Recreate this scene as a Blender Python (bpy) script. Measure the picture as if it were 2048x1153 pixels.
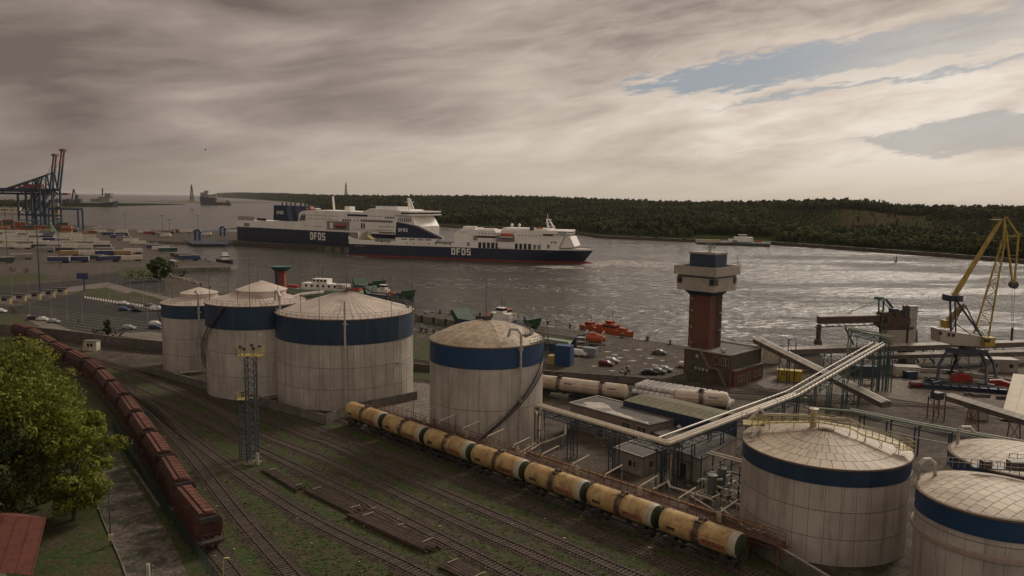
import bpy, math, random
from mathutils import Vector, Matrix
random.seed(7)
for o in list(bpy.data.objects): bpy.data.objects.remove(o)
scn = bpy.context.scene
C = scn.collection
# ------------------------------------------------------------------ camera
CAM_H = 46.0; FPX = 1590.0; PITCH = math.radians(6.42); ROLL = 0.0131
cp, sp, cr, sr = math.cos(PITCH), math.sin(PITCH), math.cos(ROLL), math.sin(ROLL)
cam = bpy.data.cameras.new('camera'); camo = bpy.data.objects.new('camera', cam); C.objects.link(camo)
up0 = Vector((0, sp, cp)); fw = Vector((0, cp, -sp)); rt0 = Vector((1, 0, 0))
rt = rt0*cr + up0*sr; upv = rt0*(-sr) + up0*cr
M = Matrix((rt, upv, -fw)).transposed().to_4x4(); M.translation = Vector((0, 0, CAM_H)); camo.matrix_world = M
cam.sensor_width = 36.0; cam.lens = 36.0*FPX/2048.0; cam.clip_start = 0.5; cam.clip_end = 120000
scn.camera = camo
scn.render.resolution_x = 1024; scn.render.resolution_y = 576
# ------------------------------------------------------------------ world
world = bpy.data.worlds.new('World'); scn.world = world; world.use_nodes = True
SUN_EL = math.radians(34); SUN_AZ = math.radians(38)     # azimuth to the right of +Y
class NG:
    """tiny expression helper over a node tree"""
    def __init__(s, nt): s.nt = nt; nt.nodes.clear()
    def n(s, t, **k):
        x = s.nt.nodes.new(t)
        for a, b in k.items(): setattr(x, a, b)
        return x
    def put(s, sock, v):
        if v is None: return
        if hasattr(v, 'is_output') or isinstance(v, bpy.types.NodeSocket): s.nt.links.new(v, sock)
        elif isinstance(v, (tuple, list)) and len(v) == 3 and sock.type == 'RGBA': sock.default_value = (*v, 1)
        else: sock.default_value = v
    def m(s, op, a, b=None, c=None, clamp=False):
        x = s.n('ShaderNodeMath', operation=op); x.use_clamp = clamp
        s.put(x.inputs[0], a); s.put(x.inputs[1], b); s.put(x.inputs[2], c); return x.outputs[0]
    def mix(s, f, a, b, mode='MIX'):
        x = s.n('ShaderNodeMix', data_type='RGBA', blend_type=mode)
        s.put(x.inputs[0], f); s.put(x.inputs[6], a); s.put(x.inputs[7], b); return x.outputs[2]
    def ramp(s, f, lo, hi, a=0.0, b=1.0, smooth=True):
        x = s.n('ShaderNodeMapRange', interpolation_type='SMOOTHSTEP' if smooth else 'LINEAR'); x.clamp = True
        s.put(x.inputs[0], f); s.put(x.inputs[1], lo); s.put(x.inputs[2], hi); s.put(x.inputs[3], a); s.put(x.inputs[4], b)
        return x.outputs[0]
    def noise(s, vec, scale, detail=4, rough=.55, dist=0.0, w=None):
        x = s.n('ShaderNodeTexNoise')
        if vec is not None: s.nt.links.new(vec, x.inputs['Vector'])
        x.inputs['Scale'].default_value = scale; x.inputs['Detail'].default_value = detail
        x.inputs['Roughness'].default_value = rough; x.inputs['Distortion'].default_value = dist
        return x.outputs[0]
    def vec(s, x, y, z=0.0):
        c = s.n('ShaderNodeCombineXYZ'); s.put(c.inputs[0], x); s.put(c.inputs[1], y); s.put(c.inputs[2], z); return c.outputs[0]
    def mapv(s, v, sc=(1, 1, 1), rot=(0, 0, 0), loc=(0, 0, 0)):
        x = s.n('ShaderNodeMapping'); s.nt.links.new(v, x.inputs[0]); x.inputs[1].default_value = loc
        x.inputs[2].default_value = rot; x.inputs[3].default_value = sc; return x.outputs[0]
g = NG(world.node_tree)
out = g.n('ShaderNodeOutputWorld'); bg = g.n('ShaderNodeBackground')
sky = g.n('ShaderNodeTexSky', sky_type='NISHITA'); sky.sun_disc = False
sky.sun_elevation = SUN_EL; sky.sun_rotation = SUN_AZ; sky.air_density = 1.3; sky.dust_density = 2.0
tc = g.n('ShaderNodeTexCoord'); sep = g.n('ShaderNodeSeparateXYZ'); g.nt.links.new(tc.outputs['Generated'], sep.inputs[0])
dx, dy, dz = sep.outputs
az = g.m('ARCTAN2', dx, dy)
el = g.m('ARCSINE', g.m('MINIMUM', g.m('MAXIMUM', dz, -1.0), 1.0))
# streak coordinates: the decks of cloud rise gently to the right
tt = g.m('SUBTRACT', el, g.m('MULTIPLY', az, 0.125))
lay = g.vec(g.m('ADD', az, 7.7), g.m('MULTIPLY', tt, 4.4), 4.2)
dome = g.mapv(tc.outputs['Generated'], sc=(1.6, 1.6, 4.0), rot=(0.12, 0, 0.4))
hi = g.ramp(el, 0.35, 0.7)
n1 = g.noise(lay, 3.3, 4, .46, .45)
n2 = g.noise(lay, 9.0, 6, .58, .7)
n3 = g.noise(dome, 2.2, 6, .55, .3)
nsoft = g.m('ADD', g.m('MULTIPLY', n1, 0.84), g.m('MULTIPLY', n2, 0.16))
nall = g.m('ADD', g.m('MULTIPLY', nsoft, g.m('SUBTRACT', 1.0, hi)), g.m('MULTIPLY', n3, hi))
edge = g.m('SUBTRACT', g.m('ADD', g.m('MULTIPLY', n2, .6), g.m('MULTIPLY', g.noise(lay, 26, 5, .62), .4)), 0.5)
# brightness of cloud: brighter towards the sun side and low in the right
side = g.m('MAXIMUM', g.ramp(g.m('COSINE', g.m('SUBTRACT', az, 0.95)), 0.05, 1.0, 0.0, 1.0, False), g.ramp(g.m('ABSOLUTE', az), 1.0, 2.4, 0.0, 0.6))
back = g.m('MULTIPLY', g.m('ADD', g.m('COSINE', g.m('SUBTRACT', az, SUN_AZ)), 1.0), 0.5)
base = g.m('ADD', g.m('MULTIPLY', side, 0.48), 0.12)
sunside = g.m('MULTIPLY', g.m('POWER', back, 2.0), 0.35)
b0 = g.m('MAXIMUM', base, sunside)
fine = g.m('MULTIPLY', g.m('MULTIPLY', edge, g.ramp(az, -0.2, 0.35, 0.15, 1.0)), 0.75)
dark = g.m('ADD', g.ramp(nall, 0.34, 0.66, -0.17, 0.30, False), fine)
upd = g.m('MULTIPLY', g.ramp(tt, 0.12, 0.19), g.ramp(az, 0.45, 0.1, 0.0, -0.10))
lift = g.m('MULTIPLY', g.m('MULTIPLY', g.ramp(tt, 0.15, 0.06), g.ramp(az, -0.35, 0.1)), 0.26)
cb = g.m('ADD', g.m('ADD', g.m('ADD', b0, dark), lift), upd)
cb = g.m('MINIMUM', g.m('MAXIMUM', cb, 0.0), 1.0)
cr_ = g.n('ShaderNodeValToRGB'); g.nt.links.new(cb, cr_.inputs[0])
e = cr_.color_ramp.elements
e[0].position = 0; e[0].color = (0.165, 0.13, 0.115, 1); e[1].position = 1; e[1].color = (0.83, 0.74, 0.64, 1)
for p_, c_ in ((.25, (0.31, 0.252, 0.216, 1)), (.5, (0.50, 0.415, 0.355, 1)), (.75, (0.66, 0.56, 0.475, 1))):
    q = e.new(p_); q.color = c_
cloud = cr_.outputs[0]
# gaps of open sky
ee = g.m('MULTIPLY', edge, 0.085)
t1 = g.m('ABSOLUTE', g.m('SUBTRACT', g.m('ADD', tt, ee), g.m('ADD', 0.121, g.m('MULTIPLY', az, -0.006))))
w1 = g.m('MULTIPLY', g.ramp(az, 0.09, 0.24), g.ramp(az, 1.0, 0.8, 0.0, 0.021))
gap1 = g.ramp(g.m('SUBTRACT', w1, t1), -0.002, 0.007)
gap1 = g.m('MULTIPLY', gap1, g.ramp(az, 0.30, 0.5, 0.97, 0.42))
t2 = g.m('ABSOLUTE', g.m('SUBTRACT', g.m('ADD', el, g.m('MULTIPLY', edge, 0.05)), g.m('ADD', 0.044, g.m('MULTIPLY', az, 0.058))))
w2 = g.m('MULTIPLY', g.ramp(az, 0.385, 0.50), g.ramp(az, 1.1, 0.9, 0.0, 0.021))
gap2 = g.m('MULTIPLY', g.ramp(g.m('SUBTRACT', w2, t2), -0.002, 0.004), 0.75)
t3 = g.m('ABSOLUTE', g.m('SUBTRACT', g.m('ADD', tt, g.m('MULTIPLY', edge, 0.05)), 0.081))
w3 = g.m('MULTIPLY', g.ramp(az, 0.22, 0.3), g.ramp(az, 1.0, 0.8, 0.0, 0.004))
gap3 = g.m('MULTIPLY', g.ramp(g.m('SUBTRACT', w3, t3), -0.001, 0.004), 0.8)
puff = g.m('MULTIPLY', g.ramp(g.m('SUBTRACT', 0.011, g.m('ABSOLUTE', g.m('SUBTRACT', g.m('ADD', tt, g.m('MULTIPLY', edge, 0.06)), 0.098))), -0.004, 0.004), g.ramp(az, 0.30, 0.36))
gap = g.m('MULTIPLY', g.m('MAXIMUM', g.m('MAXIMUM', gap1, gap2), gap3), g.ramp(az, 1.2, 1.0))
cloud = g.mix(g.m('MULTIPLY', puff, g.ramp(az, 1.2, 1.0, 0.0, 0.75)), cloud, (0.70, 0.62, 0.53))
blue_n = g.mix(0.9, sky.outputs[0], (0.20*7, 0.235*7, 0.295*7))       # nishita blue seen through thin veil
blue = g.mix(1.0, blue_n, (0.143, 0.143, 0.143), 'MULTIPLY')
skyc = g.mix(gap, cloud, blue)
# even haze near the horizon
hz = g.mix(side, (0.24, 0.20, 0.165), (0.66, 0.555, 0.43))
hzf = g.ramp(el, -0.01, 0.075, 0.93, 0.0)
skyc = g.mix(hzf, skyc, hz)
below = g.ramp(el, -0.12, -0.01, 1.0, 0.0)
skyc = g.mix(below, skyc, (0.10, 0.09, 0.075))
scale = g.mix(1.0, skyc, (10.0, 10.0, 10.0), 'MULTIPLY')
g.nt.links.new(scale, bg.inputs[0]); bg.inputs[1].default_value = 0.1
g.nt.links.new(bg.outputs[0], out.inputs[0])
sl = bpy.data.lights.new('sun', 'SUN'); sl.energy = 2.1; sl.angle = math.radians(16); sl.color = (1.0, 0.88, 0.74)
so = bpy.data.objects.new('sun', sl); C.objects.link(so)
sd = Vector((math.sin(SUN_AZ)*math.cos(SUN_EL), math.cos(SUN_AZ)*math.cos(SUN_EL), math.sin(SUN_EL)))
so.rotation_euler = (-sd).to_track_quat('-Z', 'Y').to_euler(); so.location = (200, 100, 300)
vs = scn.view_settings; vs.view_transform = 'Standard'; vs.look = 'None'; vs.gamma = 1; vs.exposure = 0.0
try: vs.use_curve_mapping = False
except Exception: pass

# ------------------------------------------------------------------ ray helpers (where a sight line meets the ground or a wall)
def ray(px, py):
    u = px-1024; v = py-576.5; a = u*cr+v*sr; b = -u*sr+v*cr
    return (a, FPX*cp-b*sp, -FPX*sp-b*cp)
def G(px, py, z=0.0):
    d = ray(px, py); t = (z-CAM_H)/d[2]; return (d[0]*t, d[1]*t)
def GL(l, z=0.0): return [G(p[0], p[1], z) for p in l]
def atY(px, py, Y):
    d = ray(px, py); t = Y/d[1]; return Vector((d[0]*t, Y, CAM_H+d[2]*t))

# ------------------------------------------------------------------ materials
MATS = {}
def mat(name, col, rough=.7, metal=0.0, var=0.12, scale=1.5, dirt=None, dirtamt=.4, dscale=.6, streak=False, bump=0.0, bscale=20, rnd=0.0, leaf=False, spec=None, island=0.0, coat=0.0, stops=None):
    if name in MATS: return MATS[name]
    m = bpy.data.materials.new(name); m.use_nodes = True; g = NG(m.node_tree)
    o = g.n('ShaderNodeOutputMaterial'); p = g.n('ShaderNodeBsdfPrincipled'); g.nt.links.new(p.outputs[0], o.inputs[0])
    v = g.n('ShaderNodeNewGeometry').outputs['Position']
    n = g.noise(v, scale, 4, .6)
    f = g.ramp(n, .3, .7, 1-var, 1+var)
    c = g.mix(1.0, (*col, 1), g.vec(f, f, f), 'MULTIPLY')
    if rnd or island:
        if rnd: r = g.n('ShaderNodeObjectInfo').outputs['Random']; amt = rnd
        else: r = g.n('ShaderNodeNewGeometry').outputs['Random Per Island']; amt = island
        f2 = g.m('ADD', g.m('MULTIPLY', r, 2*amt), 1-amt); c = g.mix(1.0, c, g.vec(f2, f2, f2), 'MULTIPLY')
    if dirt:
        dv = g.mapv(v, sc=(1, 1, .09)) if streak else v
        dn = g.noise(dv, dscale, 6, .65, .2)
        df = g.ramp(dn, .48, .72, 0.0, dirtamt)
        c = g.mix(df, c, (*dirt, 1))
    g.nt.links.new(c, p.inputs['Base Color'])
    p.inputs['Roughness'].default_value = rough; p.inputs['Metallic'].default_value = metal
    if spec is not None: p.inputs['Specular IOR Level'].default_value = spec
    if bump:
        b = g.n('ShaderNodeBump'); b.inputs['Strength'].default_value = bump; b.inputs['Distance'].default_value = .05
        g.nt.links.new(g.noise(v, bscale, 3), b.inputs['Height']); g.nt.links.new(b.outputs[0], p.inputs['Normal'])
    MATS[name] = m; return m

# ------------------------------------------------------------------ mesh + object helpers
WM = {}
def setp(o, label=None, cat=None, group=None, kind=None):
    if label: o['label'] = label
    if cat: o['category'] = cat
    if group: o['group'] = group
    if kind: o['kind'] = kind
    return o
def thing(name, label, cat, loc=(0, 0, 0), rz=0.0, group=None):
    o = bpy.data.objects.new(name, None); C.objects.link(o); o.empty_display_size = .5
    o.location = loc; o.rotation_euler = (0, 0, rz)
    WM[o.name] = Matrix.Translation(Vector(loc)) @ Matrix.Rotation(rz, 4, 'Z')
    return setp(o, label, cat, group)
def link_mesh(name, me, m=None, parent=None):
    if m and not me.materials: me.materials.append(m)
    o = bpy.data.objects.new(name, me); C.objects.link(o)
    if parent: o.parent = parent; WM[o.name] = WM[parent.name]
    else: WM[o.name] = Matrix.Identity(4)
    return o
def kids(o): return [c for c in bpy.data.objects if c.parent == o]
KC = {}
def dup(root, loc, rz=0.0, label=None, group=None, mats=None, skip=()):
    """copy a thing, its parts and their sub-parts; mats = {part name: material}"""
    tree = KC.get(root.name)
    if tree is None:
        tree = []
        for ch in kids(root): tree.append((ch, kids(ch)))
        KC[root.name] = tree
    r = root.copy(); C.objects.link(r); r.location = loc; r.rotation_euler = (0, 0, rz)
    WM[r.name] = Matrix.Translation(Vector(loc)) @ Matrix.Rotation(rz, 4, 'Z')
    if label: r['label'] = label
    if group: r['group'] = group
    def cc(x, par):
        c = x.copy(); C.objects.link(c); c.parent = par
        b = x.name.split('.')[0]
        if mats and b in mats and c.type == 'MESH':
            c.material_slots[0].link = 'OBJECT'; c.material_slots[0].material = mats[b]
        return c
    for ch, gs in tree:
        if ch.name.split('.')[0] in skip: continue
        c = cc(ch, r)
        for q in gs: cc(q, c)
    return r
class MB:
    def __init__(s): s.v = []; s.f = []
    def add(s, vs, fs):
        b = len(s.v); s.v += [tuple(x) for x in vs]; s.f += [tuple(i+b for i in f) for f in fs]; return s
    def box(s, c, d, rz=0.0, R=None):
        x, y, z = d[0]/2, d[1]/2, d[2]/2
        vs = [Vector(p) for p in ((-x, -y, -z), (x, -y, -z), (x, y, -z), (-x, y, -z), (-x, -y, z), (x, -y, z), (x, y, z), (-x, y, z))]
        if R is None and rz: R = Matrix.Rotation(rz, 3, 'Z')
        if R is not None: vs = [R @ v for v in vs]
        c = Vector(c)
        return s.add([v+c for v in vs], [(0, 3, 2, 1), (4, 5, 6, 7), (0, 1, 5, 4), (1, 2, 6, 5), (2, 3, 7, 6), (3, 0, 4, 7)])
    def beam(s, a, b, w, h=None):
        a = Vector(a); b = Vector(b); h = h or w; d = (b-a)
        if d.length < 1e-6: return s
        d.normalize(); up = Vector((0, 0, 1)) if abs(d.z) < .98 else Vector((0, 1, 0))
        x = d.cross(up).normalized()*w/2; y = x.normalized().cross(d).normalized()*h/2
        vs = [a-x-y, a+x-y, a+x+y, a-x+y, b-x-y, b+x-y, b+x+y, b-x+y]
        return s.add(vs, [(0, 1, 2, 3), (7, 6, 5, 4), (0, 4, 5, 1), (1, 5, 6, 2), (2, 6, 7, 3), (3, 7, 4, 0)])
    def tube(s, pts, r, n=6, cap=True):
        pts = [Vector(p) for p in pts]; rings = []
        for i, p in enumerate(pts):
            rr = r[i] if isinstance(r, (list, tuple)) else r
            if i == 0: d = pts[1]-p
            elif i == len(pts)-1: d = p-pts[i-1]
            else: d = (pts[i+1]-p).normalized()+(p-pts[i-1]).normalized()
            d.normalize(); up = Vector((0, 0, 1)) if abs(d.z) < .95 else Vector((0, 1, 0))
            x = d.cross(up).normalized(); y = x.cross(d).normalized()
            rings.append([p+x*rr*math.cos(2*math.pi*k/n)+y*rr*math.sin(2*math.pi*k/n) for k in range(n)])
        vs = [q for rg in rings for q in rg]; fs = []
        for i in range(len(pts)-1):
            for k in range(n):
                k2 = (k+1) % n; fs.append((i*n+k, i*n+k2, (i+1)*n+k2, (i+1)*n+k))
        if cap: fs.append(tuple(range(n-1, -1, -1))); fs.append(tuple((len(pts)-1)*n+k for k in range(n)))
        return s.add(vs, fs)
    def lathe(s, prof, c=(0, 0, 0), n=16, a0=0.0, a1=2*math.pi, axis='Z', cap=False):
        full = abs(a1-a0-2*math.pi) < 1e-6; m = n if full else n+1; vs = []
        for (r, z) in prof:
            for k in range(m):
                a = a0+(a1-a0)*k/n
                if axis == 'Z': p = (c[0]+r*math.cos(a), c[1]+r*math.sin(a), c[2]+z)
                elif axis == 'X': p = (c[0]+z, c[1]+r*math.cos(a), c[2]+r*math.sin(a))
                else: p = (c[0]+r*math.cos(a), c[1]+z, c[2]+r*math.sin(a))
                vs.append(p)
        fs = []
        for i in range(len(prof)-1):
            for k in range(n):
                k2 = (k+1) % m; fs.append((i*m+k, i*m+k2, (i+1)*m+k2, (i+1)*m+k))
        if cap: fs.append(tuple(range(m))); fs.append(tuple(range((len(prof)-1)*m, len(prof)*m)))
        return s.add(vs, fs)
    def prism(s, poly, z0, z1):
        n = len(poly); vs = [(p[0], p[1], z0) for p in poly]+[(p[0], p[1], z1) for p in poly]
        fs = [tuple(range(n-1, -1, -1)), tuple(range(n, 2*n))]+[(i, (i+1) % n, n+(i+1) % n, n+i) for i in range(n)]
        return s.add(vs, fs)
    def side(s, poly, y0, y1):
        """polygon in XZ pulled from y0 to y1"""
        n = len(poly); vs = [(p[0], y0, p[1]) for p in poly]+[(p[0], y1, p[1]) for p in poly]
        fs = [tuple(range(n)), tuple(range(2*n-1, n-1, -1))]+[(i, n+i, n+(i+1) % n, (i+1) % n) for i in range(n)]
        return s.add(vs, fs)
    def build(s, name, m, parent=None, world=False, smooth=False, **k):
        vs = s.v
        if world and parent:
            inv = WM[parent.name].inverted(); vs = [inv @ Vector(v) for v in vs]
        me = bpy.data.meshes.new(name); me.from_pydata([tuple(v) for v in vs], [], s.f); me.update()
        if smooth:
            me.polygons.foreach_set('use_smooth', [True]*len(me.polygons))
            if smooth != 'all':
                try: me.set_sharp_from_angle(angle=math.radians(38))
                except Exception: pass
        o = link_mesh(name, me, m, parent); return setp(o, **k)
def sheet(name, poly, z, m, thick=0.0, parent=None, wall=0.0, **k):
    b = MB(); n = len(poly); b.add([(p[0], p[1], z) for p in poly], [tuple(range(n))])
    if wall:
        for i in range(n):
            a, c = poly[i], poly[(i+1) % n]
            b.add([(a[0], a[1], z), (c[0], c[1], z), (c[0], c[1], z-wall), (a[0], a[1], z-wall)], [(0, 1, 2, 3)])
    if 'kind' not in k: k['kind'] = 'structure'
    return b.build(name, m, parent, **k)
def spline(pts, step):
    """Catmull-Rom through 2-D points, resampled at even steps"""
    P = [Vector((*p[:2], 0)) for p in pts]; P = [P[0]*2-P[1]]+P+[P[-1]*2-P[-2]]; dense = []
    for i in range(1, len(P)-2):
        for k in range(24):
            t = k/24; a, b, c, d = P[i-1], P[i], P[i+1], P[i+2]
            dense.append(.5*((2*b)+(c-a)*t+(2*a-5*b+4*c-d)*t*t+(-a+3*b-3*c+d)*t**3))
    dense.append(P[-2]); outp = []; acc = 0.0; need = 0.0
    for a, b in zip(dense, dense[1:]):
        L = (b-a).length
        while L > 1e-9 and need <= acc+L:
            t = (need-acc)/L; d = (b-a).normalized(); outp.append((a.lerp(b, t), d)); need += step
        acc += L
    return outp
ORD = ['first', 'second', 'third', 'fourth', 'fifth', 'sixth', 'seventh', 'eighth', 'ninth', 'tenth', 'eleventh', 'twelfth', 'thirteenth', 'fourteenth', 'fifteenth', 'sixteenth', 'seventeenth', 'eighteenth', 'nineteenth', 'twentieth']
# ------------------------------------------------------------------ setting materials
def ground_mat(name, cols, scales, rough=.9, bump=.4, spec=.2):
    """cols: base, patch1, patch2, patch3; noise driven"""
    m = bpy.data.materials.new(name); m.use_nodes = True; g = NG(m.node_tree)
    o = g.n('ShaderNodeOutputMaterial'); p = g.n('ShaderNodeBsdfPrincipled'); g.nt.links.new(p.outputs[0], o.inputs[0])
    v = g.n('ShaderNodeTexCoord').outputs['Object']
    c = (*cols[0], 1)
    for i, cc in enumerate(cols[1:]):
        vv = g.mapv(v, loc=(13*i, 7*i, 0))
        n = g.noise(vv, scales[i], 7, .62, .3)
        c = g.mix(g.ramp(n, .46, .62, 0, .9), c, (*cc, 1))
    f = g.m('MULTIPLY', g.ramp(g.noise(v, 1.7, 5, .7), .25, .75, .5, 1.5), g.ramp(g.noise(v, 6.0, 3, .7), .3, .7, .65, 1.35)); c = g.mix(1.0, c, g.vec(f, f, f), 'MULTIPLY')
    g.nt.links.new(c, p.inputs['Base Color']); p.inputs['Roughness'].default_value = rough; p.inputs['Specular IOR Level'].default_value = spec
    b = g.n('ShaderNodeBump'); b.inputs['Strength'].default_value = bump; b.inputs['Distance'].default_value = .15
    g.nt.links.new(g.noise(v, 2.5, 6, .7), b.inputs['Height']); g.nt.links.new(b.outputs[0], p.inputs['Normal'])
    MATS[name] = m; return m
M_grass = ground_mat('grass_ground', [(.040, .056, .016), (.060, .048, .026), (.034, .058, .014), (.07, .055, .035)], [.09, .22, .5])
M_yard = ground_mat('yard_ground', [(.078, .061, .047), (.058, .048, .037), (.105, .086, .067), (.04, .038, .024)], [.05, .15, .35])
M_asph = ground_mat('asphalt', [(.036, .033, .031), (.046, .041, .037), (.029, .027, .026)], [.06, .3], .85, .15)
M_conc = ground_mat('concrete_ground', [(.15, .13, .107), (.11, .095, .08), (.19, .165, .14)], [.1, .5], .85, .15)
M_path = ground_mat('cracked_paving', [(.115, .095, .08), (.06, .055, .05), (.15, .125, .10), (.045, .05, .03)], [.3, .8, .35], .85, .3)
M_ballast = ground_mat('ballast', [(.050, .040, .030), (.065, .058, .03), (.035, .028, .02)], [.25, .9], .95, .8)
M_quay = mat('quay_concrete', (.15, .14, .115), .85, var=.3, scale=.3, dirt=(.04, .045, .03), dirtamt=.8, dscale=.5, streak=True, bump=.3, bscale=2)
M_qtop = ground_mat('quay_top', [(.075, .063, .050), (.060, .051, .040), (.10, .085, .070)], [.07, .3], .85, .15)
M_sand = mat('beach_sand', (.36, .31, .24), .9, var=.2, scale=.01)
# water
def water_mat():
    m = bpy.data.materials.new('sea_water'); m.use_nodes = True; g = NG(m.node_tree)
    o = g.n('ShaderNodeOutputMaterial'); p = g.n('ShaderNodeBsdfPrincipled'); g.nt.links.new(p.outputs[0], o.inputs[0])
    v = g.n('ShaderNodeTexCoord').outputs['Object']
    big = g.noise(g.mapv(v, sc=(.0045, .016, 1), rot=(0, 0, -.25)), 1, 4, .55, .6)
    mid = g.noise(g.mapv(v, sc=(.014, .05, 1), rot=(0, 0, .15), loc=(5, 3, 0)), 1, 4, .6, .8)
    w = g.m('ADD', g.m('MULTIPLY', big, .6), g.m('MULTIPLY', mid, .4))
    calm = g.ramp(w, .44, .56)
    h1 = g.noise(g.mapv(v, sc=(.55, .95, 1), rot=(0, 0, -.35)), .55, 5, .62, .4)
    h2 = g.noise(g.mapv(v, sc=(.10, .17, 1), rot=(0, 0, .2)), .8, 3, .55, .3)
    h3 = g.noise(g.mapv(v, sc=(.13, .24, 1), rot=(0, 0, -.12), loc=(9, 4, 0)), 1.0, 4, .62, .5)
    h = g.m('ADD', g.m('ADD', g.m('MULTIPLY', h1, .55), g.m('MULTIPLY', h2, 2.0)), g.m('MULTIPLY', h3, 2.6))
    b = g.n('ShaderNodeBump'); b.inputs['Distance'].default_value = 3.4
    g.nt.links.new(g.m('ADD', g.m('MULTIPLY', calm, .36), .42), b.inputs['Strength'])
    g.nt.links.new(h, b.inputs['Height']); g.nt.links.new(b.outputs[0], p.inputs['Normal'])
    g.nt.links.new(g.mix(w, (.045, .043, .033, 1), (.080, .072, .057, 1)), p.inputs['Base Color'])
    p.inputs['Roughness'].default_value = .2; p.inputs['IOR'].default_value = 1.333
    return m
M_water = water_mat()
WZ = -2.2
b = MB(); b.add([(-28000, -300, WZ), (32000, -300, WZ), (32000, 42000, WZ), (-28000, 42000, WZ)], [(0, 1, 2, 3)]); b.build('water', M_water, kind='structure')
b = MB(); b.add([(-28000, -300, WZ-8), (32000, -300, WZ-8), (32000, 42000, WZ-8), (-28000, 42000, WZ-8)], [(0, 1, 2, 3)]); b.build('sea_bed', M_ballast, kind='structure')
# wake foam
M_foam = None
def foam_mat():
    m = bpy.data.materials.new('wake_foam'); m.use_nodes = True; g = NG(m.node_tree)
    o = g.n('ShaderNodeOutputMaterial'); p = g.n('ShaderNodeBsdfPrincipled'); t = g.n('ShaderNodeBsdfTransparent'); mx = g.n('ShaderNodeMixShader')
    v = g.n('ShaderNodeTexCoord').outputs['Object']
    n = g.noise(g.mapv(v, sc=(.25, .7, 1)), 1, 6, .7, .8); p.inputs['Base Color'].default_value = (.5, .46, .41, 1); p.inputs['Roughness'].default_value = .6
    g.nt.links.new(g.ramp(n, .42, .58, 0, .8), mx.inputs[0]); g.nt.links.new(t.outputs[0], mx.inputs[1]); g.nt.links.new(p.outputs[0], mx.inputs[2]); g.nt.links.new(mx.outputs[0], o.inputs[0])
    return m
M_foam = foam_mat()
def foam(poly): sheet('wake_foam', [G(*p, WZ) for p in poly], WZ+.03, M_foam, kind='stuff')
foam([(1160, 531), (1182, 524), (1230, 521), (1330, 524), (1395, 531), (1300, 535), (1225, 531), (1190, 536)])
foam([(1060, 533), (1100, 531), (1165, 534), (1172, 539), (1110, 538)])
foam([(692, 512), (700, 509), (740, 515), (720, 516)])

# near shore
LANDA = [(-2600, -120), (500, -120), (500, 262)] + [G(2048, 712), G(1760, 722), G(1600, 718), G(1372, 693)] + [(-30.3, 319.2), (-38, 309.5), (31.5, 251.5), (9, 223.7), (-32.6, 272.4), (-144.5, 384.3), (-198.9, 456.5), (-212.1, 490.7), (-180.5, 506.3), (-181, 521.6), (-221.4, 562), (-278.9, 648.2), (-363, 782), (-307, 768), (-263.6, 761.5), (-141, 689.2), (-134, 697), (-256, 771), (-341, 987), (-399, 1015), (-495, 1016), (-560, 1050), (-575, 1110), (-700, 1190), (-1000, 1300), (-2600, 1500)]
sheet('ground', LANDA, 0.0, M_yard, wall=10)
b = MB()
for i in range(2, len(LANDA)-2):     # quay facing, a little proud of the fill
    a, c = Vector(LANDA[i]), Vector(LANDA[i+1]); d = (c-a).normalized(); nrm = Vector((d.y, -d.x))*.25
    b.prism([tuple(a+nrm), tuple(c+nrm), tuple(c-nrm*2), tuple(a-nrm*2)], -5, .12)
b.build('quay_wall', M_quay, kind='structure')
GRASS = GL([(-400, 640), (0, 668), (330, 748), (560, 700), (840, 700), (880, 745), (1080, 765), (1290, 800), (1200, 900), (1480, 1020), (1560, 1120)]) + [(55, 60), (60, 20), (-140, 20), (-330, 80)]
sheet('grass_field', GRASS, .02, M_grass)
sheet('grass_verge', GL([(840, 675), (1085, 735), (1085, 765), (830, 745)]), .03, M_grass)
sheet('grass_verge', GL([(420, 583), (835, 668), (830, 700), (400, 640), (335, 600)]), .03, M_grass)
# terminal roads and parking
sheet('road', GL([(-60, 575), (0, 572), (100, 566), (160, 560), (200, 548), (260, 545), (330, 560), (330, 585), (200, 575), (100, 585), (0, 600), (-60, 605)]), .03, M_asph)
sheet('parking_lot', GL([(-60, 615), (40, 612), (120, 595), (165, 588), (240, 600), (325, 612), (330, 680), (200, 672), (120, 652), (50, 628), (-60, 640)]), .035, M_asph)
sheet('pavement', GL([(55, 628), (120, 652), (175, 675), (220, 668), (300, 664), (330, 668), (330, 690), (250, 697), (165, 681), (100, 665), (55, 640)]), .05, M_conc)
sheet('pavement', GL([(-20, 597), (60, 590), (130, 576), (215, 565), (225, 573), (140, 586), (60, 600), (-20, 606)]), .06, M_conc)
sheet('pavement', GL([(215, 565), (260, 577), (350, 598), (420, 605), (420, 612), (330, 606), (250, 586), (205, 574)]), .065, M_conc)
sheet('grass_verge', GL([(148, 586), (175, 578), (215, 580), (265, 597), (262, 607), (200, 596)]), .07, M_grass)
sheet('grass_verge', GL([(265, 583), (340, 603), (330, 607), (255, 588)]), .08, M_grass)
sheet('grass_verge', GL([(-60, 560), (20, 550), (75, 548), (108, 553), (90, 560), (0, 570), (-60, 574)]), .04, M_grass)
sheet('grass_verge', GL([(228, 545), (250, 537), (338, 536), (345, 555), (290, 558), (245, 552)]), .045, M_grass)
sheet('grass_verge', GL([(-60, 632), (40, 628), (54, 645), (54, 660), (0, 655), (-60, 650)]), .045, M_grass)
sheet('grass_verge', GL([(178, 684), (240, 672), (290, 680), (245, 696)]), .07, M_grass)
sheet('trailer_lot', GL([(-60, 455), (160, 455), (290, 470), (285, 485), (342, 502), (440, 528), (475, 531), (460, 535), (345, 538), (225, 545), (150, 552), (0, 548), (-60, 546)]), .02, M_qtop)
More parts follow.
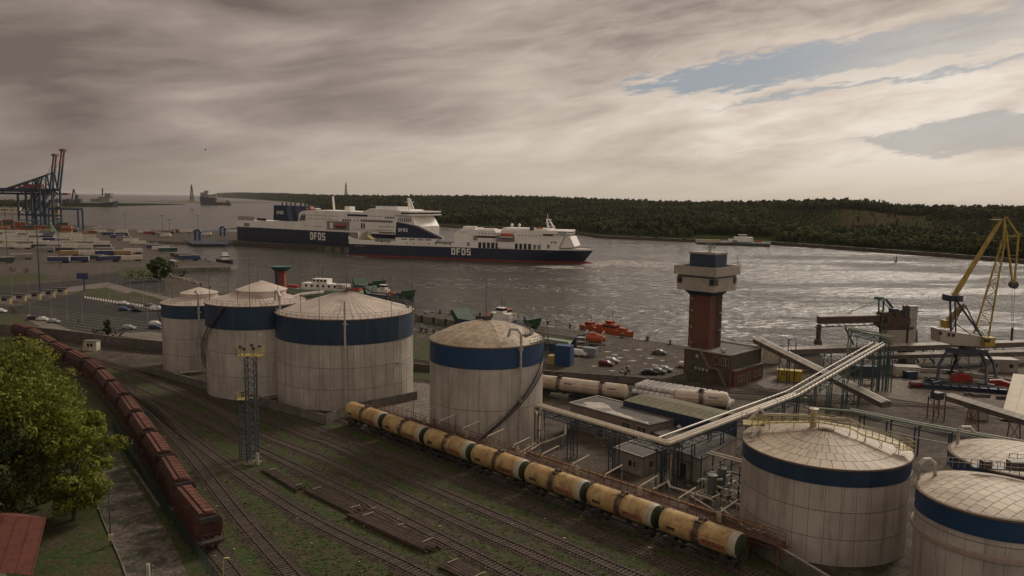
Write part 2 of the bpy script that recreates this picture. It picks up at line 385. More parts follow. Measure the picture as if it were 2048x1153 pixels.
M_line = mat('road_paint', (.42, .40, .35), .8, var=.25, scale=2)
b = MB()     # hatched bars and bay lines of the car park
for i in range(26):
    t = i/25; p0 = G(170+130*t, 593+19*t); p1 = G(176+128*t-5+2*t, 597+21*t)
    b.beam((*p0, .055), (*p1, .055), .55, .012)
for r_ in range(8):
    for k in range(34):
        x = 62+k*8+r_*6; y = 612+k*1.15+r_*6.2
        if x < 322 and y < 668+(x-200)*.02: 
            q = G(x, y); b.box((*q, .05), (1.6, .14, .012), rz=-.35)
b.build('bay_marking', M_line, kind='structure')
b = MB()
for i in range(30):
    q = G(342+i*3.9, 536-.1*i); b.box((*q, .3), (.45, .45, .45))
t = thing('quay_kerb', 'white dashed kerb blocks along the edge of the small left pier', 'kerb', (*G(400, 536), 0)); b.build('block', M_line, t, world=True, kind='stuff')

# ------------------------------------------------------------------ far shore
SKY = [(300, 388), (420, 391), (430, 386.5), (480, 385), (560, 387), (650, 391), (760, 392.5), (900, 393), (1050, 394.5), (1200, 400), (1350, 405), (1500, 404.5), (1600, 403), (1640, 400), (1700, 401), (1745, 405), (1800, 413), (1900, 415), (2048, 416), (2300, 420)]
SHORE = [(420, 394.5), (500, 399), (610, 408), (640, 423), (700, 433), (832, 449), (908, 456), (1050, 460), (1132, 466), (1200, 477), (1366, 484), (1531, 489), (1697, 501), (1862, 513), (2048, 528), (2300, 548)]
RIDGE = [(420, 9000), (610, 6500), (700, 4300), (900, 3600), (1130, 2900), (1366, 2600), (1600, 2100), (1700, 1800), (1800, 1900), (2048, 1800), (2300, 1600)]
def lerpT(T, x):
    if x <= T[0][0]: return T[0][1]
    for a, c in zip(T, T[1:]):
        if x <= c[0]: return a[1]+(c[1]-a[1])*(x-a[0])/(c[0]-a[0])
    return T[-1][1]
def dist_of(p): return math.hypot(p[0], p[1])
cols = []; NX = 130
TREE_H = 11.0
for i in range(NX+1):
    px = 422+(2300-422)*i/NX; sy = lerpT(SHORE, px); D0 = dist_of(G(px, sy, WZ))
    d = ray(px, sy); hd = Vector((d[0], d[1])).normalized()
    D1 = max(lerpT(RIDGE, px), D0*1.35)
    ds = ray(px, lerpT(SKY, px)); el_ = ds[2]/math.hypot(ds[0], ds[1])
    zr = max(CAM_H+D1*el_-TREE_H, 3.0)
    cols.append((px, hd, D0, D1, zr))
def far_h(t, zr, px, D):
    base = 1.2 if t > 0 else -3.0
    s_ = min(max((t-.03)/.97, 0), 1); s_ = s_*s_*(3-2*s_)
    h = base+(zr-base)*s_**1.25 if t > 0 else -3.0
    if 0 < t < 1: h += 2.2*math.sin(px*.013+t*9)*math.sin(t*3.14)+1.6*math.sin(px*.031+t*23)*math.sin(t*3.14)
    if t > 1: h = max(zr*(1-(t-1)*2.2), -3.0)
    return h
TS = [-.004, 0, .01, .03, .07, .12, .18, .25, .32, .4, .5, .6, .7, .8, .9, 1.0, 1.08, 1.2, 1.46]
vs = []; fs = []
for (px, hd, D0, D1, zr) in cols:
    for t_ in TS:
        D = D0+(D1-D0)*t_; vs.append((hd.x*D, hd.y*D, far_h(t_, zr, px, D)))
nt_ = len(TS)
for i in range(NX):
    for j in range(nt_-1): fs.append((i*nt_+j, (i+1)*nt_+j, (i+1)*nt_+j+1, i*nt_+j+1))
M_heath = ground_mat('heath', [(.030, .040, .014), (.044, .036, .020), (.024, .034, .012)], [.006, .02], 1.0, .0, 0)
brown = lambda f: (1665 < cols[f[0]//nt_][0] < 1865) and .38 < TS[f[0] % nt_] < .75
b = MB(); b.add(vs, [f for f in fs if not brown(f)]); b.build('far_shore', M_heath, smooth='all', kind='structure')
b = MB(); b.add(vs, [f for f in fs if brown(f)]); b.build('clearing', ground_mat('clearing_heath', [(.050, .042, .023), (.034, .040, .016), (.060, .048, .028)], [.01, .03], 1.0, 0, 0), kind='structure')
# shore strip of sand and stones, quay of the small ferry landing
b = MB(); b2 = MB()
for i in range(NX):
    a, c = cols[i], cols[i+1]
    for q, (w0, w1, z_) in enumerate(((-.5, 7, .15),)):
        f_ = 1.0 if a[0] > 640 else 6.0
        p = [(a[1]*(a[2]+w0)), (c[1]*(c[2]+w0)), (c[1]*(c[2]+w1*f_)), (a[1]*(a[2]+w1*f_))]
        (b2 if a[0] < 640 else b).prism([tuple(x) for x in p], -3, z_+1.1)
b.build('shore_strip', mat('shore_stones', (.085, .075, .055), .9, var=.4, scale=.2), kind='structure')
b2.build('beach', M_sand, kind='structure')
sheet('spit', GL([(285, 403.2), (330, 401.6), (420, 402.2), (500, 403.5), (560, 405), (500, 406.8), (400, 406.4), (330, 405)], -1.4), -1.2, mat('spit_grass', (.085, .07, .035), .95), wall=2)
sheet('ferry_landing', [G(*p, .6) for p in ((1392, 483), (1405, 472), (1470, 468), (1530, 473), (1545, 478), (1540, 489), (1440, 486))], .9, M_qtop, wall=6)
# ------------------------------------------------------------------ far forest (stuff, instanced)
def leaf_mat(name, col, rnd=.35, isl=.35, warm=(.09, .085, .02)):
    m = bpy.data.materials.new(name); m.use_nodes = True; g = NG(m.node_tree)
    o = g.n('ShaderNodeOutputMaterial'); p = g.n('ShaderNodeBsdfPrincipled'); g.nt.links.new(p.outputs[0], o.inputs[0])
    r = g.n('ShaderNodeObjectInfo').outputs['Random']; r2 = g.n('ShaderNodeNewGeometry').outputs['Random Per Island']
    big = g.ramp(g.noise(g.n('ShaderNodeNewGeometry').outputs['Position'], .006, 4, .6), .35, .65, .65, 1.45)
    f = g.m('MULTIPLY', g.m('MULTIPLY', g.m('ADD', g.m('MULTIPLY', r, 2*rnd), 1-rnd), big), g.m('ADD', g.m('MULTIPLY', r2, 2*isl), 1-isl))
    c = g.mix(g.m('MULTIPLY', g.m('POWER', r, 3.0), .6), (*col, 1), (*warm, 1))
    c = g.mix(1.0, c, g.vec(f, f, f), 'MULTIPLY'); g.nt.links.new(c, p.inputs['Base Color'])
    p.inputs['Roughness'].default_value = .75; p.inputs['Specular IOR Level'].default_value = .25
    tl = g.n('ShaderNodeBsdfTranslucent'); mx = g.n('ShaderNodeMixShader'); mx.inputs[0].default_value = .3; g.nt.links.new(c, tl.inputs[0]); g.nt.links.new(p.outputs[0], mx.inputs[1]); g.nt.links.new(tl.outputs[0], mx.inputs[2]); g.nt.links.new(mx.outputs[0], o.inputs[0])
    MATS[name] = m; return m
M_leaf = leaf_mat('forest_leaf', (.060, .072, .028))
M_pine = leaf_mat('pine_leaf', (.042, .054, .025), warm=(.05, .05, .02))
M_bark = mat('bark', (.09, .065, .045), .9, var=.3, scale=3)
def clump(b, c, r, n, sz, rng):
    for _ in range(n):
        u = rng.uniform(-1, 1); a = rng.uniform(0, 6.283); q = math.sqrt(1-u*u); rr = r*rng.uniform(.55, 1.05)
        nrm = Vector((q*math.cos(a), q*math.sin(a), u)); p = Vector(c)+Vector((nrm.x*rr, nrm.y*rr, nrm.z*rr*.8))
        t1 = nrm.orthogonal().normalized(); t1 = (Matrix.Rotation(rng.uniform(0, 6.28), 3, nrm) @ t1+nrm*rng.uniform(-.6, .6)).normalized(); t2 = nrm.cross(t1)
        s = sz*rng.uniform(.6, 1.3)
        b.add([p-t1*s-t2*s*.6, p+t1*s-t2*s*.5, p+t1*s*.8+t2*s*.7, p-t1*s*.7+t2*s*.6], [(0, 1, 2, 3)])
def tree_meshes(b, kind, rng, H=10.0):
    """crown into b; returns crown size"""
    if kind == 'pine':
        for i in range(7):
            z = H*(.25+.11*i); r = H*(.20-.022*i)
            clump(b, (rng.uniform(-.3, .3), rng.uniform(-.3, .3), z), r, 16, H*.07, rng)
    else:
        for i in range(9):
            a = rng.uniform(0, 6.28); rr = H*rng.uniform(.0, .22); z = H*rng.uniform(.42, .86)
            clump(b, (rr*math.cos(a), rr*math.sin(a), z), H*rng.uniform(.13, .2), 20, H*.075, rng)
FC = bpy.data.collections.new('forest_tree_shapes')
rng = random.Random(3)
for k in range(6):
    b = MB(); tree_meshes(b, 'pine' if k in (0, 3) else 'round', rng); 
    b.tube([(0, 0, 0), (0, 0, 6)], .18, 4)
    me = bpy.data.meshes.new('forest_tree'); me.from_pydata([tuple(v) for v in b.v], [], b.f); me.materials.append(M_pine if k in (0, 3) else M_leaf)
    o = bpy.data.objects.new('forest_tree_shape', me); FC.objects.link(o)
def scatter(name, pts, label, cat, group=None):
    """pts: (x, y, z, scale) -> one stuff object of instanced trees"""
    me = bpy.data.meshes.new(name); me.from_pydata([p[:3] for p in pts], [], [])
    at = me.attributes.new('tscale', 'FLOAT', 'POINT'); at.data.foreach_set('value', [p[3] for p in pts])
    o = bpy.data.objects.new(name, me); C.objects.link(o); WM[o.name] = Matrix.Identity(4)
    ng = bpy.data.node_groups.new(name+'_nodes', 'GeometryNodeTree')
    ng.interface.new_socket('Geometry', in_out='INPUT', socket_type='NodeSocketGeometry'); ng.interface.new_socket('Geometry', in_out='OUTPUT', socket_type='NodeSocketGeometry')
    N = ng.nodes; L = ng.links
    gi = N.new('NodeGroupInput'); go = N.new('NodeGroupOutput'); m2p = N.new('GeometryNodeMeshToPoints'); io = N.new('GeometryNodeInstanceOnPoints'); ci = N.new('GeometryNodeCollectionInfo')
    ci.inputs['Collection'].default_value = FC; ci.inputs['Separate Children'].default_value = True; ci.inputs['Reset Children'].default_value = True
    io.inputs['Pick Instance'].default_value = True
    rv = N.new('FunctionNodeRandomValue'); rv.data_type = 'FLOAT_VECTOR'; rv.inputs[0].default_value = (-.05, -.05, 0); rv.inputs[1].default_value = (.05, .05, 6.28)
    na = N.new('GeometryNodeInputNamedAttribute'); na.data_type = 'FLOAT'; na.inputs['Name'].default_value = 'tscale'
    L.new(gi.outputs[0], m2p.inputs[0]); L.new(m2p.outputs[0], io.inputs['Points']); L.new(ci.outputs[0], io.inputs['Instance'])
    L.new(rv.outputs[0], io.inputs['Rotation']); L.new(na.outputs[0], io.inputs['Scale']); L.new(io.outputs[0], go.inputs[0])
    md = o.modifiers.new('scatter', 'NODES'); md.node_group = ng
    return setp(o, label, cat, group, 'stuff')
rng = random.Random(11); pts = []; tries = 0
def scrub(px, t):
    # low bushy ground and the open heath on the right
    v = 0.0
    if px > 1540:
        c = .36+.10*math.sin(px*.008)
        if t > .17 and t < .70: v = .75
        if px > 1660 and px < 1860 and t > .40 and t < .78: v = .97
    if 1340 < px < 1420 and .55 < t < .62: v = .9
    return v
while len(pts) < 42000:
    i = rng.uniform(0, NX-.001); k = int(i); f = i-k; a, c = cols[k], cols[k+1]
    px = a[0]+(c[0]-a[0])*f; hd = (a[1]*(1-f)+c[1]*f).normalized(); D0 = a[2]+(c[2]-a[2])*f; D1 = a[3]+(c[3]-a[3])*f; zr = a[4]+(c[4]-a[4])*f
    t_ = rng.random(); t_ = .012+t_*1.06; D = D0+(D1-D0)*t_
    if px < 610 and t_ < .12: continue
    if 1385 < px < 1550 and t_ < .075: continue
    s = scrub(px, t_); hgt = (.8+.6*rng.random()**1.5)*rng.choice((.75, 1, 1, 1.1, 1.35))
    if rng.random() < (.94 if s > .9 and px > 1600 else s*.35): continue
    if s > .5: hgt *= rng.uniform(.25, .55)
    if t_ < .06: hgt *= rng.uniform(.55, .9)
    # coarser far away: each crown then stands for a few
    hgt_s = hgt
    x, y = hd.x*D, hd.y*D; z = far_h(t_, zr, px, D)-.5
    pts.append((x, y, z, hgt_s*(1.0+.12*(D > 2500))))
scatter('far_forest', pts, 'dark mixed forest covering the opposite shore of the channel', 'forest')
# wooded land at the left edge behind the cranes
pts = []
for _ in range(900):
    a = rng.uniform(-.66, -.53); D = rng.uniform(2600, 3600); pts.append((math.sin(a)*D, math.cos(a)*D, 0.5, rng.uniform(1.4, 2.0)))
sheet('far_land', [(-1500, 2050), (-1450, 2500), (-1560, 3800), (-4000, 3800), (-4000, 1800)], .3, M_heath, wall=4)
scatter('far_forest', pts, 'strip of dark wood on the horizon behind the container cranes', 'forest')
# trees on the far shore one can tell apart
def make_tree(name, label, loc, H, kind='round', leaf=None, n=34, per=26, spread=.30, seed=1, group=None, lsz=.03, zlo=.3):
    rg = random.Random(seed); t = thing(name, label, 'tree' if 'bush' not in name else 'bush', loc, 0, group)
    tr = MB(); cr_ = MB()
    tr.tube([(0, 0, -.2), (.1*H*.1, 0, H*.3), (0, .02*H, H*.62), (.02*H, 0, H*.85)], [H*.022, H*.017, H*.01, H*.004], 7)
    for i in range(n):
        a = rg.uniform(0, 6.28); zz = rg.uniform(zlo, .93); w = spread*math.sin(math.pi*min(max((zz-zlo*.6)/(1-zlo*.6), .05), .97))**.6
        rr = H*w*rg.uniform(.35, 1.0)
        c = (rr*math.cos(a), rr*math.sin(a), H*zz)
        tr.tube([(0, 0, H*zz*.7), (c[0]*.5, c[1]*.5, H*zz*.86), c], [H*.006, H*.004, H*.0015], 4, cap=False)
        clump(cr_, c, H*rg.uniform(.055, .105), per, H*lsz, rg)
    tr.build('trunk', M_bark, t); cr_.build('crown', leaf or M_leaf, t, kind='stuff')
    return t
M_lime = leaf_mat('lime_leaf', (.165, .185, .026), rnd=0.0, isl=.45)
M_leafd = leaf_mat('dark_leaf', (.045, .060, .016), rnd=.1, isl=.45)
for i, (px, py, H, lb) in enumerate(((1366, 482, 17, 'broad pale green tree by the water left of the small ferry landing'), (1312, 480, 11, 'low round tree on the far shore left of the pale one'),
        (1275, 478, 9, 'leftmost small round bush tree by the far shoreline'), (1858, 447, 15, 'lone dark tree standing in the brown clearing'),
        (1795, 452, 10, 'small dark tree left of the lone tree in the clearing'), (1717, 446, 10, 'dark tree at the left edge of the brown clearing'), (1897, 444, 12, 'dark tree at the right edge of the brown clearing'))):
    q = G(px, py, 1.0)
    if i > 2: 
        Dq = 1250; d = ray(px, py); s_ = Dq/math.hypot(d[0], d[1]); q = (d[0]*s_, d[1]*s_); z = CAM_H+d[2]*s_
    else: z = 1.0
    make_tree('shore_tree', lb, (q[0], q[1], z), H, leaf=M_leaf if i < 2 else M_leafd, seed=20+i, n=16, per=14, lsz=.06, zlo=.15)
# ------------------------------------------------------------------ storage tanks
M_clad = mat('tank_cladding', (.41, .37, .325), .55, var=.16, scale=.16, dirt=(.19, .15, .12), dirtamt=.6, dscale=1.1, streak=True, rnd=.08, bump=.0)
M_seam = mat('tank_seam', (.14, .115, .095), .8, var=.3, scale=.5)
M_blue = mat('tank_blue', (.009, .032, .072), .5, var=.2, scale=.3, dirt=(.04, .06, .08), dirtamt=.7, dscale=.4, streak=True)
M_blueb = mat('tank_blue_bright', (.009, .042, .115), .45, var=.10, scale=.4, dirt=(.03, .06, .09), dirtamt=.4, dscale=.4, streak=True)
M_roofp = mat('roof_plate_pink', (.50, .42, .36), .55, var=.08, scale=.4, dirt=(.26, .19, .14), dirtamt=.6, dscale=.3, rnd=.06)
M_roofy = mat('roof_plate_tan', (.37, .30, .215), .6, var=.16, scale=.4, dirt=(.20, .14, .09), dirtamt=.7, dscale=.35, rnd=.09)
M_joint = mat('roof_joint', (.12, .085, .06), .85)
M_steel = mat('dark_steel', (.055, .050, .045), .6, var=.3, scale=2)
M_rail = mat('rail_paint', (.20, .17, .13), .6, var=.3, scale=2)
M_pipe = mat('pipe_grey', (.38, .36, .32), .45, var=.2, scale=1, dirt=(.2, .14, .09), dirtamt=.6, dscale=1.5)
M_yel = mat('walkway_yellow', (.34, .27, .07), .6, var=.3, scale=2, dirt=(.12, .09, .05), dirtamt=.6, dscale=2)
def clip(poly, nx, ny, d):
    outp = []; n = len(poly)
    for i in range(n):
        a, b = poly[i], poly[(i+1) % n]; da = a[0]*nx+a[1]*ny-d; db = b[0]*nx+b[1]*ny-d
        if da <= 0: outp.append(a)
        if (da < 0 < db) or (db < 0 < da): t = da/(da-db); outp.append((a[0]+(b[0]-a[0])*t, a[1]+(b[1]-a[1])*t))
    return outp
def plate_obj(poly, zf, t, m, gap=.05):
    """one roof plate: polygon in plan laid on the dome, shrunk by a joint"""
    n = len(poly)
    if n < 3: return
    cx = sum(p[0] for p in poly)/n; cy = sum(p[1] for p in poly)/n
    area = abs(sum(poly[i][0]*poly[(i+1) % n][1]-poly[(i+1) % n][0]*poly[i][1] for i in range(n)))/2
    if area < .25: return
    q = []
    for p in poly:
        d = math.hypot(p[0]-cx, p[1]-cy) or 1; k = max(1-gap/d, .2); q.append((cx+(p[0]-cx)*k, cy+(p[1]-cy)*k))
    b = MB(); top = [(p[0], p[1], zf(p[0], p[1])+.035) for p in q]; bot = [(p[0], p[1], zf(p[0], p[1])-.02) for p in q]
    fs = []
    if n == 4: fs.append((0, 1, 2, 3))
    else: fs.append(tuple(range(n)))
    b.add(top+bot, fs+[(i, n+i, n+(i+1) % n, (i+1) % n) for i in range(n)]); b.build('roof_plate', m, t)
def tank(label, cx, cy, R, h, band, roofh, roof, npan, rings, roofmat, bluemat=None, dome=False, lip=.25, phase=0.0, group='storage tanks with a blue top band', base=0.0, seg=96, label_cat='storage tank'):
    t = thing('storage_tank', label, label_cat, (cx, cy, base), 0, group)
    zb = h-band
    b = MB(); b.lathe([(R-.06, -.5), (R-.06, zb-.02)], n=seg); b.build('inner_shell', M_seam, t, smooth=True)
    b = MB(); b.lathe([(R+.02, zb), (R+.05, zb+.02), (R+.05, h-.02), (R+.02, h)], n=seg)
    b.lathe([(R+.12, zb-.12), (R+.12, zb), (R, zb)], n=seg); b.build('blue_band', bluemat or M_blue, t, smooth=True)
    # cladding panels: each its own object, mesh shared round the ring
    zs = [0]+list(rings)+[zb-.12]
    for j in range(len(zs)-1):
        k = 3; da = 2*math.pi/npan; b = MB(); z0, z1 = zs[j]+.05, zs[j+1]-.05
        b.lathe([(R-.05, z0), (R, z0), (R, z1), (R-.05, z1)], n=k, a0=.0022, a1=da-.0022); me = None
        for i in range(npan):
            a = phase+i*da
            # panels on the far side are never seen: leave their ring to the inner shell
            ca = math.cos(a+da/2-math.atan2(-cy, -cx))
            if ca < -.35: continue
            if me is None: o = b.build('cladding_panel', M_clad, t); me = o.data
            else: o = link_mesh('cladding_panel', me, None, t)
            o.rotation_euler = (0, 0, a)
    # roof
    if dome: zf = lambda x, y: h+roofh*(1-((x*x+y*y)/(R*R)))
    else: zf = lambda x, y: h+roofh*(1-math.sqrt(x*x+y*y)/R)
    prof = [(R*(1-i/8), 0) for i in range(9)]; prof = [(r, zf(r, 0)-.03) for r, _ in prof]
    b = MB(); b.lathe([(R+lip, h-.22), (R+lip, h+.02), (R-.05, h+.05)]+prof[1:], n=seg); b.build('roof', M_joint if roof != 'plain' else roofmat, t, smooth=True)
    if roof == 'radial':
        n = npan*1; n = 60; da = 2*math.pi/n; me = None; r0 = R*.05
        for i in range(n):
            a = i*da
            if me is None:
                bb = MB(); vs = []
                for (r, g_) in ((R+lip*.8, .05), (R*.6, .05), (r0, .035)):
                    for s_ in (-1, 1):
                        an = da/2+s_*(da/2-g_/r); vs.append((r*math.cos(an), r*math.sin(an), zf(min(r, R), 0)+.04))
                vs += [(v[0], v[1], v[2]-.08) for v in vs]
                bb.add(vs, [(0, 1, 3, 2), (2, 3, 5, 4), (0, 6, 7, 1), (1, 7, 9, 3), (3, 9, 11, 5), (0, 2, 8, 6), (2, 4, 10, 8)])
                o = bb.build('roof_plate', roofmat, t); me = o.data
            else: o = link_mesh('roof_plate', me, None, t)
            o.rotation_euler = (0, 0, a)
    elif roof == 'rings':
        rr = [R*.1, R*.28, R*.46, R*.64, R*.82, R+lip*.7]
        for q in range(5):
            n = 44 if q > 1 else 22; da = 2*math.pi/n; me = None
            for i in range(n):
                if me is None:
                    bb = MB(); vs = []
                    for (r, ofs) in ((rr[q+1]-.04, 0), (rr[q]+.04, 0)):
                        for s_ in (-1, 1):
                            an = da/2+s_*(da/2-.035/r); vs.append((r*math.cos(an), r*math.sin(an), zf(min(r, R), 0)+.03+.01*(q % 2)))
                    vs += [(v[0], v[1], v[2]-.07) for v in vs]
                    bb.add(vs, [(0, 1, 3, 2), (0, 4, 5, 1), (1, 5, 7, 3), (3, 7, 6, 2), (2, 6, 4, 0)])
                    o = bb.build('roof_plate', roofmat, t); me = o.data
                else: o = link_mesh('roof_plate', me, None, t)
                o.rotation_euler = (0, 0, i*da+(q % 2)*da*.5)
    elif roof in ('sectors', 'grid'):
        ns = 5 if roof == 'sectors' else 1; cnt = 0
        for s_ in range(ns):
            a0 = -math.pi/2-.35+s_*2*math.pi/ns; half = math.pi/ns
            w = R/10 if roof == 'sectors' else R/6.5; ln = w*2.3 if roof == 'sectors' else w*1.25
            ang = a0 if roof == 'sectors' else .55
            ux, uy = math.cos(ang), math.sin(ang); vx, vy = -uy, ux
            nj = int(R/w)+2; ni = int(R/ln)+2
            for j in range(-nj, nj):
                for i in range(-ni, ni):
                    o_ = (j % 2)*.5*ln; p = []
                    for (a, c) in ((0, 0), (1, 0), (1, 1), (0, 1)):
                        l_ = (i+a)*ln+o_; m_ = (j+c)*w; p.append((ux*l_+vx*m_, uy*l_+vy*m_))
                    if roof == 'sectors':
                        for sg in (-1, 1):
                            na = a0+sg*(half+math.pi/2); p = clip(p, math.cos(na), math.sin(na), 0)
                            if len(p) < 3: break
                    if len(p) < 3: continue
                    if min(math.hypot(*q) for q in p) > R: continue
                    if max(math.hypot(*q) for q in p) > R:
                        for k in range(24):
                            an = 2*math.pi*k/24; p = clip(p, math.cos(an), math.sin(an), R+lip*.4)
                            if len(p) < 3: break
                    if len(p) >= 3 and cnt < 295: plate_obj(p, zf, t, roofmat); cnt += 1
    return t, zf
def handrail(t, pts, name='handrail', m=None, hh=1.1, posts=True, step=2.0, r=.03, n=4, toe=False):
    b = MB(); pts = [Vector(p) for p in pts]
    for a, c in zip(pts, pts[1:]):
        b.beam(a+Vector((0, 0, hh)), c+Vector((0, 0, hh)), r*2); b.beam(a+Vector((0, 0, hh*.5)), c+Vector((0, 0, hh*.5)), r*1.6)
        if toe: b.beam(a+Vector((0, 0, .1)), c+Vector((0, 0, .1)), .03, .2)
    L = 0
    for a, c in zip(pts, pts[1:]):
        k = max(1, round((c-a).length/step))
        for i in range(k): p = a.lerp(c, i/k); b.beam(p, p+Vector((0, 0, hh)), r*2)
    b.beam(pts[-1], pts[-1]+Vector((0, 0, hh)), r*2)
    return b.build(name, m or M_rail, t)
def circ(R, a0, a1, n, z): return [(R*math.cos(a0+(a1-a0)*i/n), R*math.sin(a0+(a1-a0)*i/n), z) for i in range(n+1)]
def stairs(b, a, c, w=.8, step=.28):
    a = Vector(a); c = Vector(c); d = c-a; side = Vector((d.y, -d.x, 0)).normalized()*w/2
    b.beam(a+side, c+side, .06, .25); b.beam(a-side, c-side, .06, .25)
    n = max(2, int(abs(d.z)/step))
    for i in range(n): p = a.lerp(c, (i+.5)/n); b.beam(p-side, p+side, .22, .04)
# big tank in front
T3, zf3 = tank('biggest storage tank on the left, conical roof of radial sheets', -38.6, 182.6, 15.57, 19.9, 5.4, 4.6, 'radial', 40, (4.6, 9.3), M_roofp)
handrail(T3, circ(15.5, 0, 2*math.pi, 60, 20.0), step=1.7)
b = MB(); b.tube([(-.6, -15.9, -.3), (-.6+2.9, -15.9, -.3)], .3); b = MB()
for (x_, y_) in ((3.2, -15.75),): 
    b.tube([(x_, y_, 1), (x_, y_, 23.4), (x_, y_+.1, 23.9)], .24, 8)
    for z_ in (3, 8, 14, 19): b.box((x_, y_+.25, z_), (1.1, .3, .35))
b.build('riser_pipe', M_pipe, T3)
b = MB(); b.tube([(-15.6, 1.0, 20.3), (-15.2, 2.2, 21.6), (-12, 6.5, 22.6), (-7.2, 9.5, 22.9)], .3, 8); b.tube([(-15.3, -3, 20.5)]+[(15.2*math.cos(a), 15.2*math.sin(a), 20.45) for a in (3.5, 3.8, 4.1, 4.4, 4.7, 4.9)], .13, 6); b.build('roof_pipe', mat('white_pipe', (.6, .57, .52), .4), T3)
# stepped stair from the apex to the rim on the right, and cage ladders
b = MB(); ap = (0, 0, 24.9); st = [(1.5, .5, 25.0), (4.2, 1.0, 25.0), (6.0, 1.2, 23.9), (9.2, 1.6, 23.6), (10.8, 1.6, 22.2), (13.2, 1.4, 21.9), (14.6, 1.0, 20.4)]
for a, c in zip(st, st[1:]):
    stairs(b, a, c)
    for q in (a, c): b.beam((q[0], q[1], zf3(q[0], q[1])), q, .08)
b.box((0, .3, 24.9), (3.4, 3.0, .12)); b.build('stair', M_steel, T3); handrail(T3, st, m=M_steel, step=1.2); handrail(T3, [(-1.7, -1.2, 25), (1.7, -1.2, 25), (1.7, 1.8, 25), (-1.7, 1.8, 25), (-1.7, -1.2, 25)], m=M_steel, step=1.1)
b = MB(); a_ = -.52
for z0, z1 in ((.5, 9.6), (9.0, 20.8)):
    x_, y_ = 15.95*math.cos(a_), 15.95*math.sin(a_)
    for s_ in (-.3, .3): b.beam((x_+s_*.6, y_+s_*.8, z0), (x_+s_*.6, y_+s_*.8, z1), .06)
    k = 0
    while z0+k*.45 < z1:
        z_ = z0+k*.45; b.beam((x_-.2, y_-.24, z_), (x_+.2, y_+.24, z_), .04)
        if k % 3 == 0: b.add(*(lambda P: (P, [(0, 1, 2, 3)]))([(x_-.2, y_-.3, z_), (x_+.5, y_-.75, z_), (x_+.5, y_-.75, z_+.06), (x_-.2, y_-.3, z_+.06)]))
        k += 1
b.box((15.95*math.cos(a_)+.2, 15.95*math.sin(a_)-.3, 9.3), (1.4, 1.4, .1)); b.build('ladder', M_rail, T3)
T2, zf2 = tank('second tank from the left, conical roof with a raised centre', -60.6, 186.5, 11.3, 21.3, 5.2, 3.2, 'radial', 30, (5.2, 10.6), M_roofp)
handrail(T2, circ(11.2, 0, 2*math.pi, 48, 21.3), step=1.6)
b = MB(); b.lathe([(5.5, 22.6), (5.5, 24.0), (5.9, 24.0), (0.2, 26.0), (0, 26.0)], n=32, c=(1.5, 0, 0)); b.build('raised_roof', M_roofp, T2, smooth=True)
b = MB(); b.tube([(8.2, -8.6, 1.0), (8.2, -8.6, 23.5), (7.6, -8.0, 24.5), (6.9, -7.4, 24.4), (6.8, -7.3, 22.2)], .3, 8)
for z_ in (4, 10, 16): b.box((8.2, -8.3, z_), (1.0, .3, .3))
b.tube([(8.2, -8.6, 1.1), (2.5, -13.2, .9)], .25); b.build('riser_pipe', M_pipe, T2)
b = MB(); pts = []
for i in range(22):
    a = -2.62+i*.085; pts.append((12.0*math.cos(a), 12.0*math.sin(a), 2.5+i*.92 if i > -1 else 0))
pts = [(12.0*math.cos(-3.3+i*.075), 12.0*math.sin(-3.3+i*.075), 3+i*.95) for i in range(20)]
for a, c in zip(pts, pts[1:]): stairs(b, a, c, .75)
b.build('stair', M_steel, T2); handrail(T2, pts, m=M_steel, step=1.2)
T1, zf1 = tank('leftmost and smallest of the tanks on the left, half behind its neighbour', -83.6, 211.0, 9.5, 17.6, 3.3, 2.6, 'radial', 26, (4.4, 8.9), M_roofp)
handrail(T1, circ(9.4, 0, 2*math.pi, 40, 17.6), step=1.6)
b = MB(); b.lathe([(4.6, 18.6), (4.6, 20.0), (4.9, 20.0), (0.2, 21.4), (0, 21.4)], n=28); b.build('raised_roof', M_roofp, T1, smooth=True)
b = MB(); b.tube([(3.5, -9.6, 0.6), (3.5, -9.6, 20.6), (2.9, -9.0, 21.4), (2.2, -8.2, 21.0)], .3, 8); b.tube([(3.5, -9.6, .7), (-1.0, -11.6, .6)], .25)
for z_ in (4, 10, 16): b.box((3.5, -9.4, z_), (1.0, .3, .3))
b.build('riser_pipe', M_pipe, T1)
b = MB(); pts = [(10.1*math.cos(2.6+i*.07), 10.1*math.sin(2.6+i*.07), 4+i*.95) for i in range(15)]
for a, c in zip(pts, pts[1:]): stairs(b, a, c, .75)
b.build('stair', M_steel, T1)
T4, zf4 = tank('middle storage tank with a tiled dome roof and a spiral stair', -4.8, 153.1, 11.05, 19.0, 3.9, 3.3, 'sectors', 34, (7.2,), M_roofy, M_blueb, dome=True)
handrail(T4, circ(11.3, -.75, 1.9, 24, 19.2), m=M_steel, step=1.1, hh=1.2, toe=True)
b = MB(); pts = [(11.6*math.cos(-1.75+i*.075), 11.6*math.sin(-1.75+i*.075), .8+i*.74) for i in range(26)]
for a, c in zip(pts, pts[1:]): stairs(b, a, c, .9, .24)
b.build('stair', M_steel, T4); handrail(T4, [(p[0]*1.04, p[1]*1.04, p[2]) for p in pts], m=M_steel, step=.9, hh=1.1)
b = MB(); b.tube([(6.6, -9.7, 1), (6.6, -9.7, 21.4), (6.0, -9.0, 22.1), (4.6, -8.4, 22.1), (4.2, -8.2, 20.6)], .27, 8)
for z_ in (4, 9, 15, 18.5): b.box((6.6, -9.5, z_), (.9, .3, .3))
b.build('riser_pipe', M_pipe, T4)
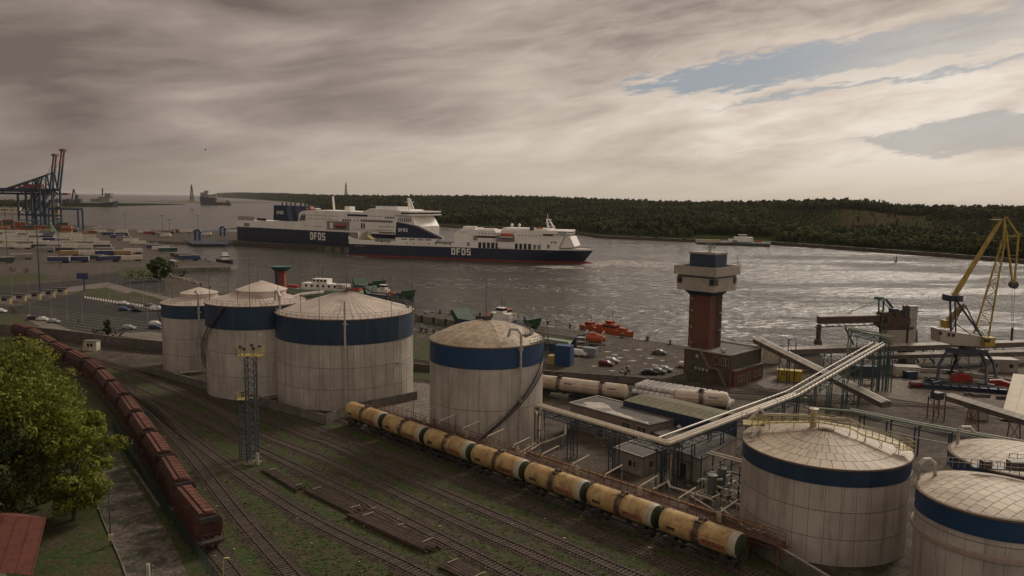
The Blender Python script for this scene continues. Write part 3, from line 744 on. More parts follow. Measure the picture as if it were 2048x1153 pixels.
b = MB(); b.lathe([(.9, 21.6), (.9, 22.9), (1.05, 22.9), (1.05, 23.1), (0, 23.2)], n=12, c=(0, 1.5, 0)); b.box((.9, 1.2, 23.2), (.5, .5, .8))
b.build('roof_vent', M_steel, T4)
b = MB(); pts = [(8.9*math.cos(-.6+i*.12)*1.0, 8.9*math.sin(-.6+i*.12), zf4(8.9, 0)+.25) for i in range(16)]
for a, c in zip(pts, pts[1:]): b.beam(a, c, .8, .08)
b.build('roof_walkway', M_steel, T4); handrail(T4, [(p[0]*.95, p[1]*.95, p[2]) for p in pts], m=M_steel, step=1.0)
b = MB(); b.lathe([(11.3, .15), (11.75, .15), (11.75, -.3)], n=64); b.build('base_ring', M_conc, T4)
T6, zf6 = tank('wide storage tank on the right with a yellow walkway across its roof', 43.7, 107.3, 10.9, 12.8, 2.15, 2.15, 'rings', 36, (3.5, 7.1), M_roofy)
yw = [(-9.2, 3.2, 14.4), (-6.6, 3.6, 14.7), (-.6, 1.0, 15.6), (2.9, -1.1, 15.5), (4.4, -2.6, 14.8), (7.6, -5.4, 14.4)]
b = MB()
for a, c in zip(yw, yw[1:]):
    b.beam(a, c, .85, .12)
    for f in (0, .5, 1):
        q = Vector(a).lerp(Vector(c), f); b.beam((q.x, q.y, zf6(q.x, q.y)), q, .07)
b.box((-8.6, 4.4, 14.3), (3.0, 2.6, .1), rz=-.3); b.box((8.2, -5.5, 14.0), (1.8, 1.8, .1)); b.build('walkway', M_yel, T6)
for s_ in (-.45, .45): handrail(T6, [(p[0]+s_*.4, p[1]+s_*.9, p[2]) for p in yw], m=M_yel, step=.9, hh=1.05)
handrail(T6, [(-10.0, 5.9, 14.3), (-7.4, 5.4, 14.3), (-6.8, 3.6, 14.3)], m=M_yel, step=.6); handrail(T6, [(7.2, -6.4, 14), (9.2, -6.3, 14), (9.1, -4.4, 14)], m=M_yel, step=.5)
b = MB(); b.lathe([(.45, 14.4), (.45, 17.0), (.6, 17.0), (.68, 17.15), (0, 17.3)], n=16, c=(-.9, 2.2, 0)); b.build('roof_vent', mat('vent_cream', (.45, .40, .28), .6), T6, smooth=True)
b = MB(); b.tube([(-8.6, 6.9, 14), (-6.6, 8.2, 15.4), (-5.6, 9.0, 14.4), (0, 10.5, 13.9), (5.0, 9.2, 13.8), (6.2, 8.4, 14.1)], .2, 6); b.tube([(-10.2, .3, 13.4), (-8.6, 1.6, 14.6)], .25, 8); b.build('roof_pipe', M_pipe, T6)
T7, zf7 = tank('storage tank cut off by the lower right corner of the photo', 55.0, 87.3, 7.8, 13.3, 2.3, 1.1, 'grid', 26, (10.2,), M_roofy, M_blueb, dome=True)
b = MB(); b.lathe([(8.05, 8.5), (8.1, 8.55), (8.1, 9.0), (7.8, 9.1)], n=80); b.build('wind_girder', mat('girder_pink', (.33, .25, .21), .7), T7, smooth=True)
b = MB(); b.tube([(-6.1, 4.6, 13.1), (-6.1, 4.6, 15.2), (-5.6, 4.8, 15.7), (-4.8, 4.9, 15.7), (-4.2, 4.9, 15.2), (-4.0, 4.9, 13.7)], .24, 8); b.build('vent_pipe', M_pipe, T7)
b = MB()
for i in range(7): b.beam((.5+i*1.6, 5.2-.3*i, 14.8), (2.1+i*1.6, 4.9-.3*i, 14.8), 1.2, .12)
b.box((2, 5.0, 15.2), (1.0, 1.0, .8)); b.box((5.4, 4.6, 15.3), (1.8, 1.2, .9))
b.build('roof_platform', M_steel, T7); handrail(T7, [(-2.8, 6.2, 14.5), (0, 4.6, 14.8), (4, 3.4, 14.8), (9, 2.6, 14.8)], m=M_rail, step=.7)
T8, zf8 = tank('small storage tank at the right edge below the green pipe', 69.4, 104.4, 8.7, 12.0, 1.8, 1.1, 'grid', 28, (6.6,), M_roofy, M_blueb, dome=True)
handrail(T8, circ(8.6, 3.6, 5.6, 16, 12.1), m=M_steel, step=.8)
b = MB(); b.tube([(-5.5, 6.0, 11.8), (-5.5, 6.0, 14.1), (-5.1, 6.0, 14.5), (-3.9, 6.0, 14.5), (-3.4, 5.8, 13.8)], .24, 8); b.build('vent_pipe', M_pipe, T8)
b = MB(); b.box((3.2, -3.4, 14.2), (1.4, 1.4, 1.4)); b.beam((-6, -6, 13.6), (4, -9.5, 13.8), 1.2, .12); b.beam((4, 4, 15), (8, -9, 15), 1.2, .15)
b.build('roof_platform', M_steel, T8); handrail(T8, [(-6, -6.4, 13.6), (-1, -8.2, 13.7), (4, -9.8, 13.8)], m=M_steel, step=.9)
# lightning rods
def rod(label, x, y, z0, z1, r=.075):
    t = thing('lightning_rod', label, 'lightning rod', (x, y, z0), 0, 'lightning rods round the tanks')
    b = MB(); b.tube([(0, 0, -1.0), (0, 0, (z1-z0)*.55), (0, 0, z1-z0)], [r, r*.75, r*.4], 5); b.build('mast', M_steel, t)
    b = MB(); b.box((0, 0, .15), (.35, .35, .3)); b.build('foot', M_steel, t)
for lb, T, px, dyy, pt in (('in front of the roof of the second tank, left one of two', T2, 497, -11, 505), ('at the apex of the second tank', T2, 514, -1, 505), ('at the left rim of the second tank', T2, 417, -3, 530),
        ('over the right shoulder of the second tank', T2, 555, -6, 545), ('at the left rim of the biggest tank', T3, 600, -11, 520), ('on the rim left of the middle of the biggest tank', T3, 637, -15.6, 518), ('at the apex of the biggest tank', T3, 693, .3, 515),
        ('right of the apex of the biggest tank, behind its stair', T3, 745, 10, 520), ('on the front rim right of the stair of the biggest tank', T3, 782, -12.6, 518), ('at the right rim of the biggest tank', T3, 825, -2, 505),
        ('at the apex of the domed tank in the middle', T4, 973, 0.2, 540), ('at the left rim of the leftmost tank', T1, 344, -3, 560), ('thin one between the second tank and the biggest', T2, 474, -11, 560), ('short one left of the red drum tower', T2, 455, 8, 548)):
    X, Yc = T.location.x, T.location.y; yy = Yc+dyy; top = atY(px, pt, yy); rt_ = math.hypot(top.x-X, dyy)
    zz = {T3: 19.9, T2: 21.3, T1: 17.6, T4: 19.0}[T]; base = zz-3.5 if dyy < -9 else zz+(.2 if rt_ > 3 else 4.6 if T is T3 else 3.2)
    rod('thin lightning rod '+lb, top.x, yy, base, top.z)
# ------------------------------------------------------------------ railway tracks
M_railt = mat('rail_steel', (.085, .060, .045), .55, var=.3, scale=1)
M_slp = mat('sleeper_wood', (.075, .058, .045), .9, var=.35, scale=2, rnd=.3)
sl_me = None
def track(label, pts, sleepers=True, near=127, bed=True, zr=.16):
    t = thing('railway_track', label, 'railway track', (*pts[len(pts)//2], 0), 0, 'railway tracks of the yard')
    sp_ = spline(pts, .62); rails = spline(pts, 2.0)
    if bed:
        b = MB(); L_ = [(p-d.cross(Vector((0, 0, 1)))*0+Vector((-d.y, d.x, 0))*1.5, p-Vector((-d.y, d.x, 0))*1.5) for p, d in rails]
        vs = []; fs = []
        for i, (l, r) in enumerate(L_):
            m = (l+r)/2; w = 1+.12*math.sin(i*1.7)+.1*math.sin(i*.61)
            for q, z in ((m+(l-m)*w*1.3, .028), (m+(l-m)*.75, .075), (m+(r-m)*.75, .075), (m+(r-m)*w*1.3, .028)): vs.append((q.x, q.y, z))
            if i:
                for k in range(3): fs.append((4*(i-1)+k, 4*i+k, 4*i+k+1, 4*(i-1)+k+1))
        b.add(vs, fs); b.build('ballast', M_ballast, t, world=True)
    for s in (-1, 1):
        b = MB(); P = [p+Vector((-d.y, d.x, 0))*s*.79 for p, d in rails]
        for a, c in zip(P, P[1:]): b.beam((a.x, a.y, zr), (c.x, c.y, zr), .10, .16)
        b.build('rail', M_railt, t, world=True)
    if not sleepers: return t
    far = MB(); n = 0
    global sl_me
    for p, d in sp_:
        rz = math.atan2(d.y, d.x)+random.uniform(-.03, .03)
        q = W2(p.x, p.y)
        vis = -30 < q[0] < 2080 and q[1] < 1175
        if not vis: continue
        if p.y < near and n < 290:
            if sl_me is None:
                bb = MB(); bb.box((0, 0, 0), (.27, 2.6, .14)); o = bb.build('sleeper', M_slp, t); sl_me = o.data
            else: o = link_mesh('sleeper', sl_me, None, t)
            o.location = (p.x-t.location.x, p.y-t.location.y, .062+random.uniform(-.01, .01)); o.rotation_euler = (0, 0, rz); n += 1
        else: far.box((p.x, p.y, .06), (.27, 2.6, .14), rz=rz)
    if far.v: far.build('sleeper', M_slp, t, world=True, kind='stuff')
    return t
def W2(x, y, z=0.0):
    z -= CAM_H; f = y*cp-z*sp; u = y*sp+z*cp
    if f < 1: return (-9999, 9999)
    a = x/f*FPX; v = -u/f*FPX
    return (1024+a*cr-v*sr, 576.5+a*sr+v*cr)
TRK = {}
hop = [(-175, 262), (-148, 240), (-123, 213), (-103.5, 192.5), (-91.0, 176.0), (-78.5, 158.5), (-66.8, 141.0), (-57.5, 127), (-50, 115.4), (-43.0, 104.5), (-36, 95.5), (-27, 83), (-15, 66)]
track('track under the row of red hopper wagons', hop)
track('track next to the hopper train, passing the lone lamp', [(-100, 193), (-77.25, 166.3), (-61.3, 143.5), (-52.5, 130.6), (-39.3, 110.6), (-26.4, 92.3), (-10, 70)])
track('track between the light mast and the hopper train', [(-112, 207), (-92.9, 187.4), (-57, 141.9), (-30.9, 111.6), (-10.4, 92.7), (8, 74)])
track('track right behind the light mast, beside the stacks of old rail', [(-125, 220), (-101.5, 196.1), (-64, 159.9), (-45.4, 140), (-26.1, 120.8), (-7, 101), (22, 70)])
track('track with pale ballast, third from the tank wagons', [(-130, 226), (-107, 209.6), (-69.5, 173.9), (-49, 150.4), (-31.3, 134), (-7.6, 109.1), (5.3, 96.6), (30, 72)])
track('track second from the tank wagons', [(-119.7, 219.6), (-92.3, 199.5), (-73.1, 183), (-39.8, 149.2), (-33.5, 143.8), (-8.2, 117.7), (5.6, 103.5), (15.3, 93.4), (38, 71)])
track('track closest to the row of yellow tank wagons', [(-150, 240), (-123.2, 222.2), (-101.3, 204.9), (-75.2, 188.4), (-50.8, 167.6), (-35.1, 150.7), (-13.7, 131.1), (6, 112), (14.9, 102.6), (23.4, 93.4), (44, 71)])
tw0 = Vector((-24.89, 149.78, 0)); twd = Vector((.7045, -.7097, 0))
trk_tw = [tuple((tw0+twd*s)[:2]) for s in (-30, -15, 0, 25, 50, 80, 110)]
trk_tw[0] = (trk_tw[0][0]-3, trk_tw[0][1]-1)
track('track under the row of yellow tank wagons', trk_tw, near=135)
track('track beyond the tanks running behind the small white hut', GL([(60, 676), (130, 690), (240, 701), (330, 709)]), near=0)
track('track under the white tank wagons', GL([(830, 762), (1000, 782), (1100, 792), (1260, 812), (1420, 826), (1560, 834)]), near=0)
track('track in front of the control tower', GL([(1180, 770), (1330, 787), (1450, 795), (1560, 800), (1700, 806), (1900, 815), (2048, 835)]), near=0)
track('far track in front of the control tower, nearer to its wall', GL([(1200, 757), (1330, 776), (1480, 786), (1620, 793)]), near=0)
track('quay track at the foot of the yellow crane', GL([(1640, 742), (1760, 750), (1900, 762), (2048, 782)]), near=0)
track('track running behind the tanks below the concrete wall', GL([(600, 700), (830, 722), (1090, 762), (1180, 770)]), near=0)
# ------------------------------------------------------------------ bogie shared by the wagons
M_und = mat('wagon_underframe', (.035, .030, .028), .8, var=.4, scale=2)
def bogie(t, x, tag='bogie'):
    b = MB()
    for s in (-1, 1):
        b.box((x, s*1.0, .62), (2.4, .16, .3)); b.box((x, s*1.0, .42), (.7, .22, .35))
        for q in (-.92, .92): b.box((x+q, s*1.0, .55), (.35, .26, .35))
    b.box((x, 0, .65), (.5, 2.0, .3)); o = b.build('bogie', M_und, t)
    for q in (-.92, .92):
        w = MB(); w.tube([(x+q, -1.0, .48), (x+q, 1.0, .48)], .08, 6)
        for s in (-1, 1): w.lathe([(0, -.07), (.48, -.07), (.5, .07), (0, .07)], c=(x+q, s*.79, .48), n=14, axis='Y')
        w.build('wheelset', M_railt, o)
    return o
# ------------------------------------------------------------------ yellow tank wagon (12 m, x along the track)
def wag_mat(name, base, rust, lo=.47, hi=.62, amt=.8):
    m = bpy.data.materials.new(name); m.use_nodes = True; g = NG(m.node_tree)
    o = g.n('ShaderNodeOutputMaterial'); p = g.n('ShaderNodeBsdfPrincipled'); g.nt.links.new(p.outputs[0], o.inputs[0])
    v = g.n('ShaderNodeTexCoord').outputs['Object']; r = g.n('ShaderNodeObjectInfo').outputs['Random']
    x = g.n('ShaderNodeSeparateXYZ'); g.nt.links.new(v, x.inputs[0])
    off = g.vec(g.m('MULTIPLY', r, 60.0), 0, 0); vv = g.n('ShaderNodeVectorMath', operation='ADD'); g.nt.links.new(v, vv.inputs[0]); g.nt.links.new(off, vv.inputs[1]); V = vv.outputs[0]
    n1 = g.noise(g.mapv(V, sc=(1, 1, .45)), .9, 6, .65, .5)
    n2 = g.noise(V, .35, 3, .5)
    c = g.mix(g.ramp(n2, .3, .7), (*base, 1), (base[0]*.8, base[1]*.72, base[2]*.62, 1))
    c = g.mix(g.ramp(n1, lo, hi, 0, amt*.7), c, (*rust, 1))
    # spill below the filling hatch
    sx = g.m('ABSOLUTE', g.m('ADD', x.outputs[0], g.m('MULTIPLY', g.m('SUBTRACT', n1, .5), 1.6)))
    sp_ = g.m('MULTIPLY', g.ramp(sx, .35, .8, 1, 0), g.ramp(g.noise(V, 1.6, 5, .7), .35, .5, .25, .95))
    c = g.mix(sp_, c, (rust[0]*.5, rust[1]*.55, rust[2]*.7, 1))
    g.nt.links.new(c, p.inputs['Base Color']); p.inputs['Roughness'].default_value = .55
    MATS[name] = m; return m
M_wy = wag_mat('wagon_yellow', (.50, .36, .155), (.15, .085, .05))
M_ww = wag_mat('wagon_white', (.60, .53, .43), (.28, .20, .13), .55, .75, .5)
M_wband = mat('wagon_white_band', (.40, .36, .27), .6, var=.2, scale=2, dirt=(.2, .14, .08), dirtamt=.8, dscale=2)
M_wgreen = mat('wagon_green_end', (.026, .040, .020), .6, var=.25, scale=1.5, rnd=.15)
M_stencil = mat('stencil_red', (.22, .085, .05), .8, var=.6, scale=4, rnd=.2)
M_dark = mat('stencil_dark', (.05, .04, .03), .9, var=.5, scale=3)
def tankwagon(label, cat, kind='yellow', group=None):
    t = thing('tank_wagon', label, cat, (0, 0, 0), 0, group)
    R = 1.64; L = 5.45; zc = 2.9; M = M_wy if kind == 'yellow' else M_ww
    b = MB(); b.lathe([(R*.0, -L-.55), (R*.55, -L-.45), (R*.85, -L-.25), (R*.98, -L), (R, -L+.15), (R, L-.55)], c=(0, 0, zc), n=32, axis='X')
    if kind != 'yellow': b.lathe([(R, L-.55), (R, L-.1), (R*.98, L), (R*.85, L+.25), (R*.55, L+.45), (0, L+.55)], c=(0, 0, zc), n=32, axis='X')
    b.build('barrel', M, t, smooth=True)
    if kind == 'yellow':
        b = MB(); b.lathe([(R+.005, L-.75), (R+.008, L-.1), (R*.985, L+.02), (R*.9, L+.2)], c=(0, 0, zc), n=32, axis='X'); b.build('white_band', M_wband, t, smooth=True)
        b = MB(); b.lathe([(R*.9, L+.2), (R*.7, L+.36), (R*.4, L+.46), (0, L+.5)], c=(0, 0, zc), n=32, axis='X'); b.build('end_cap', M_wgreen, t, smooth=True)
        b = MB()
        for x_ in (-L+.3, -L+1.1, -2.2, 2.0, L-1.5): b.lathe([(R+.004, x_-.04), (R+.016, x_), (R+.004, x_+.04)], c=(0, 0, zc), n=32, axis='X')
        b.build('hoop', mat('hoop_rust', (.30, .19, .09), .7, var=.3), t, smooth=True)
        b = MB(); b.lathe([(R+.012, .9), (R+.012, 4.3)], c=(0, 0, zc), n=4, axis='X', a0=math.pi+.02, a1=math.pi+.48); b.build('stencil_block', M_stencil, t)
        b = MB(); b.lathe([(R+.012, -4.4), (R+.012, -3.0)], c=(0, 0, zc), n=3, axis='X', a0=math.pi-.02, a1=math.pi+.26); b.build('stencil_lettering', M_dark, t)
    else:
        b = MB()
        for a_ in (.55, .02): b.lathe([(R+.012, -4.8), (R+.012, 4.6)], c=(0, 0, zc), n=1, axis='X', a0=math.pi-a_, a1=math.pi-a_+.05)
        b.build('red_stripe', mat('stripe_red', (.38, .05, .04), .6), t)
        b = MB(); b.lathe([(R+.014, 1.6), (R+.014, 3.6)], c=(0, 0, zc), n=1, axis='X', a0=math.pi-.42, a1=math.pi-.28); b.build('stencil_lettering', mat('blue_letters', (.04, .05, .16), .6), t)
    b = MB(); b.box((0, 0, zc+R+.02), (.95, 1.7, .1)); b.lathe([(.42, 0), (.42, .35), (.3, .42), (0, .45)], c=(0, 0, zc+R-.05), n=12)
    for s in (-1, 1):
        b.box((.0, s*.72, zc+R-.12), (1.9, .06, .06)); 
        for q in (-.9, 0, .9): b.box((q, s*.72, zc+R-.2), (.08, .3, .14))
    b.build('hatch_platform', M_wy if kind == 'yellow' else M_und, t)
    b = MB(); b.lathe([(.30, .34), (.34, .42), (.22, .46), (0, .47)], c=(0, 0, zc+R-.03), n=12); b.box((.55, .1, zc+R+.2), (.25, .25, .3)); b.build('hatch', M_und, t)
    b = MB()
    for s in (-1, 1):
        for q in (-.22, .22): b.tube([(q, s*(R+.12), 1.15), (q, s*(R+.12), zc+.4), (q, s*.95, zc+R-.15)], .025, 4)
        for k in range(7): b.beam((-.22, s*(R+.12), 1.3+k*.3), (.22, s*(R+.12), 1.3+k*.3), .03)
    b.build('ladder', M_und, t)
    b = MB(); b.box((0, 0, 1.12), (11.2, .5, .3))
    for s in (-1, 1):
        b.box((s*5.45, 0, 1.12), (.3, 2.9, .3)); b.box((0, s*1.42, 1.12), (11.0, .1, .16))
        for x_ in (-3.9, 3.9): b.box((x_, s*.9, 1.35), (1.0, .4, .5))
        b.box((s*5.85, 0, .98), (.7, .3, .3)); b.box((s*6.1, 0, 1.0), (.25, .42, .42))
        for q in (-1.25, 1.25): b.beam((s*5.55, q, 1.25), (s*5.55, q, .35), .05); b.beam((s*5.4, q, 1.2), (s*5.4, q, 2.2), .05)
    b.tube([(-2.4, .45, .9), (-.6, .45, .9)], .22, 8); b.box((1.3, -.4, .85), (.9, .3, .4)); b.build('underframe', M_und, t)
    for x_ in (-3.9, 3.9): bogie(t, x_)
    return t
gy = 'yellow tank wagons in one row beside the loading rack'
spc = 12.62; rz = math.atan2(twd.y, twd.x)
wl = ['farthest yellow tank wagon, at the upper left end of the row', 'second yellow tank wagon from the far end, with a brown spill by its hatch', 'third yellow tank wagon from the far end, dark smears below the hatch', 'middle one of the seven yellow tank wagons, in front of the small gabled shed',
      'third yellow tank wagon counted from the near end of the row', 'next to last yellow tank wagon at the near end, figures on its white band', 'nearest yellow tank wagon with red lines along its barrel, lower right end of the row']
base = None
for i in range(7):
    p = tw0+twd*(-4.9+spc*i+(.1 if i else 0)); p.z = .24
    if base is None: base = tankwagon(wl[0], 'tank wagon', 'yellow', gy); base.location = p; base.rotation_euler = (0, 0, rz); continue
    o = dup(base, p, rz, wl[i])
    if i == 6:
        b = MB()
        for a_ in (.28, -.25): b.lathe([(1.658, -4.9), (1.658, 4.5)], c=(0, 0, 2.9), n=1, axis='X', a0=math.pi-a_, a1=math.pi-a_+.035)
        b.build('red_line', MATS['stripe_red'] if 'stripe_red' in MATS else mat('stripe_red', (.38, .05, .04), .6), o)
gw = 'white tank wagons standing behind the tanks'
wt = spline(GL([(830, 762), (1000, 782), (1100, 792), (1260, 812), (1420, 826), (1560, 834)]), .5)
def near_on(path, px):
    best = min(path, key=lambda q: abs(W2(q[0].x, q[0].y, 2.7)[0]-px)); return best
wb = None
for px, lb in ((1118, 'white tank wagon half hidden by the domed tank'), (1206, 'white tank wagon fully in view, red stripes along its barrel'), (1400, 'white tank wagon behind the green roofed hall')):
    p, d = near_on(wt, px); r_ = math.atan2(d.y, d.x)
    if px == 1118: r0 = r_
    if wb is None: wb = tankwagon(lb, 'tank wagon', 'white', gw); wb.location = (p.x, p.y, .24); wb.rotation_euler = (0, 0, r_)
    else: dup(wb, (p.x, p.y, .24), r_, lb)
# ------------------------------------------------------------------ red hopper wagons
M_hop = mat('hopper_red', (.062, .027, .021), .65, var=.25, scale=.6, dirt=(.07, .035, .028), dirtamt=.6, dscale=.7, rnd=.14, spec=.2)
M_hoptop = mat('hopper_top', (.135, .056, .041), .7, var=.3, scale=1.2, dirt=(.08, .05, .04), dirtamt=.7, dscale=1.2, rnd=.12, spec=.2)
def hopper(label, group):
    t = thing('hopper_wagon', label, 'hopper wagon', (0, 0, 0), 0, group)
    # section: leaning sides, rounded roof
    def sec(x, lo=1.4): return [(x, -1.45, lo), (x, -1.62, 2.3), (x, -1.58, 3.1), (x, -1.32, 3.8), (x, -.78, 4.38), (x, 0, 4.6), (x, .78, 4.38), (x, 1.32, 3.8), (x, 1.58, 3.1), (x, 1.62, 2.3), (x, 1.45, lo)]
    xs = [(-5.95, 2.0), (-5.8, 1.4), (5.8, 1.4), (5.95, 2.0)]; vs = []; fs = []
    for x, lo in xs: vs += sec(x, lo)
    for i in range(3):
        for k in range(10): fs.append((i*11+k, i*11+k+1, (i+1)*11+k+1, (i+1)*11+k))
        fs.append((i*11+10, i*11, (i+1)*11, (i+1)*11+10))
    fs.append(tuple(range(10, -1, -1))); fs.append(tuple(33+k for k in range(11)))
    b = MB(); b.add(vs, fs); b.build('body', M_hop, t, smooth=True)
    b = MB()
    for s in (-1, 1): b.beam((-5.9, s*1.36, 3.8), (5.9, s*1.36, 3.8), .06, .1)
    for k in range(9):
        x = -5.5+k*1.375
        for s in (-1, 1): b.beam((x, s*1.64, 2.4), (x, s*1.62, 3.45), .07, .08); b.beam((x, s*1.64, 2.4), (x, s*1.47, 1.45), .07, .08)
    b.build('rib', M_hop, t)
    me = None
    for k in range(8):
        x = -5.05+k*1.44
        if me is None:
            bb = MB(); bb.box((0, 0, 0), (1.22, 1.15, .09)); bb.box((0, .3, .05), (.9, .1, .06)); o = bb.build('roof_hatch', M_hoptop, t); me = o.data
        else: o = link_mesh('roof_hatch', me, None, t)
        o.location = (x, .22, 4.6); o.rotation_euler = (-.12, 0, 0)
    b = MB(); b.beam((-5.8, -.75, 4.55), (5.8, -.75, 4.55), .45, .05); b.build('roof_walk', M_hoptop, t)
    for s in (-1, 1):
        b = MB(); b.side([(s*5.93, 3.2), (s*5.93, 4.15), (s*6.25, 4.0), (s*6.25, 3.4)], -1.1, 1.1)
        b.box((s*6.9, 0, 1.35), (1.2, 2.9, .12)); b.beam((s*7.35, -1.3, 1.35), (s*7.35, -1.3, 2.4), .06); b.beam((s*7.35, 1.3, 1.35), (s*7.35, 1.3, 2.4), .06); b.beam((s*7.35, -1.3, 2.4), (s*7.35, 1.3, 2.4), .06)
        b.beam((s*6.2, .6, 1.4), (s*6.2, .6, 4.4), .05); b.beam((s*6.2, .95, 1.4), (s*6.2, .95, 4.4), .05)
        for k in range(8): b.beam((s*6.2, .6, 1.6+k*.35), (s*6.2, .95, 1.6+k*.35), .04)
        b.build('end_platform', M_und, t)
    b = MB(); b.box((0, 0, 1.15), (13.4, .5, .35))
    for s in (-1, 1):
        b.box((0, s*1.35, 1.25), (13.2, .12, .25)); b.box((s*6.8, 0, 1.05), (.25, 2.9, .35)); b.box((s*7.1, 0, .98), (.6, .32, .32))
        b.side([(s*2.4-1.4, 1.4), (s*2.4-.5, .45), (s*2.4+.5, .45), (s*2.4+1.4, 1.4)], -1.0, 1.0)
    b.build('underframe', mat('hopper_frame', (.09, .035, .028), .8, var=.3), t)
    for x_ in (-5.1, 5.1): bogie(t, x_)
    return t
hs = spline(hop, .1); gh = 'red hopper wagons in one long train on the left'
# arc position of the near end
i0 = min(range(len(hs)), key=lambda i: (hs[i][0]-Vector((-37.6, 98.2, 0))).length)
hb = None
for k in range(13):
    idx = i0-int((7.35+k*14.75)*10)
    if idx < 5: break
    p, d = hs[idx]; r_ = math.atan2(d.y, d.x)
    lb = 'red hopper wagon, nearest of its train, its open end facing the viewer' if k == 0 else 'red hopper wagon, %s from the near end of the train' % ORD[k]
    if hb is None: hb = hopper(lb, gh); hb.location = (p.x, p.y, .24); hb.rotation_euler = (0, 0, r_); hb.scale = (1.0, 1.1, 1.07)
    else: dup(hb, (p.x, p.y, .24), r_, lb)
# ------------------------------------------------------------------ stacks of old rail and panels
def railstack(label, a, c, w, seed, n=16, lay=3):
    rg = random.Random(seed); a = Vector((*a, 0)); c = Vector((*c, 0)); d = (c-a).normalized(); s = Vector((-d.y, d.x, 0)); t = thing('rail_stack', label, 'rail stack', ((a+c)/2)[:], 0, 'stacks of old rails between the tracks')
    for j in range(lay):
        for i in range(n):
            o = (i-(n-1)/2)*w/n; e0 = rg.uniform(-.8, .8); e1 = rg.uniform(-.8, .8); b = MB()
            p = a+s*(o+rg.uniform(-.08, .08))+d*e0; q = c+s*(o+rg.uniform(-.12, .12))+d*e1; z = .2+j*.2+rg.uniform(-.02, .02)
            b.beam((p.x, p.y, z), (q.x, q.y, z), .09, .15); b.build('rail', M_railt, t, world=True)
    for f in (.12, .9):
        b = MB(); p = a.lerp(c, f); b.beam((*(p-s*(w*.1))[:2], .2+lay*.2), (*(p+s*(w/2+.2))[:2], .2+lay*.2), .14, .1); b.build('batten', mat('pale_wood', (.30, .26, .19), .8, var=.3), t, world=True)
railstack('small stack of rusty rails just right of the light mast', G(533, 942), G(600, 982), 1.8, 1, 9, 2)
railstack('stack of rusty rails in the middle of the row', G(617, 980), G(715, 1028), 2.3, 2, 10, 2)
railstack('longest stack of rusty rails, ending in a white batten', G(712, 1034), G(865, 1102), 2.7, 3, 13, 3)
railstack('loose layer of rails beside the longest stack', G(735, 1018), G(805, 1060), 1.2, 4, 6, 1)
railstack('stack of rails cut off by the lower edge of the photo', G(890, 1130), G(960, 1165), 2.6, 5, 12, 2)
# ------------------------------------------------------------------ left foreground: trees, house, path, fence, masts
make_tree('lime_tree', 'big bright green broadleaf tree at the left edge, hiding part of the red train', (-70, 108, 0), 26, leaf=M_lime, n=150, per=190, spread=.40, seed=5, lsz=.0078, zlo=.16)
make_tree('lime_tree', 'bright green tree behind the big one, its crown touching the hopper wagons', (-77, 121, 0), 21, leaf=M_lime, n=110, per=170, spread=.46, seed=9, lsz=.0095, zlo=.16)
make_tree('lime_tree', 'lower dim green tree standing over the cracked path, below the big tree', (-61.5, 108, 0), 17, leaf=M_lime, n=90, per=150, spread=.40, seed=12, lsz=.0115, zlo=.12)
make_tree('lime_tree', 'tree cut off by the left edge of the photo above the red roof', (-69, 96, 0), 21, leaf=M_leafd, n=90, per=150, spread=.42, seed=14, lsz=.0095, zlo=.1)
gb = 'bushes on the slope below the big tree'
for i, (px, py, H, lb) in enumerate(((20, 975, 6, 'round bush at the left edge just above the red roof'), (75, 985, 5.5, 'bush right of the gable of the red roofed house'), (110, 930, 6.5, 'tall bush between the big tree and the white post'), (50, 925, 7, 'dark bush under the crown of the big tree'), (140, 905, 4.5, 'small bush at the upper left edge of the cracked path'), (12, 1020, 4, 'low bush hugging the back of the red roofed house'))):
    make_tree('bush', lb, (*G(px, py+30), 0), H, leaf=M_leafd, n=34, per=90, spread=.5, seed=40+i, group=gb, lsz=.024, zlo=.08)
sheet('path', GL([(195, 862), (222, 862), (250, 935), (335, 1065), (395, 1190), (262, 1190), (240, 1120), (180, 965), (168, 925)]), .06, M_path)
b = MB(); kp = GL([(180, 965), (205, 1040), (240, 1120), (262, 1180)])
t = thing('kerb', 'narrow concrete kerb along the left side of the cracked path', 'kerb', (*kp[1], 0))
for a, c in zip(kp, kp[1:]):
    a = Vector((*a, .12)); c = Vector((*c, .12)); n = max(1, int((c-a).length/1.1))
    for i in range(n):
        b = MB(); b.beam(a.lerp(c, i/n), a.lerp(c, (i+.94)/n), .16, .16); b.build('kerb_stone', M_quay, t, world=True)
M_fence = mat('fence_green', (.018, .040, .028), .6, var=.2)
fp = spline(GL([(226, 858), (255, 915), (300, 985), (350, 1055), (400, 1125), (440, 1185)]), 2.5)
t = thing('mesh_fence', 'dark green mesh fence between the cracked path and the hopper train', 'fence', fp[3][0][:])
for i, ((a, _), (c, __)) in enumerate(zip(fp, fp[1:])):
    b = MB(); b.beam(a, a+Vector((0, 0, 2.1)), .07); b.build('post', M_fence, t, world=True)
    b = MB(); u = (c-a)
    for k in range(14): q = a+u*((k+.5)/14); b.beam(q+Vector((0, 0, .08)), q+Vector((0, 0, 2.0)), .018)
    for z in (.1, .7, 1.3, 1.98): b.beam(a+Vector((0, 0, z)), c+Vector((0, 0, z)), .022)
    b.build('mesh_panel', M_fence, t, world=True)
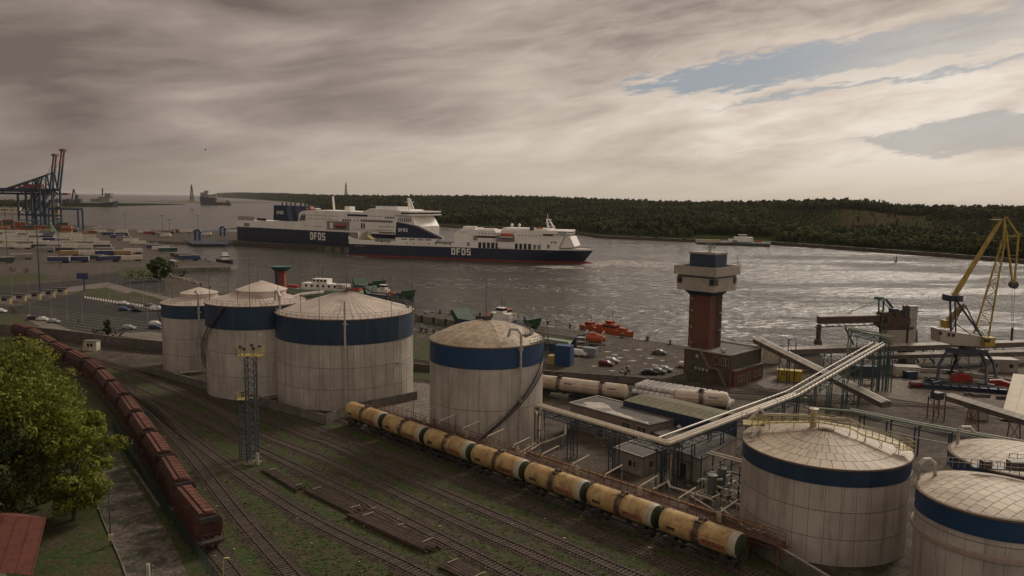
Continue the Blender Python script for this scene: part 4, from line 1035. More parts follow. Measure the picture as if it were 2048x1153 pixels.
# red-roofed house, lower left
M_rooftile = mat('house_roof_red', (.15, .045, .032), .75, var=.25, scale=1.0, dirt=(.07, .03, .025), dirtamt=.5, dscale=1.0)
M_housew = mat('house_wall', (.38, .34, .26), .8, var=.15)
t = thing('house', 'house with a dull red roof and cream wall in the lower left corner', 'house', (-60, 88, 0))
e0, e1 = Vector((-72.5, 86.5, 4)), Vector((-52.46, 83.5, 4)); r0, r1 = Vector((-74, 94.5, 6.9)), Vector((-55.9, 92.3, 6.9))
f0, f1 = r0*2-e0, r1*2-e1; f0.z = f1.z = 4; f1.x -= 7
dwn = (r0-e0); nrow = 12
b = MB(); up_ = (r0-e0).normalized(); side_ = (e1-e0).normalized(); nrm = side_.cross(up_)
b.add([e0, e1, r1, r0, f1, f0], [(0, 1, 2, 3), (3, 2, 4, 5), (0, 3, 5), (1, 4, 2)]); rf = b.build('roof', M_rooftile, t, world=True)
for k in range(10):      # standing-seam roof sheets
    b = MB(); a, c = e0.lerp(e1, k/10), e0.lerp(e1, (k+.97)/10); a2, c2 = r0.lerp(r1, k/10), r0.lerp(r1, (k+.97)/10); q = nrm*.06
    b.add([a+q, c+q, c2+q, a2+q, a, c, c2, a2], [(0, 1, 2, 3), (0, 4, 5, 1), (1, 5, 6, 2), (3, 7, 4, 0), (2, 6, 7, 3)])
    b.beam(c+q*1.5, c2+q*1.5, .05); o = b.build('roof_sheet', M_rooftile, rf, world=True)
b = MB(); i_ = .45
w = [e0+Vector((.4, .5, 0)), e1+Vector((-3.2, .5, 0)), f1+Vector((-3.2, -.5, 0)), f0+Vector((.5, -.5, 0))]
b.prism([p[:2] for p in w], -1, 3.98); b.build('wall', M_housew, t, world=True)
for k in range(3):
    q = e0.lerp(e1, .2+.3*k)+Vector((.4, .5, 0)); b = MB(); b.box((q.x, q.y-.02, 2.1), (1.2, .1, 1.5), rz=math.atan2(side_.y, side_.x)); b.build('window', MATS.get('glass_dark') or mat('glass_dark', (.02, .025, .03), .12, var=.1), t, world=True)
# lamp post beside the path, posts
def lamp_post(label, x, y, H, arm=1.3, rz=0.0, r=.09, group=None, m=None, heads=1):
    t = thing('lamp_post', label, 'lamp post', (x, y, 0), rz, group)
    b = MB(); b.tube([(0, 0, 0), (0, 0, H)], [r, r*.6], 6); b.build('pole', m or M_steel, t)
    for k in range(heads):
        s = 1 if k == 0 else -1
        b = MB(); b.tube([(0, 0, H-.1), (s*arm*.6, 0, H+.15), (s*arm, 0, H+.1)], r*.4, 4); b.box((s*(arm+.25), 0, H+.08), (.6, .22, .12)); b.build('lamp_head', m or M_steel, t)
    return t
q = G(222, 1092); t = lamp_post('dark lamp post with a short arm standing on the cracked path', q[0], q[1], 8.0, 1.3, .5, .12, m=M_steel)
b = MB(); b.box((0, -.12, 1.2), (.6, .4, .8)); b.build('meter_box', mat('box_cream', (.36, .32, .20), .7), t)
q = G(166, 1006); t = thing('post', 'short white concrete post in the grass left of the cracked path', 'post', (*q, 0)); b = MB(); b.box((0, 0, .75), (.32, .32, 1.5)); b.build('shaft', M_pipe, t); b = MB(); b.box((0, 0, 1.55), (.4, .4, .12)); b.build('cap', mat('post_cap', (.5, .45, .2), .7), t)
q = atY(296, 1128, 84); t = thing('post', 'white pole end rising from the lower edge of the photo over the path', 'post', (q.x, q.y, 0)); b = MB(); b.box((0, 0, q.z/2), (.3, .3, q.z)); b.build('shaft', M_pipe, t); b = MB(); [b.box((.5, 0, q.z-.2-.5*k), (.08, .08, .08)) for k in range(5)]; b.build('insulator', M_pipe, t)
q = atY(446, 1118, 88); t = lamp_post('small yellow headed lamp beside the track at the lower edge', q.x, q.y, q.z, .2, 0, .05, m=mat('lamp_yellow', (.45, .38, .12), .6))
a, c = G(268, 942), G(318, 1015); t = thing('kerb', 'pale broken kerb beam lying between the path and the fence', 'kerb', (*a, 0)); b = MB(); b.beam((*a, .15), (*c, .15), .4, .3); b.build('beam', M_conc, t, world=True)
# hut and long concrete wall
t = thing('hut', 'small white hut with two dark windows between the tracks', 'hut', (*G(180, 702), 0), .02)
b = MB(); b.box((0, 1.1, 1.35), (3.9, 2.4, 2.7)); b.build('wall', mat('hut_white', (.50, .46, .36), .8, var=.25, dirt=(.2, .17, .12), dirtamt=.7, dscale=1.2, streak=True), t)
b = MB(); b.box((0, 1.1, 2.8), (4.3, 2.8, .16)); b.build('roof', M_quay, t)
for s in (-.45, .55):
    b = MB(); b.box((s, -.13, 1.7), (.7, .06, .9)); b.build('window', MATS['glass_dark'], t)
def concrete_wall(label, pts, h, step=3.0, th=.25, m=None, cap=True, cat='wall'):
    t = thing('concrete_wall', label, cat, (*pts[0], 0))
    for a, c in zip(pts, pts[1:]):
        a = Vector((*a, 0)); c = Vector((*c, 0)); n = max(1, round((c-a).length/step)); rz_ = math.atan2(c.y-a.y, c.x-a.x)
        L = (c-a).length/n
        for i in range(n):
            q = a.lerp(c, (i+.5)/n); b = MB(); b.box((q.x, q.y, h/2), (L-.06, th, h), rz=rz_); b.build('wall_slab', m or M_wallc, t, world=True)
            q = a.lerp(c, i/n); b = MB(); b.box((q.x, q.y, h/2+.08), (.16, th+.12, h+.1), rz=rz_); b.build('wall_post', m or M_wallc, t, world=True)
        if cap: b = MB(); b.beam((a.x, a.y, h+.08), (c.x, c.y, h+.08), th+.1, .1); b.build('coping', M_conc, t, world=True)
    return t
M_wallc = mat('wall_concrete', (.115, .10, .085), .9, var=.25, scale=.5, dirt=(.05, .045, .035), dirtamt=.7, dscale=.7, streak=True, rnd=.1)
M_bund = mat('bund_concrete', (.14, .125, .105), .9, var=.25, scale=.5, dirt=(.06, .05, .04), dirtamt=.7, dscale=.7, streak=True, rnd=.07)
concrete_wall('long grey slab wall between the car park and the rail yard', GL([(-60, 664), (0, 667), (120, 679), (230, 694), (325, 704), (600, 722)]), 3.0, 6.0)
concrete_wall('grey retaining wall below the gravel lot, turning back at its right end', GL([(828, 741), (960, 750), (1086, 755), (1325, 772), (1372, 760)]), 1.7, 6.0)
concrete_wall('low bund wall in front of the three tanks on the left', GL([(300, 748), (480, 800), (652, 850), (700, 828), (834, 800)]), 1.9, 4.0, .3, M_bund)
concrete_wall('weathered bund wall at the foot of the domed tank, beside the pipes', GL([(1085, 912), (1130, 893), (1132, 860)]), 2.2, 2.2, .3, M_bund)
concrete_wall('bund wall with a pale pipe on top at the lower right', GL([(1380, 1020), (1490, 1092), (1602, 1160), (1760, 1260)]), 2.1, 4.5, .3, M_bund)
sheet('pavement', GL([(640, 832), (840, 760), (905, 790), (860, 860), (760, 850), (700, 830)]), .08, M_conc)
sheet('pavement', GL([(380, 760), (560, 700), (700, 740), (660, 840), (480, 795)]), .075, M_ballast)
sheet('plant_yard', GL([(860, 880), (1100, 800), (1300, 790), (1560, 830), (2048, 900), (2048, 1250), (1700, 1230), (1480, 1082), (1100, 930)]), .06, M_yard)
b = MB(); pz = 2.5
pts = [Vector((*G(1440, 1050), pz)), Vector((*G(1490, 1092), pz)), Vector((*G(1602, 1160), pz)), Vector((*G(1760, 1260), pz))]
t = thing('pipe_run', 'pale pipe lying along the top of the bund wall at the lower right', 'pipe', pts[1][:])
b.tube(pts, .13, 8); b.build('pipe', M_pipe, t, world=True)
for k in range(3):
    b = MB(); q = pts[1].lerp(pts[2], .12+.07*k)+Vector((0, 0, .3)); b.tube([q, q+Vector((2.0, 1.5, 0))], .12, 6); b.build('branch_pipe', M_pipe, t, world=True)
# light mast with two lattice shafts
M_latt = mat('lattice_blue', (.045, .060, .075), .6, var=.3, scale=2)
def lattice(b, c, w, z0, z1, step=1.0, r=.045, taper=1.0):
    n = max(1, int((z1-z0)/step)); cs = [(-1, -1), (1, -1), (1, 1), (-1, 1)]
    def pt(k, z): f = 1+(taper-1)*(z-z0)/(z1-z0); return (c[0]+cs[k][0]*w/2*f, c[1]+cs[k][1]*w/2*f, z)
    for k in range(4): b.beam(pt(k, z0), pt(k, z1), r*2)
    for i in range(n):
        a, d = z0+(z1-z0)*i/n, z0+(z1-z0)*(i+1)/n
        for k in range(4):
            k2 = (k+1) % 4; b.beam(pt(k, d), pt(k2, d), r*1.3); b.beam(pt(k, a) if i % 2 else pt(k2, a), pt(k2, d) if i % 2 else pt(k, d), r*1.2)
t = thing('light_mast', 'blue grey lattice light mast with a yellow lamp platform, standing between the tracks', 'light mast', (-44.2, 132.7, 0))
b = MB(); lattice(b, (0, 0), 1.5, .2, 18.6, 1.1, .07); b.build('lattice_shaft', M_latt, t)
b = MB(); b.box((0, 0, .15), (2.4, 2.4, .3)); b.build('foot', M_conc, t)
b = MB(); b.box((0, 0, 19.0), (4.0, 2.2, .12))
for s in (-1, 1):
    for q in (-1, 1): b.beam((s*.7, q*.7, 17.6), (s*1.9, q*1.0, 18.95), .08)
b.build('platform', M_yel, t); handrail(t, [(-2, -1.1, 19.0), (2, -1.1, 19.0), (2, 1.1, 19.0), (-2, 1.1, 19.0), (-2, -1.1, 19.0)], m=M_yel, step=.55, hh=1.3)
for x, y, z in ((-1.4, -.9, 20.6), (-.7, -1.0, 20.3), (.5, -.8, 20.9), (.9, -1.1, 20.4), (1.5, .4, 20.5)):
    b = MB(); b.box((x, y, z), (.55, .4, .45)); b.beam((x, y, 19), (x, y, z), .07); b.build('floodlight', M_steel, t)
b = MB(); b.beam((1.7, 0, 19), (1.7, 0, 22.3), .05); b.box((1.7, 0, 22.5), (.3, .3, .35)); b.build('aerial', M_pipe, t)
for s in (-.95, .95): b = MB(); b.beam((s, -.3, .3), (s*1.0, -.3, 18), .14, .05); b.build('ladder', M_latt, t)
b = MB(); b.box((1.0, -.8, 1.4), (.5, .3, 1.6)); b.build('meter_box', M_pipe, t)
t = thing('light_mast', 'shorter lattice mast with an empty yellow cradle, left of the tall light mast', 'light mast', (-46.6, 135.3, 0))
b = MB(); lattice(b, (0, 0), 1.2, .1, 10.6, .9, .06); b.build('lattice_shaft', M_latt, t)
b = MB(); b.box((0, 0, 10.7), (1.9, 1.6, .1)); b.box((1.6, 0, 10.9), (2.2, .4, .12)); b.build('platform', M_yel, t); handrail(t, [(-.95, -.8, 10.7), (.95, -.8, 10.7), (.95, .8, 10.7), (-.95, .8, 10.7), (-.95, -.8, 10.7)], m=M_yel, step=.9, hh=1.1)
# ------------------------------------------------------------------ plant between the tanks: rack, pipes, sheds
M_rust = mat('rust_steel', (.16, .060, .028), .8, var=.4, scale=1.5, dirt=(.07, .035, .02), dirtamt=.8, dscale=2)
M_grate = mat('rust_grate', (.085, .050, .035), .9, var=.4, scale=1.5)
M_pcream = mat('pipe_cream', (.50, .44, .34), .45, var=.12, scale=.6, dirt=(.22, .16, .10), dirtamt=.5, dscale=1.0)
M_pgreen = mat('pipe_green', (.20, .26, .17), .5, var=.15, scale=.6, dirt=(.14, .13, .08), dirtamt=.5, dscale=1.0)
M_bsteel = mat('steel_blue', (.017, .034, .064), .55, var=.3, scale=1.5, dirt=(.05, .045, .04), dirtamt=.5, dscale=1.5)
M_gsteel = mat('steel_green', (.035, .070, .065), .6, var=.3, scale=1.5)
M_glass = MATS['glass_dark']
nrm = Vector((-twd.y, twd.x, 0)); nrm = nrm if nrm.y > 0 else -nrm
rzr = math.atan2(twd.y, twd.x)
t = thing('loading_rack', 'rusty red loading rack with railings running behind the yellow tank wagons', 'loading rack', (tw0+nrm*4)[:], rzr)
def rk(s, o, z): return Vector((s, o, z))        # along, across (towards the plant), up
Ls, Le = -6.0, 80.0
for k in range(int((Le-Ls)/4.3)+1):
    s = Ls+4.3*k; b = MB()
    b.beam(rk(s, -.9, 0), rk(s, -.9, 3.2), .14); b.beam(rk(s, 1.0, 0), rk(s, 1.0, 3.2), .14); b.beam(rk(s, -1.0, 3.1), rk(s, 1.1, 3.1), .14, .18); b.beam(rk(s, -.9, .4), rk(s, 1.0, 2.9), .07); b.build('frame', M_rust, t)
    if s+4.3 < Le+2:
        b = MB(); b.beam(rk(s+.05, 0, 3.24), rk(s+4.25, 0, 3.24), 2.0, .08); b.build('deck_grating', M_grate, t)
for o in (-1.05, 1.05):
    handrail(t, [rk(Ls, o, 3.3), rk(Le, o, 3.3)], m=M_rust, step=1.45, r=.035, hh=1.1)
b = MB()
for o, z, r in ((1.7, 2.2, .16), (2.2, 2.2, .12), (1.75, 1.3, .14), (-.5, 2.6, .1)): b.tube([rk(Ls, o, z), rk(Le, o, z)], r, 6)
b.build('header_pipe', M_rust, t)
b = MB(); b.tube([rk(34, 1.35, 3.9), rk(78, 1.35, 3.9)], .16, 6); b.build('steam_pipe', mat('pipe_ochre', (.24, .13, .06), .6, var=.3), t)
for s in (2.5, 15.2, 27.8, 40.5, 53.2, 66):
    b = MB(); stairs(b, rk(s, 1.4, 0), rk(s+3.6, 1.4, 3.2), .7); b.build('stair', M_rust, t)
for s in (8, 20, 33, 46, 58, 71):
    b = MB(); b.box(rk(s, .2, 3.9), (.5, .4, 1.2)); b.box(rk(s, .2, 4.6), (.25, .25, .3)); b.build('valve_post', M_wband, t)
for k in range(12):
    s = 3+k*6.35; q = tw0+twd*s+nrm*5.4; lb = 'loading arm on the rack, %s counted from the far end of the yellow wagons' % ORD[k]
    a = thing('loading_crane', lb, 'loading crane', (q.x, q.y, 0), rzr, 'loading cranes along the rack')
    b = MB(); b.tube([(0, 0, 0), (0, 0, 6.6)], .07, 6); b.build('post', M_rail, a)
    b = MB(); b.tube([(0, 0, 6.55), (-.3, -3.6, 5.9)], .1, 6); b.tube([(-.3, -3.6, 5.9), (-.3, -3.7, 5.4)], .07, 5); b.build('arm', M_pcream, a)
# pipe bridge: three legs of it
p0 = Vector((4.6, 143.9, 8)); p1 = Vector((24.8, 121.3, 8)); p2 = Vector((57.2, 154.7, 8.0)); p3 = Vector((88.7, 186.6, 12.6))
t = thing('pipe_bridge', 'high pipe bridge of pale pipes on blue trestles, turning a corner over the sheds', 'pipe bridge', p1[:])
d1 = (p1-p0).normalized(); n1_ = Vector((-d1.y, d1.x, 0)); n1_ = n1_ if n1_.x > 0 else -n1_
d2 = (p2-p1).normalized(); n2_ = Vector((-d2.y, d2.x, 0)); n2_ = n2_ if n2_.x < 0 else -n2_      # towards the back left
for k, (off, r, z) in enumerate(((0, .30, 0), (.75, .26, .02), (1.4, .18, .0))):
    c = p1+n1_*off*1.0+n2_*off*1.0
    pp = [p0+n1_*off+Vector((0, 0, z-6.5)) if k < 2 else p0+n1_*off, p0+n1_*off+Vector((0, 0, z-.4)), p0+n1_*off+d1*.5+Vector((0, 0, z)), c-d1*.6+Vector((0, 0, z)), c+d2*.6+Vector((0, 0, z)), p2+n2_*off+Vector((0, 0, z)), p3+n2_*off+Vector((0, 0, z))]
    b = MB(); b.tube(pp, r, 10); b.build('pipe', M_pcream, t, world=True, smooth=True)
b = MB(); b.tube([p1+n2_*2.6+d2*1.2+Vector((0, 0, .2)), p2+n2_*2.6+Vector((0, 0, .2)), p3+n2_*2.6+Vector((0, 0, .2))], .16, 8); b.build('pipe', M_pcream, t, world=True, smooth=True)
b = MB(); g0 = p2+Vector((0, 0, .55)); b.tube([g0+Vector((0, 0, -.6)), g0+n2_*.4, p3+n2_*.4+Vector((0, 0, .5)), p3+n2_*.4+Vector((.5, .5, -2))], .2, 8); b.build('green_pipe', M_pgreen, t, world=True, smooth=True)
def truss(b, a, c, w, h, n):
    a = Vector(a); c = Vector(c); s = (c-a).normalized().cross(Vector((0, 0, 1))).normalized()*w/2
    for q in (-1, 1):
        for z in (0, -h): b.beam(a+s*q+Vector((0, 0, z)), c+s*q+Vector((0, 0, z)), .13)
        for i in range(n):
            f0, f1 = i/n, (i+1)/n; u, v = a.lerp(c, f0)+s*q, a.lerp(c, f1)+s*q
            b.beam(u, v-Vector((0, 0, h)), .07) if i % 2 else b.beam(u-Vector((0, 0, h)), v, .07); b.beam(v, v-Vector((0, 0, h)), .07)
    for i in range(n+1): v = a.lerp(c, i/n); b.beam(v-s, v+s, .1); b.beam(v-s-Vector((0, 0, h)), v+s-Vector((0, 0, h)), .08)
zz = Vector((0, 0, -.45))
b = MB(); truss(b, p0+n1_*.6+zz, p1+n1_*.6+zz, 1.7, 1.0, 14); b.build('truss', M_bsteel, t, world=True)
b = MB(); truss(b, p1+n2_*1.1+zz, p2+n2_*1.1+zz, 2.6, 1.2, 20); b.build('truss', M_bsteel, t, world=True)
b = MB(); truss(b, p2+n2_*1.1+zz, p3+n2_*1.1+zz, 2.6, 1.3, 18); b.build('truss', M_gsteel, t, world=True)
def trestle(c, d, w, zt, m, dbl=True):
    c = Vector(c); d = Vector(d).normalized(); s = d.cross(Vector((0, 0, 1))); b = MB()
    ds = (-.45, .45) if dbl else (0,)
    for q in (-1, 1):
        for e_ in ds: b.beam(Vector((c.x, c.y, 0))+s*q*w/2+d*e_, Vector((c.x, c.y, zt))+s*q*w/2+d*e_, .17)
        if dbl:
            for z in range(1, int(zt)): b.beam(Vector((c.x, c.y, z))+s*q*w/2-d*.45, Vector((c.x, c.y, z+.6))+s*q*w/2+d*.45, .05)
    for z in (zt*.5, zt): b.beam(Vector((c.x, c.y, z))-s*w/2, Vector((c.x, c.y, z))+s*w/2, .12)
    b.beam(Vector((c.x, c.y, .3))-s*w/2, Vector((c.x, c.y, zt*.5))+s*w/2, .06); b.build('trestle', m, t, world=True)
for f in (.02, .3, .62, .95): trestle(p0.lerp(p1, f)+n1_*.6, d1, 1.6, 6.5, M_bsteel)
for f in (.05, .16, .36, .55, .75, .97): trestle(p1.lerp(p2, f)+n2_*1.1, d2, 2.4, 6.2, M_bsteel)
for f in (.12, .3, .48, .68, .86): trestle(p2.lerp(p3, f)+n2_*1.1, d2, 2.6, 6.2+4.6*f, M_gsteel)
b = MB()
for i in range(34):
    q = (p2+d2*-10).lerp(p3, i/33) if i else p2-d2*10; q = q.copy(); q.z = 8.1 if (q-p2).dot(d2) < 0 else 8.1+4.6*min(1, (q-p2).length/(p3-p2).length)
    for o in (-.35, 1.55, 2.9): b.beam(q+n2_*o, q+n2_*o+Vector((0, 0, .75)), .06)
    b.beam(q-n2_*.35+Vector((0, 0, .75)), q+n2_*.35+Vector((0, 0, .75)), .06); b.beam(q+n2_*1.55+Vector((0, 0, .75)), q+n2_*2.9+Vector((0, 0, .75)), .06)
b.build('hoop', M_bsteel, t, world=True, kind='stuff')
for q_ in (0, 1.2):
    b = MB(); a = p1+n1_*q_; b.tube([a+Vector((.2, .5, -.2)), Vector((a.x+.2, a.y+.5, 2.0)), Vector((a.x+.5+q_, a.y-.2, 1.2)), Vector((a.x+5.5+q_*.5, a.y-5+q_, 1.2)), Vector((a.x+6.0+q_*.5, a.y-5.5+q_, 1.0)), Vector((a.x+6+q_*.5, a.y-5.5+q_, -.2))] if q_ == 0 else [a+Vector((0, .8, -.3)), Vector((a.x, a.y+.8, 1.6)), Vector((a.x-3.2, a.y-1.6, .9))], .2, 8); b.build('down_pipe', M_pcream, t, world=True, smooth=True)
# green pipe on blue portals running right
gp = [Vector((57.9, 152.7, 6)), Vector((66, 150.2, 6)), Vector((75.1, 140.4, 6)), Vector((86.8, 130.5, 6)), Vector((104, 116, 6))]
t = thing('pipe_bridge', 'green pipe on blue portal frames running off to the right above the low tank', 'pipe bridge', gp[1][:])
b = MB(); b.tube([gp[0]+Vector((0, 0, 2)), gp[0]]+gp[1:], .26, 8); b.build('green_pipe', M_pgreen, t, world=True, smooth=True)
b = MB(); b.tube([p+Vector((.1, .9, .25)) for p in gp[1:]], .14, 6); b.tube([p+Vector((-.5, -.7, -2.2)) for p in gp], .12, 6); b.build('pipe', M_pipe, t, world=True, smooth=True)
for i in range(8):
    f = (i+.4)/8; L3 = [gp[1], gp[2], gp[3], gp[4]]; k = min(2, int(f*3)); q = L3[k].lerp(L3[k+1], f*3-k); d_ = (L3[k+1]-L3[k]).normalized(); s = Vector((-d_.y, d_.x, 0)); b = MB()
    for o in (-.8, 1.2): b.beam((q+s*o).to_2d().to_3d(), q+s*o-Vector((0, 0, .3)), .22)
    b.beam(q-s*.9-Vector((0, 0, .45)), q+s*1.3-Vector((0, 0, .45)), .2); b.beam(q-s*.9-Vector((0, 0, 2.6)), q+s*1.3-Vector((0, 0, 2.6)), .14)
    if i < 7: b.beam(q+s*1.2-Vector((0, 0, .7)), q+d_*5.4+s*1.2-Vector((0, 0, .7)), .14); b.beam(q-s*.8-Vector((0, 0, .7)), q+d_*5.4-s*.8-Vector((0, 0, .7)), .14)
    b.build('portal_frame', M_bsteel, t, world=True)
# buildings of the plant
M_wallb = mat('render_brown', (.20, .165, .13), .85, var=.2, scale=.5, dirt=(.10, .085, .06), dirtamt=.6, dscale=.6, streak=True)
M_walll = mat('render_light', (.26, .235, .20), .85, var=.2, scale=.5, dirt=(.12, .10, .08), dirtamt=.6, dscale=.6, streak=True)
def roofmat2(name, base, white, lo, hi):
    m = bpy.data.materials.new(name); m.use_nodes = True; g = NG(m.node_tree)
    o = g.n('ShaderNodeOutputMaterial'); p = g.n('ShaderNodeBsdfPrincipled'); g.nt.links.new(p.outputs[0], o.inputs[0]); v = g.n('ShaderNodeTexCoord').outputs['Object']
    c = g.mix(g.ramp(g.noise(v, .25, 6, .6, .6), lo, hi), (*base, 1), (*white, 1)); f = g.ramp(g.noise(v, 1.2, 5), .3, .7, .8, 1.2); c = g.mix(1.0, c, g.vec(f, f, f), 'MULTIPLY')
    g.nt.links.new(c, p.inputs['Base Color']); p.inputs['Roughness'].default_value = .85; MATS[name] = m; return m
M_roofd = roofmat2('roof_bitumen', (.085, .078, .072), (.12, .11, .095), .45, .6)
M_puddle = roofmat2('roof_white_patch', (.42, .38, .34), (.20, .18, .16), .52, .56)
M_roofg = roofmat2('roof_moss_green', (.115, .115, .065), (.15, .135, .085), .4, .65)
def bld(label, poly, h, wm, rm, cat='building', ov=.35, para=0.0, name='building', z0=-.3):
    c = Vector((sum(p[0] for p in poly)/len(poly), sum(p[1] for p in poly)/len(poly)))
    t = thing(name, label, cat, (c.x, c.y, 0)); b = MB(); b.prism(poly, z0, h); b.build('wall', wm, t, world=True)
    pr = [tuple(c+(Vector(p)-c)*(1+ov/(Vector(p)-c).length)) for p in poly]
    b = MB(); b.prism(pr, h, h+.22); b.build('roof', rm, t, world=True)
    if para:
        b = MB(); n = len(pr)
        for i in range(n): b.beam((*pr[i], h+.22+para/2), (*pr[(i+1) % n], h+.22+para/2), .22, para)
        b.build('parapet', mat('parapet_pale', (.36, .32, .27), .7, var=.2), t, world=True)
    return t
def openings(t, a, c, zs, h, items, rec=.0, frame=None, m=None, name='window'):
    """items: (position along 0..1, width); boxes let into the wall with a frame standing proud"""
    a = Vector((*a, 0)); c = Vector((*c, 0)); d = (c-a).normalized(); n = Vector((d.y, -d.x, 0)); rz_ = math.atan2(d.y, d.x)
    for f, w in items:
        q = a.lerp(c, f); b = MB(); b.box((q.x+n.x*.03, q.y+n.y*.03, zs+h/2), (w, .1, h), rz=rz_); o = b.build(name, m or M_glass, t, world=True)
        fb = MB()
        for s in (-1, 1): fb.box((q.x+d.x*s*w/2+n.x*.07, q.y+d.y*s*w/2+n.y*.07, zs+h/2), (.08, .1, h+.1), rz=rz_)
        if w > .9 and name == 'window': fb.box((q.x+n.x*.09, q.y+n.y*.09, zs+h/2), (.06, .06, h), rz=rz_)
        fb.box((q.x+n.x*.07, q.y+n.y*.07, zs+h), (w+.1, .1, .08), rz=rz_); fb.box((q.x+n.x*.1, q.y+n.y*.1, zs), (w+.2, .18, .08), rz=rz_)
        fb.build('frame', frame or M_wband, o, world=True)
A_ = [(12.0, 156.6), (18.2, 162.4), (32.4, 147.2), (25.2, 141.8)]
t = bld('flat roofed brown building with white patches on its dark roof, behind the pipe bridge', A_, 5.0, M_wallb, M_roofd, para=.0)
A2 = [(12.0, 156.6), (18.2, 162.4), (29.6, 150.2)]
b = MB()
for a, c in zip([A_[3], A_[0], A_[1]], [A_[0], A_[1], (25, 155.1)]): b.beam((*a, 5.3), (*c, 5.3), .3, .2)
b.build('parapet', MATS.get('parapet_pale') or mat('parapet_pale', (.36, .32, .27), .7, var=.2), t, world=True)
b = MB(); b.add([(*G(x, y, 5.26), 5.26) for x, y in ((1160, 812), (1172, 804), (1205, 806), (1218, 812), (1228, 822), (1250, 830), (1300, 846), (1290, 848), (1245, 834), (1200, 822))], [tuple(range(10))]); b.build('roof_patch', M_puddle, t, world=True)
openings(t, A_[0], A_[3], 3.2, 1.3, [(.74, 2.2), (.93, 2.2)], m=M_steel); openings(t, A_[0], A_[3], .1, 2.4, [(.42, 1.8)], m=M_steel, name='door')
B_ = [(22.5, 154.8), (36.7, 140.1), (42.8, 146.1), (29.7, 160.0)]
t = thing('warehouse', 'long hall with a dull green ridged roof and blue wall', 'warehouse', (33, 150, 0))
b = MB(); b.prism(B_, 0, 6.3); b.build('wall', M_bsteel, t, world=True)
mid0 = (Vector(B_[0])+Vector(B_[3]))/2; mid1 = (Vector(B_[1])+Vector(B_[2]))/2
for i in range(14):     # roof sheets, joints open
    f0, f1 = i/14+.002, (i+1)/14-.002; lp = lambda a, c, f: (Vector(a).lerp(Vector(c), f))
    for (a0, a1) in (((B_[0], B_[1]), (mid0, mid1)), ((B_[3], B_[2]), (mid0, mid1))):
        e_0, e_1 = lp(*a0, f0), lp(*a0, f1); r_0, r_1 = lp(*a1, f0), lp(*a1, f1); b = MB()
        b.add([(*e_0, 6.4), (*e_1, 6.4), (*r_1, 7.0), (*r_0, 7.0), (*e_0, 6.25), (*e_1, 6.25), (*r_1, 6.85), (*r_0, 6.85)], [(0, 1, 2, 3), (7, 6, 5, 4), (0, 4, 5, 1), (1, 5, 6, 2), (3, 2, 6, 7), (0, 3, 7, 4)]); b.build('roof_sheet', M_roofg, t, world=True)
for i in range(16):
    q0, q1 = Vector(B_[0]).lerp(Vector(B_[1]), i/15), 0; b = MB(); n_ = (Vector(B_[1])-Vector(B_[0])).normalized(); b.beam((q0.x-.707*.05, q0.y-.707*.05, 0), (q0.x-.707*.05, q0.y-.707*.05, 6.2), .07); b.build('wall_rib', M_bsteel, t, world=True)
Cc = [G(1284, 856, 3.6), G(1335, 838, 3.6), G(1440, 866, 3.6), G(1382, 900, 3.6)]
t = bld('low dark flat roof between the brown building and the pipe bridge corner', Cc, 3.6, M_wallb, M_roofd)
b = MB(); q = G(1350, 852, 3.8); b.tube([(*q, 3.7), (*q, 6.0)], .06, 5); b.box((*q, 6.0), (.3, .3, .2)); b.build('aerial', M_pipe, t, world=True)
for px, py in ((1358, 860), (1372, 853)):
    q = G(px, py, 3.8); b = MB(); b.lathe([(.25, 3.7), (.25, 4.3), (.5, 4.4), (0, 4.8)], c=(*q, 0), n=10); b.build('roof_vent', M_pipe, t, world=True)
D_ = [G(1232, 936), G(1284, 955), G(1330, 935), G(1278, 915)]
t = bld('small grey shed with a white edged roof under the pipe bridge', D_, 3.3, M_walll, M_roofd, 'shed', name='shed')
b = MB(); pr = [Vector((*p, 3.6)) for p in D_]
b.beam(pr[0]+Vector((-.5, 0, 0)), pr[1]+Vector((0, -.5, 0)), .22, .16); b.beam(pr[0]+Vector((-.5, 0, 0)), pr[3], .22, .16); b.build('gutter', MATS['parapet_pale'], t, world=True)
openings(t, D_[0], D_[1], 1.2, 1.1, [(.55, .9), (.72, .5)]); openings(t, D_[1], D_[2], 1.1, 1.2, [(.35, 1.2)])
E_ = [G(1352, 950), G(1400, 970), G(1470, 925), G(1420, 905)]
t = bld('grey pump house with a dark doorway beneath the corner of the pipe bridge', E_, 4.2, M_walll, M_roofd, 'shed', name='shed')
openings(t, E_[0], E_[1], 0, 2.6, [(-.02, .1), (.3, 1.6)], m=M_steel, name='door')
# filters and pipework beside the pump house
for i, (px, py, lb) in enumerate(((1423, 1000, 'front grey filter vessel among the pipework left of the low tank'), (1442, 985, 'rear grey filter vessel among the pipework left of the low tank'))):
    q = G(px, py); t = thing('filter_vessel', lb, 'filter vessel', (*q, 0), 0, 'filter vessels in the pipework')
    b = MB(); b.lathe([(.65, .9), (.7, 1.0), (.7, 3.8), (.78, 3.8), (.78, 4.0), (.3, 4.1), (0, 4.1)], n=16); b.build('body', mat('vessel_grey', (.13, .14, .135), .6, var=.25, dirt=(.08, .06, .05)), t, smooth=True)
    for k in range(3):
        a = k*2.1; b = MB(); b.beam((.5*math.cos(a), .5*math.sin(a), 0), (.5*math.cos(a), .5*math.sin(a), 1.1), .12); b.build('leg', M_steel, t)
    b = MB(); b.tube([(-.7, 0, 3.2), (-1.7, .2, 3.2), (-2.2, .2, 2.8)], .2, 8); b.tube([(.7, 0, 3.2), (1.6, 0, 3.3)], .2, 8); b.build('pipe', M_pipe, t)
